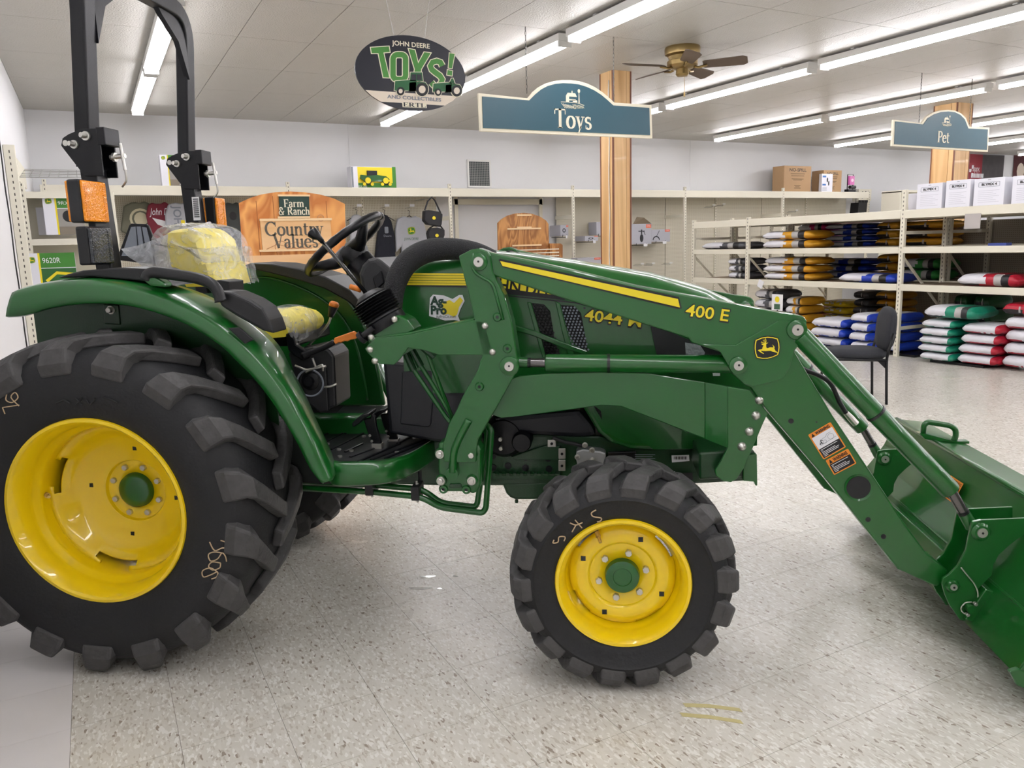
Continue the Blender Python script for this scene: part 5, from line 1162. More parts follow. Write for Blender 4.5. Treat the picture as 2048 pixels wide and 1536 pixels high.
def opoly(name, polys, m, d):
    return shapes(name, [[(oc(*p).x, oc(*p).z) for p in q] for q in polys], (0, d, 0), XA, ZA, m, OV, .001)
LT = [(340,290),(635,270),(650,360),(545,370),(640,780),(545,775),(465,380),(355,380)]
def ringpoly(cx, cy, rx, ry, ri, si, n=20):
    o_, i_ = ell(cx, cy, rx, ry, n), ell(cx, cy, ri, si, n); return [[o_[k], o_[(k+1) % n], i_[(k+1) % n], i_[k]] for k in range(n)]
def rr_ring(x0, y0, x1, y1, w_, r_):
    o_ = rrect(x1-x0, y1-y0, r_, 5, (x0+x1)/2, (y0+y1)/2); i_ = rrect(x1-x0-2*w_, y1-y0-2*w_, max(.15*r_, r_-w_), 5, (x0+x1)/2, (y0+y1)/2); n = len(o_)
    return [[o_[k], o_[(k+1) % n], i_[(k+1) % n], i_[k]] for k in range(n)]
LY1 = [(960,310),(1060,330),(1115,550),(1215,365),(1320,380),(1165,640),(1150,760),(1045,760),(1060,640)]
LE1 = [(1630,380),(1712,395),(1668,630),(1612,620)]; LE2 = [(1598,655),(1675,672),(1668,750),(1588,735)]
Sp = arcp(1400, 600, 100, 95, -20, -180, 8)+arcp(1400, 600, 100, 100, -180, -260, 5)+[(1460,730)]+arcp(1420, 800, 110, 110, -50, 40, 7)+[(1440,900),(1360,900)]
Sp = [(1510,590),(1480,530),(1420,510),(1350,530),(1315,590),(1340,650),(1400,700),(1470,750),(1510,810),(1490,870),(1440,920),(1380,915),(1330,860)]
def grow(q, k):
    cx, cy = sum(p[0] for p in q)/len(q), sum(p[1] for p in q)/len(q); out = []
    n = len(q)
    for i in range(n):
        a, b_, c = Vector(q[i-1]), Vector(q[i]), Vector(q[(i+1) % n]); e1, e2 = (b_-a).normalized(), (c-b_).normalized(); n1, n2 = Vector((e1.y, -e1.x)), Vector((e2.y, -e2.x)); m_ = (n1+n2); m_ = m_.normalized() if m_.length > .01 else n1
        out.append(tuple(b_+m_*k/max(.4, m_.dot(n1))))
    return out
opoly('toy_letter_outline', [grow(LT, 14)], BARN, -.0012); opoly('toy_letter', [LT], SGRN, -.0024)
opoly('toy_letter_outline', rr_ring(645, 345, 968, 870, 118, 130), BARN, -.0012); opoly('toy_letter', rr_ring(660, 360, 953, 855, 88, 118), SGRN, -.0024)
opoly('toy_letter_outline', [grow(LY1, 14)], BARN, -.0014); opoly('toy_letter', [LY1], SGRN, -.0026)
opoly('toy_letter_outline', stroke(Sp, 118), BARN, -.0012); opoly('toy_letter', stroke(Sp, 88), SGRN, -.0024)
opoly('toy_letter_outline', [grow(LE1, 12), grow(LE2, 12)], BARN, -.0012); opoly('toy_letter', [LE1, LE2], SGRN, -.0024)
def otext(s, x0, x1, y, h, m, font='sans', slope=.06):
    a, b_ = oc(x0, y), oc(x1, y); hh = (oc(x0, y-h/2)-oc(x0, y+h/2)).length
    if font == 'sans': return text('sign_lettering', s, hh*1.38, (a+b_)/2*1+Vector((0, -.004, 0)), XA, ZA, m, OV, width=(b_-a).length, bold=.0008)
    return serif('sign_lettering', s, hh, Vector(((a.x+b_.x)/2, -.004, (a.z+b_.z)/2-hh/2)), XA, ZA, m, OV, .001, xs=(b_.x-a.x)/(serif_width(s)*hh))
otext('JOHN DEERE', 690, 1305, 245, 80, BARN); otext('AND COLLECTIBLES', 610, 1490, 1122, 58, GREYM)
opoly('maker_plate', [[(850,1190),(1250,1200),(1255,1280),(860,1265)]], BARN, -.003); otext('ERTL', 868, 1240, 1230, 68, NVY, 'serif')
def minitractor(cx, by, s, rear_right=True, cab=True):
    f = 1 if rear_right else -1
    P = lambda q: [(cx+f*x*s, by-y*s) for x, y in q]
    g = [P([(-260,60),(-250,200),(-60,215),(60,220),(60,60)]), P([(-40,180),(120,190),(200,180),(240,120),(120,60),(-40,60)])]
    if cab: g += [P([(-30,200),(-20,330),(150,330),(165,200)])]
    else: g += [P([(20,200),(60,290),(90,290),(120,200)])]
    opoly('mini_tractor_halo', [grow(q, -10*f) if f < 0 else grow(q, 10) for q in g]+[ell(cx+f*150*s, by-75*s, 105*s, 112*s, 18), ell(cx-f*170*s, by-50*s, 70*s, 75*s, 16)], BARN, -.0048)
    opoly('mini_tractor_body', g, mat('sign_dark_green', (38, 96, 56), .5), -.006)
    if cab: opoly('mini_tractor_cab_glass', [P([(-10,215),(-5,300),(60,300),(60,215)]), P([(75,215),(75,300),(135,300),(145,215)])], NVY, -.0072)
    for q in (ell(cx+f*150*s, by-75*s, 92*s, 100*s, 18), ell(cx-f*170*s, by-50*s, 58*s, 64*s, 16)): opoly('mini_tractor_tyre', [q], BDEC, -.0072)
    for q in (ell(cx+f*150*s, by-75*s, 52*s, 58*s, 14), ell(cx-f*170*s, by-50*s, 30*s, 34*s, 12)): opoly('mini_tractor_hub', [q], SCRM, -.0084)
minitractor(1010, 1060, 1.1); minitractor(1600, 1070, .95, True, False)
for sx in (-.28, .26):
    MB().tube([Vector((ow*sx, .006, oh*.93)), Vector((ow*sx*1.9, .006, CZ-oc0.z))], .0016, 5).build('hanging_wire', GREYW, OV)
# ---- toy cartons
def carton(name, px0, px1, pyt, pyb, y, dep, lab, style, title):
    a, b_ = aty(px0, pyb, y), aty(px1, pyb, y); h = aty((px0+px1)/2, pyt, y).z-aty((px0+px1)/2, pyb, y).z; W_ = b_.x-a.x
    zz0 = 2.394 if abs(a.z-2.39) < .06 else a.z; h += a.z-zz0; t = empty(name, (a.x, y, zz0), 0, lab, 'toy box')
    MB().box((0, 0, 0), (W_, dep, h)).build('carton', WBOX, t)
    def sh(n_, p, m, d=.001): return shape(n_, [(x*W_, z*h) for x, z in p], (0, -d, 0), XA, ZA, m, t, .0006)
    if style == 'face':
        sh('yellow_line', rect(.30, 0, .345, 1), YDEC, .0012); sh('green_panel', rect(.345, .72, 1, 1), LGREEN)
        sh('photo_panel', rect(.345, 0, 1, .7), mat('box_photo_grey', (150, 146, 140), .5))
        shape('photo_wheel', [(x*W_, z*h) for x, z in [(p[0], p[1]) for p in ell(.62, .5, .16, .16, 16)]], (0, -.002, 0), XA, ZA, BDEC, t, .0006)
        sh('photo_floor', rect(.345, 0, 1, .22), mat('box_photo_tan', (128, 118, 104), .5), .0016)
        badge(Vector((W_*.15, -.001, h*.9)), XA, ZA, W_*.09, t, LGREEN, YDEC, 'box_emblem')
        text('box_lettering', title, h*.13, Vector((W_*.66, -.002, h*.85)), XA, ZA, WDEC, t, width=W_*.56)
    if style == 'low':
        sh('yellow_line', rect(.26, 0, .30, 1), YDEC, .0012); sh('green_panel', rect(.30, .62, 1, 1), LGREEN)
        sh('photo_panel', rect(.30, 0, 1, .6), mat('box_photo_green', (40, 96, 44), .5)); sh('photo_stripe', [(.36, .3), (.6, .52), (.98, .46), (.98, .4), (.6, .44), (.4, .24)], YDEC, .0016)
        badge(Vector((W_*.13, -.001, h*.82)), XA, ZA, W_*.08, t, LGREEN, YDEC, 'box_emblem')
        text('box_lettering', title, h*.2, Vector((W_*.52, -.002, h*.8)), XA, ZA, WDEC, t, width=W_*.36)
    return t, W_, h
carton('toy_box', 325, 372, 310, 372, 11.5, .18, 'upright toy box with green top label on the high shelf behind the roll bar', 'face', '')
tt = [o for o in COL.objects if o.name == 'toy_box'][0]
text('box_lettering', 'X9 1000', .05, Vector((.32, -.003, .035)), XA, ZA, WDEC, tt, width=.22)
t, W_, h = carton('toy_box', 712, 793, 333, 376, 11.5, .2, 'window toy box with yellow inside and green tracked toy tractor on the shelf', 'none', '')
shape('yellow_backing', rect(.06*W_, .22*h, .91*W_, .97*h), (0, -.001, 0), XA, ZA, YDEC, t, .0006); shape('green_base', rect(.06*W_, 0, W_, .24*h), (0, -.0012, 0), XA, ZA, LGREEN, t, .0006); shape('green_side', rect(.91*W_, 0, W_, h), (0, -.0014, 0), XA, ZA, LGREEN, t, .0006)
MB().box((.28*W_, -.03, .45*h), (.52*W_, -.003, .8*h)).build('toy_cab', BDEC, t); MB().prism([Vector((x*W_, -.04, z*h)) for x, z in ((.1, .45), (.12, .6), (.3, .56), (.52, .6), (.74, .54), (.82, .4), (.7, .3), (.2, .3))], (0, .036, 0)).build('toy_body', GREEN, t)
for cx in (.28, .72):
    MB().prism([Vector((x*W_, -.045, z*h)) for x, z in ((cx-.12, .16), (cx, .5), (cx+.13, .16))], (0, .04, 0)).build('toy_track', BDEC, t)
    MB().cyl(Vector((cx*W_, -.048, .34*h)), Vector((cx*W_, -.044, .34*h)), .07*W_, 16).build('toy_wheel', YDEC, t); 
    for q in (-.09, .1): MB().cyl(Vector(((cx+q)*W_, -.048, .17*h)), Vector(((cx+q)*W_, -.044, .17*h)), .04*W_, 12).build('toy_roller', YDEC, t)
text('box_lettering', '9RX 640', h*.13, Vector((.16*W_, -.003, .07*h)), XA, ZA, WDEC, t, width=.22*W_)
MB().box((-.06, 0, 0), (0, .2, h)).build('carton_end', WBOX, t); shape('end_print', rect(-.056, .01, -.03, h-.01), (0, -.001, 0), XA, ZA, GREYM, t, .0006)
# corner rack on the left wall with toy cartons
t = empty('corner_rack', (0, 0, 0), 0, 'cream slotted shelving in the left corner holding toy boxes', 'shelving')
p = aty(18, 290, 8.0); post(t, LX+.045, 8.0, 0, p.z, .085, .05)
zA, zB, zC = aty(100, 388, 8.9).z, aty(100, 482, 8.9).z, 1.05
for z in (zA, zB, zC):
    MB().box((LX+.02, 8.88, z-.04), (.28, 8.91, z+.02)).build('shelf_beam', CREAM, t); MB().box((LX+.02, 8.9, z), (.28, 9.4, z+.015)).build('shelf_board', CREAM, t)
MB().box((LX+.02, 9.38, 0), (.28, 9.4, zA)).build('back_panel', CREAM, t); post(t, LX+.05, 8.9, 0, zA+.1, .05, .05); post(t, .26, 8.9, 0, zA+.02, .03, .05, slots=False)
wr = MB(); wz = aty(100, 330, 9.4).z
for k in range(10): wr.tube([(LX+.04+k*.08, 8.95, wz-.16), (LX+.04+k*.08, 9.9, wz)], .003, 4)
for k in range(6): wr.tube([(LX+.03, 8.95+k*.19, wz-.16+k*.032), (.26, 8.95+k*.19, wz-.16+k*.032)], .0035 if k % 2 else .006, 4)
tag(wr.build('wire_shelf', GREYW, t), kind='stuff'); MB().box((LX+.01, 8.9, wz-.2), (LX+.04, 9.95, wz+.01)).build('wire_shelf_arm', CREAM, t)
carton('toy_box', 93, 172, 396, 470, 8.93, .15, 'tall white toy box with green title panel, steering wheel pictured, on the corner rack', 'face', '9RX 640')
carton('toy_box', 58, 158, 508, 585, 8.6, .15, 'wide toy box with green tractor print on the lower corner shelf', 'low', '9620R')
carton('toy_box', 78, 96, 415, 470, 9.15, .1, 'narrow grey-white toy box tucked behind the steering-wheel box', 'none', '')
MB().box((LX+.06, 8.55, aty(100, 585, 8.6).z-.03), (.2, 8.95, aty(100, 585, 8.6).z-.002)).build('lower_deck', CREAM, t)
MB().tube([Vector((LX+.01, 7.6+.03*math.sin(k*1.3), 2.5-k*.12)) for k in range(16)], .006, 5).build('wall_cable', BLK, t)
# ---- garments
def garment(name, pix, y, th, m, lab, cat, extra=None):
    c = aty(*pix[0], y); t = empty(name, c, 0, lab, cat)
    n = len(pix); front = [aty(a, b_, y)-c for a, b_ in pix]
    o = MB().prism(front, (0, th, 0)).build('cloth', m, t, bevel=min(.03, th*.45), seg=3)
    return t, c
def hangr(t, c, px, py, y):
    a = aty(px, py, y)-c
    MB().tube([a+Vector((-.16, .02, -.13)), a+Vector((0, .02, -.04)), a+Vector((.16, .02, -.13))], .006, 6).tube(arc3(a), .004, 6).build('hanger', SBLK, t)
def arc3(a): return [a+Vector((0, .02, -.04)), a+Vector((0, .02, .0)), a+Vector((.012, .02, .03)), a+Vector((-.02, .02, .045))]
GY = 11.85
OLV = mat('olive_tee', (112, 112, 96), .9, noise=.08, bump=.2, bscale=20); MRN = mat('maroon_tee', (124, 44, 58), .9, noise=.1, bump=.2, bscale=20); LGR = mat('heather_grey', (176, 178, 184), .9, noise=.06, bump=.2, bscale=20); DGR = mat('charcoal_tee', (70, 74, 72), .9, noise=.1)
t, c = garment('tee_shirt', [(262,405),(271,404),(280,406),(288,402),(300,407),(312,420),(314,500),(258,500),(256,470),(241,462),(247,412)], GY, .05, OLV, 'olive tee shirt with round cream print hanging on the pegboard', 'shirt')
shapes('shirt_print', ringpoly(.0, 0, .14, .14, .11, .11, 16)+[ell(0, 0, .085, .09, 12)], aty(282, 438, GY)-c+Vector((0, -.002, 0)), XA, ZA, mat('print_cream', (206, 200, 170), .8), t)
t, c = garment('tee_shirt', [(303,405),(312,407),(322,407),(330,403),(340,410),(348,430),(346,500),(300,500),(296,450),(292,430),(296,410)], GY-.06, .05, MRN, 'maroon tee shirt with white script print on the pegboard', 'shirt')
text('shirt_print', 'John D', .13, aty(318, 424, GY-.06)-c+Vector((0, -.002, 0)), XA, ZA, WDEC, t, shear=.3, width=.24); shape('shirt_wing', [(-.08, .05), (.1, .0), (.08, -.08), (-.02, -.04)], aty(318, 443, GY-.06)-c+Vector((0, -.002, 0)), XA, ZA, WDEC, t)
t, c = garment('tee_shirt', [(336,409),(350,405),(362,407),(372,404),(384,408),(392,430),(392,500),(340,500),(342,460),(332,456),(330,430)], GY-.12, .05, LGR, 'light grey tee shirt with dark vertical lettering on the pegboard', 'shirt')
text('shirt_print', 'JOHN', .14, aty(355, 440, GY-.12)-c+Vector((0, -.002, 0)), Vector((0, 0, -1)), XA, GREYM, t, bold=.003); shape('shirt_badge', rrect(.05, .05, .01, 3), aty(366, 444, GY-.12)-c+Vector((0, -.002, 0)), XA, ZA, YDEC, t)
t, c = garment('tee_shirt', [(446,408),(456,405),(466,407),(474,404),(482,409),(484,500),(446,500)], GY, .05, DGR, 'charcoal tee shirt with black cap print beside the wooden display', 'shirt')
shape('shirt_print', ell(0, 0, .05, .06, 12), aty(466, 432, GY)-c+Vector((0, -.002, 0)), XA, ZA, BDEC, t)
t, c = garment('sweatshirt', [(706,430),(716,428),(726,433),(736,520),(702,520),(700,440)], GY, .07, LGR, 'pale grey sweatshirt half hidden behind the steering wheel', 'shirt'); hangr(t, c, 714, 424, GY); shape('shirt_print', ell(0, 0, .03, .06, 10), aty(718, 462, GY)-c+Vector((0, -.002, 0)), XA, ZA, BDEC, t)
t, c = garment('hooded_sweatshirt', [(762,434),(769,428),(776,431),(784,442),(790,470),(793,530),(750,530),(756,470)], GY, .09, CLOTHK, 'black hooded sweatshirt hanging on a peg hook', 'shirt'); hangr(t, c, 769, 424, GY); text('shirt_print', 'Deere', .05, aty(775, 472, GY)-c+Vector((0, -.004, 0)), XA, ZA, GREYM, t); shape('shirt_badge', rrect(.06, .1, .015, 3), aty(773, 460, GY)-c+Vector((0, -.002, 0)), XA, ZA, GREYM, t)
t, c = garment('sweatshirt', [(796,438),(808,432),(820,435),(832,432),(846,438),(852,458),(858,480),(852,500),(845,492),(842,530),(806,530),(804,492),(793,505),(792,460)], GY, .08, LGR, 'heather grey sweatshirt with green deer badge on the pegboard', 'shirt'); hangr(t, c, 819, 426, GY)
badge(aty(823, 462, GY)-c+Vector((0, -.002, 0)), XA, ZA, .068, t, LGREEN, YDEC, 'shirt_emblem'); text('shirt_lettering', 'JOHN DEERE', .055, aty(823, 478, GY)-c+Vector((0, -.002, 0)), XA, ZA, mat('print_green', (40, 92, 50), .8), t, width=.24)
for px in (714, 769, 819):
    a = aty(px-6, 416, GY+.1); 
    t = empty('peg_hook', a, 0, 'wire peg hook with small white price tag above the sweatshirts', 'hook', 'price tagged peg hooks'); MB().tube([(0, .05, 0), (0, -.15, 0), (0, -.16, .02)], .004, 5).build('wire', GREYW, t); MB().box((-.005, -.17, .01), (.07, -.168, .05)).build('price_tag', WDEC, t)
BAGM = mat('black_nylon', (24, 25, 30), .6, bump=.15, bscale=120)
def coolerbag(pix, y, lab, strap, bpx, hz=0):
    c = aty(*pix[0], y); t = empty('cooler_bag', c, 0, lab, 'bag')
    MB().prism([aty(a, b_, y)-c for a, b_ in pix], (0, .12, 0)).build('body', BAGM, t, bevel=.015, seg=3)
    MB().tube([aty(a, b_, y)-c+Vector((0, .05, 0)) for a, b_ in strap], .012, 6).build('strap', BAGM, t); hk_ = aty(*strap[len(strap)//2], y)-c+Vector((0, .05, -hz)); MB().tube([hk_+Vector((0, -.03, .012)), hk_+Vector((0, -.02, -.008)), hk_+Vector((0, YB-y-.052, -.008))], .005, 6).build('peg_hook', GREYW, t); shape('emblem', ell(0, 0, .028, .026, 12), aty(*bpx, y)-c+Vector((0, -.002, 0)), XA, ZA, YDEC, t)
coolerbag([(850,421),(858,420),(878,423),(886,428),(884,450),(878,453),(856,449),(849,441)], 11.27, 'black cooler bag with shoulder strap hanging above a smaller one', [(852,420),(858,402),(866,394),(872,400),(884,426)], (868,436))
coolerbag([(862,456),(876,455),(890,459),(890,470),(886,482),(860,482),(857,466)], 11.27, 'smaller black cooler bag hanging below the strapped bag', [(862,456),(870,451),(884,452),(889,459)], (874,471), .05)
# ---- Farm & Ranch display
PLY = wood('orange_plywood', (200, 122, 58), (236, 170, 98), 1.6, 'Z', .35, .35, 6, .3)
FYY = 9.0; c = aty(585, 510, FYY); t = empty('cap_display', (c.x, FYY, 0), 0, 'orange plywood display board with arched top and two plaques above caps', 'display'); off = -Vector((c.x, FYY, 0))
fb = [(478,406),(500,396),(522,389),(550,384.5),(580,383),(610,384.5),(640,389),(668,397),(690,408),(692,512),(486,512)]
MB().prism([p+off for p in aty_poly(fb, FYY)], (0, .02, 0)).build('plywood_board', PLY, t)
b = MB()
for px in (512, 545, 600, 652): a = aty(px, 392 if px in (545, 600) else 402, FYY)+off; b.box((a.x-.003, -.001, a.z-.65), (a.x+.003, .002, a.z))
b.build('board_grooves', mat('groove_brown', (150, 84, 40), .6), t)
DG2 = mat('plaque_green', (34, 62, 54), .5); PNW = wood('pine_plaque', (226, 178, 122), (240, 200, 150), 2, 'X', .4, .1, 3, .2); PNT = mat('pine_trim', (244, 214, 168), .5)
q = [p+off for p in aty_poly([(557,392),(617,392),(619,434),(559,434)], FYY)]
MB().prism([v+Vector((0, -.02, 0)) for v in q], (0, .02, 0)).build('green_plaque', DG2, t)
for py in (391, 435): a, b_ = aty(555, py, FYY)+off, aty(619, py, FYY)+off; MB().box((a.x, -.028, a.z-.01), (b_.x, 0, a.z+.01)).build('plaque_rail', PNT, t)
cc = aty(587, 408, FYY)+off; serif('plaque_lettering', 'Farm', .085, cc+Vector((0, -.022, -.035)), XA, ZA, BARN, t); cc = aty(588, 422.5, FYY)+off; serif('plaque_lettering', '& Ranch', .085, cc+Vector((0, -.022, -.04)), XA, ZA, BARN, t, xs=.92)
q = [p+off for p in aty_poly([(519,440),(659,439),(664,502),(525,502)], FYY)]
MB().prism([v+Vector((0, -.03, 0)) for v in q], (0, .03, 0)).build('pine_plaque', PNW, t)
for py in (440, 502): a, b_ = aty(518, py, FYY)+off, aty(662, py, FYY)+off; MB().box((a.x, -.04, a.z-.012), (b_.x, 0, a.z+.012)).build('plaque_rail', PNT, t)
GBR = mat('grey_brown_print', (92, 88, 80), .6); cc = aty(588, 460, FYY)+off; serif('plaque_lettering', 'Country', .15, cc+Vector((0, -.032, -.06)), XA, ZA, GBR, t); cc = aty(590, 481, FYY)+off; serif('plaque_lettering', 'Values', .15, cc+Vector((0, -.032, -.08)), XA, ZA, GBR, t)
bz = mat('plaque_line_art', (196, 140, 96), .6); cc = aty(590, 488, FYY)+off
tag(shapes('plaque_drawing', stroke([(-.32, -.05), (-.2, .0), (-.12, -.02), (0, .02), (.15, -.02), (.3, 0)], .008)+ringpoly(-.16, -.03, .07, .07, .062, .062, 16)+stroke([(-.1, -.05), (.18, -.05)], .012)+ringpoly(.3, .28, .04, .04, .03, .03, 12), cc+Vector((0, -.0312, 0)), XA, ZA, bz, t, .0005), kind='stuff')
a, b_ = aty(487, 512, FYY)+off, aty(690, 512, FYY)+off
MB().box((a.x-.02, -.42, a.z-.34), (b_.x+.02, .0, a.z-.31)).build('cap_tray', PNT, t); MB().box((a.x-.02, -.02, a.z-.32), (b_.x+.02, .0, a.z)).build('back_rail', PNW, t); MB().box((a.x, -.4, 0), (b_.x, 0, a.z-.34)).build('base_cabinet', PLY, t)
for x in (a.x-.01, b_.x+.01): MB().box((x-.015, -.02, 0), (x+.015, .02, a.z)).build('upright', CREAM, t)
def cap(px, py, m, lab):
    p = aty(px, py, FYY-.2); zz = aty(585, 512, FYY).z-.31; o = empty('cap', (p.x, FYY-.2, zz), 0, lab, 'cap')
    MB().lathe([(0, .125), (.03, .122), (.07, .1), (.092, .06), (.097, .0)], (0, 0, 0), (0, 0, 1), 20).build('crown', m, o, smooth=True); MB().prism([Vector((x, y, .004)) for x, y in ell(0, -.09, .085, .1, 12, 180, 360)], (0, 0, .006)).build('brim', m, o); MB().cyl((0, 0, .122), (0, 0, .13), .008, 8).build('button', m, o)
TANC = mat('tan_canvas', (168, 124, 72), .9, bump=.2); ORC = mat('blaze_orange', (236, 96, 40), .8); BRC = mat('brown_canvas', (128, 92, 56), .9)
cap(550, 530, ORC, 'blaze orange cap lying in the wooden cap display'); cap(604, 528, TANC, 'tan canvas cap beside the orange cap in the display'); cap(508, 530, BRC, 'brown cap behind the orange cap in the display'); cap(642, 530, BRC, 'brown cap at the steering-wheel end of the cap display')
# ---- arched oak display
OAK = wood('oak_veneer', (150, 96, 46), (196, 140, 78), 3.2, 'Z', .4, .22, 9, .2); oy = 10.9; c = aty(1048, 500, oy); t = empty('oak_display', (c.x, oy, 0), 0, 'arched oak veneer display back with cream label strips', 'display'); off = -Vector((c.x, oy, 0))
MB().prism([p+off for p in aty_poly([(996,446),(1004,438),(1016,431),(1030,427),(1048,425.5),(1064,427.5),(1080,433),(1092,441),(1097,448),(1099,520),(997,520)], oy)], (0, .03, 0)).build('oak_board', OAK, t)
MB().prism([p+off+Vector((0, -.05, 0)) for p in aty_poly([(1097,487),(1118,487),(1122,490),(1122,520),(1097,520)], oy)], (0, .05, 0)).build('oak_wing', OAK, t)
for x0, x1, py in ((1033,1062,430.5),(1014,1081,458),(1034,1062,455),(1024,1082,491.5)): a, b_ = aty(x0, py, oy)+off, aty(x1, py, oy)+off; MB().box((a.x, -.02, a.z-.012), (b_.x, 0, a.z+.012)).build('label_strip', PNT, t)
MB().box((-.52, -.3, 0), (.5, 0, 1.3)).build('base_cabinet', OAK, t)
for k in range(3): MB().box((-.35, -.31, 1.32+k*.05), (.45, -.29, 1.335+k*.05)).build('wire_rail', CREAM, t)
# ---- grey cartons on peg hooks, bare peg hooks
def greybox(px0, px1, pyt, pyb, y, dep, lab, flap=False, art=0):
    a, b_ = aty(px0, pyb, y), aty(px1, pyb, y); h = aty(px0, pyt, y).z-a.z; W_ = b_.x-a.x; t = empty('grey_carton', (a.x, y, a.z), 0, lab, 'box')
    MB().box((0, 0, 0), (W_, dep, h)).build('carton', LGREY, t, bevel=.003); shape('orange_panel', rect(W_*.72, h*.8, W_*.98, h*.97), (0, -.001, 0), XA, ZA, ORL, t, .0006); text('panel_lettering', 'STIHL', h*.12, Vector((W_*.85, -.002, h*.885)), XA, ZA, WDEC, t, width=W_*.2)
    if flap: MB().prism([Vector((W_*.1, 0, h)), Vector((W_, 0, h)), Vector((W_*.55, -.04, h*1.3)), Vector((W_*.25, -.02, h*1.34))], (0, .01, 0)).build('open_flap', mat('carton_inside', (120, 106, 86), .7), t)
    if art == 1: shapes('printed_sprayer', [ell(W_*.5, h*.3, W_*.09, h*.2, 12), rect(W_*.47, h*.5, W_*.53, h*.72), rect(W_*.34, h*.62, W_*.66, h*.66)]+stroke([(W_*.6, h*.64), (W_*.68, h*.45)], .012), (0, -.0015, 0), XA, ZA, BDEC, t, .0005)
    if art == 2: shapes('printed_tool', stroke([(W_*.42, h*.9), (W_*.25, h*.4)], .01)+stroke(arcp(W_*.25, h*.15, W_*.17, h*.28, 0, 180, 8), .02), (0, -.0015, 0), XA, ZA, BDEC, t, .0005)
    if art == 3: shapes('printed_tool', ringpoly(W_*.45, h*.5, W_*.2, h*.2, W_*.12, h*.12, 10), (0, -.0015, 0), XA, ZA, BDEC, t, .0005)
    MB().tube([(W_*.2, dep, -.02), (W_*.2, -.02, -.02), (W_*.2, -.025, .02)], .005, 5).tube([(W_*.7, dep, -.02), (W_*.7, -.02, -.02), (W_*.7, -.025, .02)], .005, 5).build('peg_hook', SBLK, t); MB().box((W_*.55, -.03, -.04), (W_*.75, -.028, .01)).build('price_tag', WDEC, t)
    return t
greybox(1263, 1303, 448, 489, 11.6, .35, 'large grey carton with open flap and sprayer picture by the column', True, 1); greybox(1303, 1340, 459, 484, 11.6, .35, 'wide grey carton with tool picture hanging beside the open carton', False, 2)
greybox(1121, 1137, 450, 472, 11.6, .35, 'small grey carton with round tool print hanging near the rack post', False, 3); greybox(1170, 1196, 472, 482, 11.6, .35, 'flat grey carton hanging on two wires before the column', False, 3); greybox(1193, 1207, 444, 470, 11.7, .25, 'grey carton half hidden behind the timber column')
greybox(1155, 1202, 516, 540, 11.2, .2, 'long pale carton with orange panel resting low beside the column')
for i, (px, py) in enumerate([(1268, 531), (1290, 530), (1325, 529), (1410, 415), (1430, 413), (1575, 425)]):
    a = aty(px, py, YB); t = empty('peg_hook', a, 0, 'bare double wire peg hook on the '+('cream pegboard under the grey cartons' if i < 3 else 'pegboard above the feed rack'), 'hook', 'bare peg hooks low' if i < 3 else 'bare peg hooks high')
    MB().tube([(-.02, 0, 0), (.0, -.22, .0), (.0, -.23, .03)], .004, 5).tube([(.02, 0, .02), (.03, -.2, .02)], .004, 5).build('wire', GREYW, t); MB().box((-.02, -.235, .02), (.05, -.233, .05)).build('tag_holder', FIXM, t)
# ---- cartons on the right end of the wall rack
def kraft(px0, px1, px2, pyt, pyb, y, lab, ttl):
    a, b_ = aty(px0, pyb, y), aty(px1, pyb, y); h = aty(px0, pyt, y).z-2.394; W_ = b_.x-a.x; t = empty('cardboard_carton', (a.x, y, 2.394), 0, lab, 'box')
    D_ = .3
    MB().box((0, 0, 0), (W_, D_, h)).build('carton', KRAFT, t, bevel=.004)
    text('carton_lettering', ttl, h*.17, Vector((W_*.5, -.002, h*.84)), XA, ZA, BDEC, t, width=W_*.62, bold=.0012)
    shapes('carton_print', [rect(W_*(.5-w_), h*z-.006, W_*(.5+w_), h*z+.006) for w_, z in ((.26, .7), (.24, .62), (.22, .5), (.16, .46), (.12, .25), (.08, .2), (.12, .15))], (0, -.0015, 0), XA, ZA, mat('carton_print_brown', (110, 86, 58), .7), t, .0005)
    MB().box((W_-.001, D_*.4, -.0), (W_+.001, D_*.6, h+.001)).build('packing_tape', mat('tape', (214, 200, 176), .3), t)
    return t
kraft(1567, 1621, 1643, 331, 384, 11.55, 'large brown fuel-can carton with bold black print on the wall rack', 'NO-SPILL'); kraft(1646, 1682, 1700, 340, 384, 11.55, 'second brown fuel-can carton behind the white printed box', 'NO-SPILL')
a, b_ = aty(1642, 383, 11.47), aty(1665, 348, 11.47); t = empty('white_box', (a.x, 11.46, 2.394), 0, 'slim white box with blue print leaning before the brown carton', 'box'); hh = b_.z-2.394
MB().box((0, 0, 0), (b_.x-a.x, .07, hh)).build('carton', WBOX, t); BLP = mat('print_blue', (70, 120, 190), .5); [shape('box_print', q, (0, -.001, 0), XA, ZA, BLP, t, .0005) for q in (rect(.02, hh*.8, .12, hh*.9), rect(.02, hh*.35, .12, hh*.44))]; [shape('box_print', q, (0, -.001, 0), XA, ZA, BDEC, t, .0005) for q in (ell(.16, hh*.66, .02, .05, 10), ell(.2, hh*.48, .02, .05, 10))]; shapes('box_print', [rect(.02, hh*(.08+.05*k), .15, hh*(.095+.05*k)) for k in range(4)], (0, -.001, 0), XA, ZA, GREYM, t, .0005)
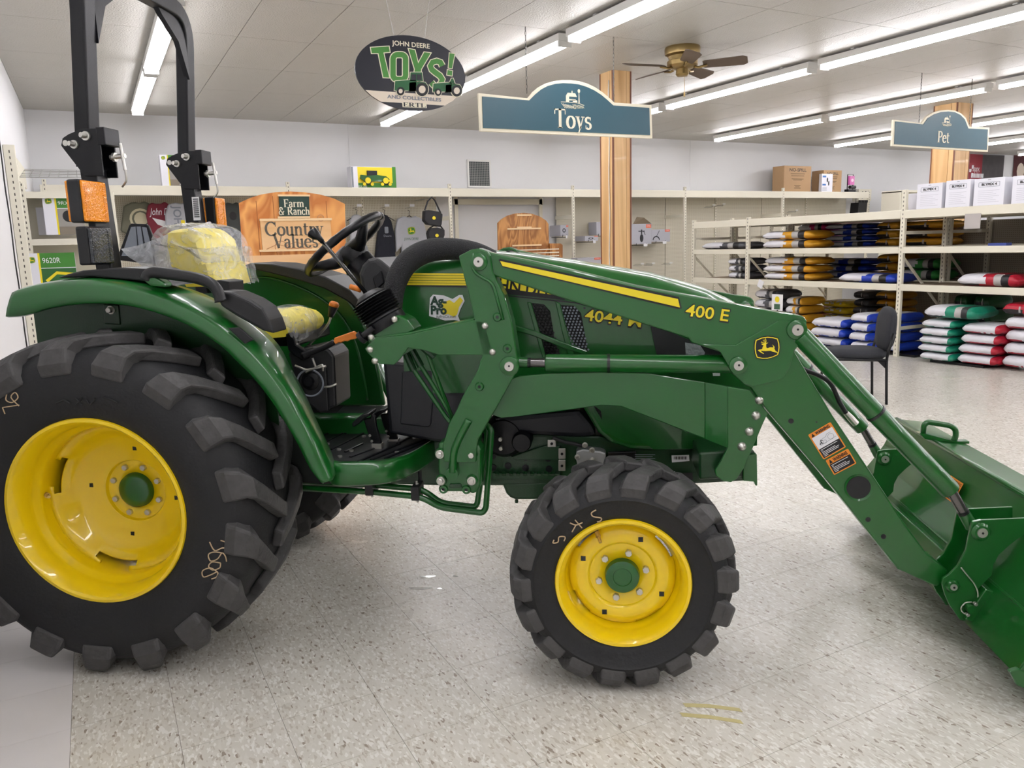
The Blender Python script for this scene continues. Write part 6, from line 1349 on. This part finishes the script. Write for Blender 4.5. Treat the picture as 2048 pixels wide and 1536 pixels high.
a = aty(1698, 383, 11.5); t = empty('work_light', (a.x, 11.5, 2.394), 0, 'black framed work light with pink lens on the wall rack end', 'lamp'); MB().tube([(0, .05, 0), (0, .05, .36), (.17, .05, .36), (.17, .05, 0)], .01, 6).build('frame', SBLK, t); MB().box((.02, 0, .15), (.15, .06, .33)).build('lens', mat('pink_lens', (214, 110, 180), .2, coat=.5), t); MB().cyl((.085, -.004, .24), (.085, .0, .24), .035, 14).build('bulb', mat('pale_pink', (250, 210, 236), .3), t); MB().box((-.02, 0, 0), (.2, .1, .06)).build('base', SBLK, t); MB().cyl((.0, -.01, .1), (.16, -.01, .1), .035, 10).build('battery_row', SBLK, t)
# electrical panel and dark comb rack beyond
a, b_ = aty(1718, 378, 11.9), aty(1742, 402, 11.9); t = empty('meter_box', (a.x, 11.9, b_.z), 0, 'small cream electrical box with square cutouts beside the wall rack', 'meter box'); hh = a.z-b_.z
MB().box((0, 0, 0), (b_.x-a.x, .158, hh)).build('case', CREAM, t); shapes('cutout', [rect(.1, hh*.6, .14, hh*.8), rect(.1, hh*.2, .14, hh*.4), rect(.2, hh*.25, .24, hh*.42), rect(.2, hh*.62, .24, hh*.82)], (0, -.001, 0), XA, ZA, SLOT, t, .0005); MB().tube([(-.03, .05, hh), (-.05, .02, .1), (-.04, .05, -.3)], .01, 6).build('conduit', GREYW, t)
a, b_ = aty(1712, 420, 11.3), aty(1735, 400, 11.3); t = empty('comb_rack', (a.x, 11.3, a.z-.6), 0, 'black toothed plastic bin standing behind the feed rack', 'bin')
MB().prism([Vector((0, 0, 0)), Vector((b_.x-a.x-.05, 0, 0)), Vector((b_.x-a.x, 0, .75)), Vector((.08, 0, .75))], (0, .2, 0)).build('body', SBLK, t)
for k in range(6): MB().box((.1+k*.045, 0, .75), (.125+k*.045, .03, .8)).build('tooth', SBLK, t)
t = empty('low_gondola', (0, 0, 0), 0, 'low grey-backed shelf unit between wall rack and white cartons', 'shelving'); a, b_ = aty(1768, 400, 11.2), aty(1880, 386, 11.2); MB().box((a.x, 11.2, 0), (b_.x, 11.24, b_.z)).build('back_panel', PEG, t); MB().box((a.x-.03, 10.8, 0), (a.x, 11.24, b_.z)).build('side_panel', CREAM, t); MB().box((a.x-.03, 10.8, b_.z-.02), (b_.x, 11.24, b_.z+.02)).build('top_shelf', CREAM, t)
# banners on the back wall
RDB = mat('banner_red', (142, 40, 52), .6, noise=.1); DKB = mat('banner_dark', (70, 66, 68), .5, noise=.5, nscale=6)
a, b_ = aty(1930, 352, WY-.03), aty(1966, 309, WY-.03); c_ = aty(2006, 352, WY-.03); t = empty('wall_banner', (a.x, WY-.03, 1.9), 0, 'red and dark printed banner with white lettering on the back wall', 'banner'); hh = b_.z-1.9
MB().box((0, 0, 0), (b_.x-a.x, .01, hh)).build('red_panel', RDB, t); MB().box((b_.x-a.x, 0, 0), (c_.x-a.x, .01, hh)).build('dark_panel', DKB, t)
text('banner_lettering', 'Happy,', .2, Vector(((b_.x-a.x)*.6, -.003, hh-.34)), XA, ZA, WDEC, t, width=(b_.x-a.x)*.5, shear=.25)
for k in range(3): tag(shapes('banner_print_line', [rect((b_.x-a.x)*.36+.055*q, hh-.55-.16*k, (b_.x-a.x)*.36+.055*q+.042, hh-.45-.16*k) for q in range(9-k)], (0, -.003, 0), XA, ZA, WDEC, t, .001), kind='stuff')
shapes('banner_checker', [rect(.06+.09*i, hh-.33-.09*j, .13+.09*i, hh-.26-.09*j) for i in range(3) for j in range(3) if (i+j) % 2 == 0], (0, -.002, 0), XA, ZA, WDEC, t, .001); shape('banner_blue', rect(.02, .0, .3, .45), (0, -.0015, 0), XA, ZA, mat('banner_blue', (70, 100, 150), .6), t, .001)
a, b_ = aty(2026, 352, WY-.03), aty(2075, 309, WY-.03); t = empty('wall_banner', (a.x, WY-.03, 1.9), 0, 'dark maroon banner with pale animal shape at the right of the wall', 'banner'); MB().box((0, 0, 0), (b_.x-a.x, .01, b_.z-1.9)).build('dark_panel', mat('banner_maroon', (84, 42, 44), .6, noise=.3), t); shape('pale_shape', ell(.3, (b_.z-1.9)*.72, .16, .2, 12), (0, -.002, 0), XA, ZA, SCRM, t); shape('yellow_shape', ell(.5, (b_.z-1.9)*.5, .1, .14, 12), (0, -.003, 0), XA, ZA, YDEC, t)
# ================================================================ FEED RACK, BAGS, CHAIR
RKX, RKD = 8.78, .82
ys_ = [10.18, 8.96, 6.38, 3.82]
ZT, ZM, ZL = (1.69, 1.79), (1.275, 1.35), (.82, .90)
def rack(xf, lab, ys, tops, backing, brace=True):
    t = empty('pallet_rack', (0, 0, 0), 0, lab, 'shelving')
    for i, y in enumerate(ys):
        for k, x in enumerate((xf, xf+RKD)):
            post(t, x, y, 0, tops[i] if k == 0 else 1.85, .045, .06, axis='x')
        for z in (.35, 1.52): MB().box((xf, y-.012, z-.02), (xf+RKD, y+.012, z+.02)).build('end_brace', CREAM, t)
        MB().tube([(xf, y, 1.25), (xf+RKD, y, .55)], .018, 6).build('diagonal_brace', CREAM, t)
    for i in range(len(ys)-1):
        y1, y0 = ys[i]-.03, ys[i+1]+.03
        for z0, z1 in (ZT, ZM, ZL):
            for x in (xf, xf+RKD): MB().box((x-.025, y0, z0), (x+.025, y1, z1)).build('beam', CREAM, t, bevel=.005)
            if z0 != ZT[0] or True: MB().box((xf+.025, y0, z1-.03), (xf+RKD-.025, y1, z1-.012)).build('shelf_board', SHELFB, t)
    if backing:
        for y1, y0 in backing: MB().box((xf+RKD+.035, y0, .05), (xf+RKD+.047, y1, 1.66)).build('pegboard_panel', PEGY, t)
    return t
rack(RKX, 'cream slotted feed rack facing the tractor, bags on its shelves', ys_, [1.82, 1.82, 2.03, 2.03], [])
rack(RKX+RKD+.09, 'second cream feed rack standing back to back behind the first', ys_, [1.82, 1.82, 1.85, 1.85], [(7.7, 5.85), (5.8, 3.9)])
# bag meshes: unit box, y = length, x = depth, z = thickness
WB = mat('bag_white', (226, 226, 232), .4, noise=.04, nscale=9, bump=.3, bscale=14)
GB = mat('bag_grey_white', (176, 174, 172), .45)
KB = mat('bag_black_label', (34, 34, 38), .45)
def bagmat(n, c): return mat('bag_'+n, c, .38, noise=.08, nscale=7, bump=.35, bscale=12)
BCOL = dict(gold=bagmat('gold', (206, 150, 36)), blue=bagmat('blue', (28, 62, 176)), teal=bagmat('teal', (20, 132, 104)), red=bagmat('red', (176, 28, 50)), grey=bagmat('charcoal', (74, 76, 82)), green=bagmat('green', (48, 138, 62)), dgreen=bagmat('deep_green', (24, 84, 46)), pink=bagmat('magenta', (196, 40, 110)), yellow=bagmat('yellow', (222, 190, 30)), rust=bagmat('rust', (160, 82, 48)))
def bag_mesh(color, seed, style):
    rnd = random.Random(seed); NL, NS = 16, 16; vs = []; fs = []; mi = []
    for i in range(NL+1):
        t = i/NL; e = min(t, 1-t)*2; zsq = .5+.5*min(1, (e*5))**.5 if 0 < i < NL else .42; xsq = .95+.05*min(1, e*6); wob = rnd.uniform(-.03, .03)
        for k in range(NS):
            a = 2*math.pi*k/NS; c, s = math.cos(a), math.sin(a); q = .42
            x = math.copysign(abs(c)**q, c)*xsq; z = math.copysign(abs(s)**.62, s)*zsq
            vs.append(Vector((.5+.5*x+rnd.uniform(-.012, .012), t+.02*wob, .5+.5*z*(1+.12*wob)-(.1*(1-zsq) if s else 0)+rnd.uniform(-.02, .02))))
    for i in range(NL):
        for k in range(NS):
            fs.append([i*NS+k, i*NS+(k+1) % NS, (i+1)*NS+(k+1) % NS, (i+1)*NS+k]); t = (i+.5)/NL; a = (k+.5)/NS
            lowband = .5 < a < .72 or False
            m = 0
            if style == 'print':
                if .14 < t < .27: m = 2
                elif .27 <= t < .36 and .3 < a < .62: m = 3
                elif t > .55+rnd.uniform(-.05, .05) and (a < .56): m = 1
                elif t > .6 and .56 <= a < .62: m = 2
            elif style == 'end':
                m = 2 if (.5 < a < .68 and t > .4) else 0
                if .44 < a < .56 and .44 < t < .53: m = 3
            elif style == 'plain': m = 1 if (a < .5 and .1 < t < .9 and rnd.random() < .5) else 0
            elif style == 'white':
                m = 1 if a < .58+rnd.uniform(-.05, .03) and .1 < t else 0
                if .6 < a < .66: m = 2
            mi.append(m)
    fs += [list(range(NS)), [NL*NS+k for k in range(NS)]]; mi += [0, 0]
    me = fixn(pyd(vs, fs, 'feed_bag'))
    for m in (BCOL[color], WB, KB, GB): me.materials.append(m)
    for p, m in zip(me.polygons, mi): p.material_index = m; p.use_smooth = True
    return me
BAGS = {}
def bags(pxl, pxr, pyt, pyb, n, color, style, where, xf=None, zb=None, dep=.5, grp=None, flip=False):
    """a stack of n bags; photo pixels of its left, right, top and bottom fix its place on the shelf or floor"""
    if xf is None: xf = atz((pxl+pxr)/2, pyb, .03).x; zb = .03
    y1, y0 = atx(pxl, pyb, xf).y, atx(pxr, pyb, xf).y
    ztop = atx((pxl+pxr)/2, pyt, xf).z; th = max(.085, (ztop-zb)/n)
    for k in range(n):
        rnd = random.Random(int(pxl)*31+n*7+k*101+len(color)); key = (color, style, rnd.randrange(2))
        if key not in BAGS: BAGS[key] = bag_mesh(*((color, len(BAGS)+3, style)))
        o = bpy.data.objects.new('feed_bag', BAGS[key]); COL.objects.link(o)
        j = rnd.uniform(-.03, .03); o.location = (xf+rnd.uniform(-.01, .02), y0+.035+j*.6, zb+k*th+.002); o.scale = (dep, y1-y0-.07, th*.95); o.rotation_euler = (0, 0, rnd.uniform(-.012, .012))
        lv = {1: [''], 2: [', lower', ', upper'], 3: [', bottom one', ', middle one', ', top one']}.get(n, [', bottom one', ', second from bottom', ', third from bottom', ', fourth from bottom', ', fifth from bottom', ', sixth from bottom'][:n-1]+[', top one']); tag(o, where+lv[k], 'feed bag', where)
XS = RKX+.06; XR = RKX+RKD+.17
Z1, Z2 = ZM[1]-.01, ZL[1]-.01
bags(1400,1490,484,500,1,'grey','print','single charcoal and white feed bag at the end of the middle shelf', XS, Z1)
bags(1519,1622,461,497,2,'gold','print','gold and white feed bag on the front middle shelf', XS, Z1)
bags(1452,1492,516,556,3,'grey','print','charcoal and white feed bag piled on the lower shelf', XS, Z2)
bags(1522,1622,514,558,3,'gold','print','gold and white feed bag piled on the lower shelf', XS, Z2)
bags(1672,1790,547,570,1,'blue','print','single blue and white feed bag lying by the rack post on the lower shelf', XS, Z2)
bags(1906,2036,547,572,1,'red','print','single red and white feed bag alone on the lower shelf', XS, Z2)
bags(1645,1738,453,492,4,'blue','print','blue and white feed bag on the rear rack middle shelf', XR, Z1)
bags(1590,1650,447,490,3,'pink','print','magenta and white feed bag behind the blue pile on the middle shelf', XR, Z1, dep=.45)
bags(1746,1798,443,487,3,'gold','end','gold feed bag, black label end, on the rear middle shelf', XR, Z1)
bags(1803,1886,441,487,3,'gold','end','long gold feed bag seen through the post bay on the rear rack', XR, Z1)
bags(1628,1735,517,556,3,'blue','print','blue and white feed bag in the rear pile on the lower shelf', XR, Z2)
bags(1746,1797,508,545,3,'gold','end','gold feed bag with black label end on the rear lower shelf', XR, Z2)
bags(1790,1880,517,549,2,'green','print','bright green feed bag on the rear lower shelf', XR, Z2)
bags(1505,1560,579,625,5,'grey','print','charcoal feed bag under the lower shelf above the loader arm', RKX+.1, .03)
bags(1566,1605,594,625,5,'gold','print','gold feed bag under the lower shelf behind the loader arm', RKX+.12, .03)
bags(1606,1632,614,634,4,'rust','plain','rust brown feed bag under the shelf beside the yellow bags', XR, .03)
bags(1638,1694,601,633,5,'yellow','plain','small yellow feed bag in a neat pile under the rack', XR, .03)
bags(1700,1740,582,624,6,'grey','end','dark grey feed bag under the rear shelf beside gold bags', XR, .03)
bags(1743,1790,583,624,6,'gold','end','gold feed bag under the rear shelf beside grey bags', XR, .03)
bags(1899,1936,589,645,4,'dgreen','end','deep green feed bag under the rear shelf behind the teal pile', XR, .03)
bags(1940,1984,590,645,4,'dgreen','end','deep green feed bag under the rear shelf behind the red pile', XR, .03)
bags(1617,1692,637,694,3,'blue','white','blue and white feed bag in the floor pile behind the loader knee')
bags(1693,1740,627,702,4,'blue','white','blue and white feed bag in the floor pile behind the black chair')
bags(1752,1799,626,706,4,'blue','white','blue and white feed bag in the floor pile at the rack post', RKX+.07, .03)
bags(1831,1907,640,722,5,'teal','white','teal and white feed bag in the floor pile beyond the rack post')
p = atz(1868, 722, .03); bags(1845,1955,612,641,1,'teal','print','teal and white feed bag crowning the floor pile', p.x+.02, atx(1868, 641, p.x).z+.025)
bags(1908,1996,648,731,4,'red','white','red and white feed bag in the floor pile beside the teal pile')
bags(1994,2075,634,738,4,'red','white','red and white feed bag in the tallest red floor pile')
p = atz(2030, 738, .03); bags(1996,2075,607,636,1,'red','end','red feed bag with white round mark on top of the tallest red pile', p.x+.02, atx(2030, 636, p.x).z+.025)
# black skids under the floor piles
for a_, b_, py in ((1617,1745,700), (1750,1838,708), (1836,1990,727)):
    p0, p1 = atz(a_, py, 0), atz(b_, py+6, 0); xm = (p0.x+p1.x)/2
    tag(MB().box((xm, min(p0.y, p1.y), 0), (xm+.7, max(p0.y, p1.y), .028)).build('skid_board', SBLK), 'low black skid under the floor pile of feed bags near '+('the black chair' if a_ < 1700 else 'the rack post' if a_ < 1800 else 'the teal bags'), 'pallet')
# price cards and notes
def card(px0, py0, px1, py1, x, lab, m=WDEC, tilt=0):
    a, b_ = atx(px0, py0, x), atx(px1, py1, x); t = empty('price_card', (x, (a.y+b_.y)/2, (a.z+b_.z)/2), 0, lab, 'card'); w_, h_ = abs(a.y-b_.y), abs(a.z-b_.z)
    o = MB().box((-.001, -w_/2, -h_/2), (.001, w_/2, h_/2)).build('card', m, t); o.rotation_euler = (tilt, 0, 0); return t
card(1516, 560, 1526, 576, RKX-.03, 'white price card hanging askew from the lower shelf beam', WDEC, .4); card(1930, 428, 1960, 457, RKX-.03, 'grey blank card hanging from the top beam', mat('grey_card', (178, 172, 168), .7))
t = card(1544, 588, 1565, 622, 7.9, 'white and green sticker card standing behind the loader arm'); shape('map_print', ell(0, 0, .04, .04, 10), (-.003, 0, .04), (0, -1, 0), ZA, YDEC, t); MB().box((-.0025, -.05, -.09), (-.001, .05, -.02)).build('green_print', mat('card_green', (60, 96, 70), .6), t)
tag(MB().tube([(7.9, atx(1555, 620, 7.9).y, 0), (7.9, atx(1555, 620, 7.9).y, atx(1555, 620, 7.9).z)], .012, 8).build('card_stand', SBLK), 'thin black stand carrying the sticker card', 'stand')
a = atx(2000, 480, RKX-.0); tag(MB().box((RKX+.02, a.y-.06, ZM[1]), (RKX+.12, a.y+.14, ZM[1]+.03)).build('blue_packet', mat('packet_blue', (54, 70, 140), .5)), 'small dark blue packet on the empty middle shelf', 'packet')
# white cartons on top of the rack
for k, (pl, pr, pt) in enumerate(((1833,1888,367), (1890,1944,360), (1946,2012,356), (2022,2090,350))):
    z0 = ZT[1]+.001; y1, y0 = atx(pl, 405, RKX+.02).y, atx(pr, 405, RKX+.02).y; h = atx((pl+pr)/2, pt, RKX+.02).z-z0
    y0 += .03
    t = empty('white_carton', (RKX+.02, y0, z0), 0, ('white printed carton on top of the feed rack, nearest the tall post', 'white printed carton on the rack top, second from the tall post', 'white printed carton on the rack top, third from the tall post', 'white printed carton on the rack top, farthest from the tall post')[k], 'box')
    W_ = y1-y0; MB().box((0, 0, 0), (.34, W_, h)).build('carton', WBOX, t, bevel=.003)
    lf = Vector((-.001, W_, 0)); rY = Vector((0, -1, 0))
    def P2(pts): return [(x*W_, z*h) for x, z in pts]
    shapes('carton_frame', [P2(q) for q in rr_ring(.15, .68, .85, .86, .012, .03)], lf, rY, ZA, GREYM, t, .0005)
    text('carton_lettering', 'BLYPEX 4', h*.12, Vector((-.002, W_*.5, h*.77)), rY, ZA, BDEC, t, width=W_*.5, bold=.0015)
    shapes('carton_print', [P2(rect(.15, .12+.07*j, .85-.1*(j % 3), .13+.07*j)) for j in range(7)], lf, rY, ZA, mat('faint_print', (190, 190, 200), .6), t, .0005)
    shapes('carton_handle', [P2(rect(.45, .93, .55, .945))], lf, rY, ZA, BDEC, t, .0005)
a = atx(1826, 408, RKX+.05); t = tag(MB().lathe([(0, 0), (.08, 0), (.095, .18), (.1, .18), (.1, .2), (0, .2)], (RKX+.3, a.y+.14, ZT[1]+.001), (0, 0, 1), 20).build('white_tub', WBOX, auto=40), 'small white lidded tub behind the first white carton', 'tub')
# ---- black guest chair
B0, A0 = atz(1768, 809, 0), None
lat = Vector((.61, .79, 0)).normalized(); fw = Vector((-.79, .61, 0)).normalized()
ch = empty('guest_chair', B0, math.atan2(fw.y, fw.x), 'black fabric guest chair with oval back standing by the feed bags', 'chair')
# local: x = facing direction, y = left of it ; near rear leg at the origin, chair spans y from 0 to -.47 or +.47
sgn = 1 if Vector((-fw.y, fw.x, 0)).dot(lat) > 0 else -1
FAB = mat('charcoal_fabric', (40, 42, 48), .85, noise=.1, bump=.2, bscale=120)
def L3(x, y, z): return Vector((x, sgn*y, z))
for y in (0, .47):
    MB().tube(bend([L3(-.02, y, 0), L3(.0, y, .42), L3(-.05, y, .64)], .05), .0125, 8).build('rear_leg', SBLK, ch, smooth=True)
    MB().tube(bend([L3(.46, y, 0), L3(.43, y, .41), L3(.0, y, .40)], .04), .0125, 8).build('front_leg', SBLK, ch, smooth=True)
    MB().prism([L3(.01, y-.008, .40), L3(.08, y-.008, .40), L3(.01, y-.008, .33)], (0, .016*sgn, 0)).build('gusset', SBLK, ch)
MB().tube([L3(.02, 0, .40), L3(.02, .47, .40)], .012, 8).build('cross_rail', SBLK, ch)
se = [L3(.22+.27*math.copysign(abs(math.cos(t_))**.7, math.cos(t_)), .235+.24*math.copysign(abs(math.sin(t_))**.7, math.sin(t_)), 0) for t_ in [2*math.pi*k/32 for k in range(32)]]
cen = L3(.22, .235, 0); rowsS = []
for k_, z in ((.0, .405), (.9, .405), (1.0, .425), (1.0, .45), (.93, .475), (.6, .492), (.0, .495)): rowsS.append([cen+(p-cen)*k_+Vector((0, 0, z)) for p in se+[se[0]]])
MB().grid(rowsS).build('seat', FAB, ch, smooth=True)
bc_ = L3(-.045, .235, .66); rowsB = []
for k_, x in ((0, -.03), (.92, -.03), (1, -.012), (1, .012), (.9, .03), (.5, .036), (0, .038)):
    rowsB.append([bc_+L3(x-.09*((math.sin(t_)*.2*k_)), .235*k_*math.copysign(abs(math.cos(t_))**.75, math.cos(t_)), .2*k_*math.copysign(abs(math.sin(t_))**.75, math.sin(t_))) for t_ in [2*math.pi*k/32 for k in range(33)]])
MB().grid(rowsB).build('backrest', FAB, ch, smooth=True)
# ---- little puddles and yellow scuffs on the floor
WAT = mat('water', (225, 225, 220), .03, trans=.0, spec=1.0, alpha=.35, coat=1)
for k, (px, py, rx, ry) in enumerate(((855, 1154, .035, .012), (838, 1177, .05, .014), (910, 1153, .012, .006), (878, 1178, .014, .006))):
    p = atz(px, py, 0); tag(MB().prism([p+Vector((.866*x+.5*y, -.5*x+.866*y, .0004)) for x, y in [(rx*math.cos(a_)*(1+.25*math.sin(3*a_+k)), ry*math.sin(a_)*(1+.3*math.cos(2*a_+k))) for a_ in [2*math.pi*q/22 for q in range(22)]]], (0, 0, .0025)).build('water_drop', WAT, bevel=.001), 'small clear water drop on the floor beneath the tractor step', 'water', 'water drops under the tractor')
SCF = mat('yellow_scuff', (196, 184, 128), .6, noise=.15, nscale=30)
for k, ln in enumerate(([(1368,1410),(1420,1412),(1482,1420)], [(1362,1429),(1420,1434),(1484,1444)])):
    P = [atz(*p_, .0006) for p_ in ln]; d = Vector((.25, .97, 0)).normalized()*.011
    tag(MB().grid([[v-d for v in P], [v+d for v in P]]).build('tape_residue', SCF, solid=.0008), 'faint yellow tape residue streak on the floor tiles before the front wheel', 'stain', 'yellow tape streaks')
# ---- cap of clutter: gloves and hooks between shirts and display
t = empty('glove_rack', aty(434, 480, 11.4), 0, 'wire hooks holding dark green gloves beside the plywood display', 'display'); 
for k in range(4): MB().box((.04+k*.03, -.02, -.55), (.06+k*.05, .02, -.1+.02*k)).build('glove_pair', mat('glove_green', (52, 72, 56), .8, noise=.4), t)
MB().tube([(-.02, .3, 0), (.1, -.1, 0)], .005, 5).tube([(.1, .3, .02), (.26, -.1, .02)], .005, 5).build('hook_wire', GREYW, t)
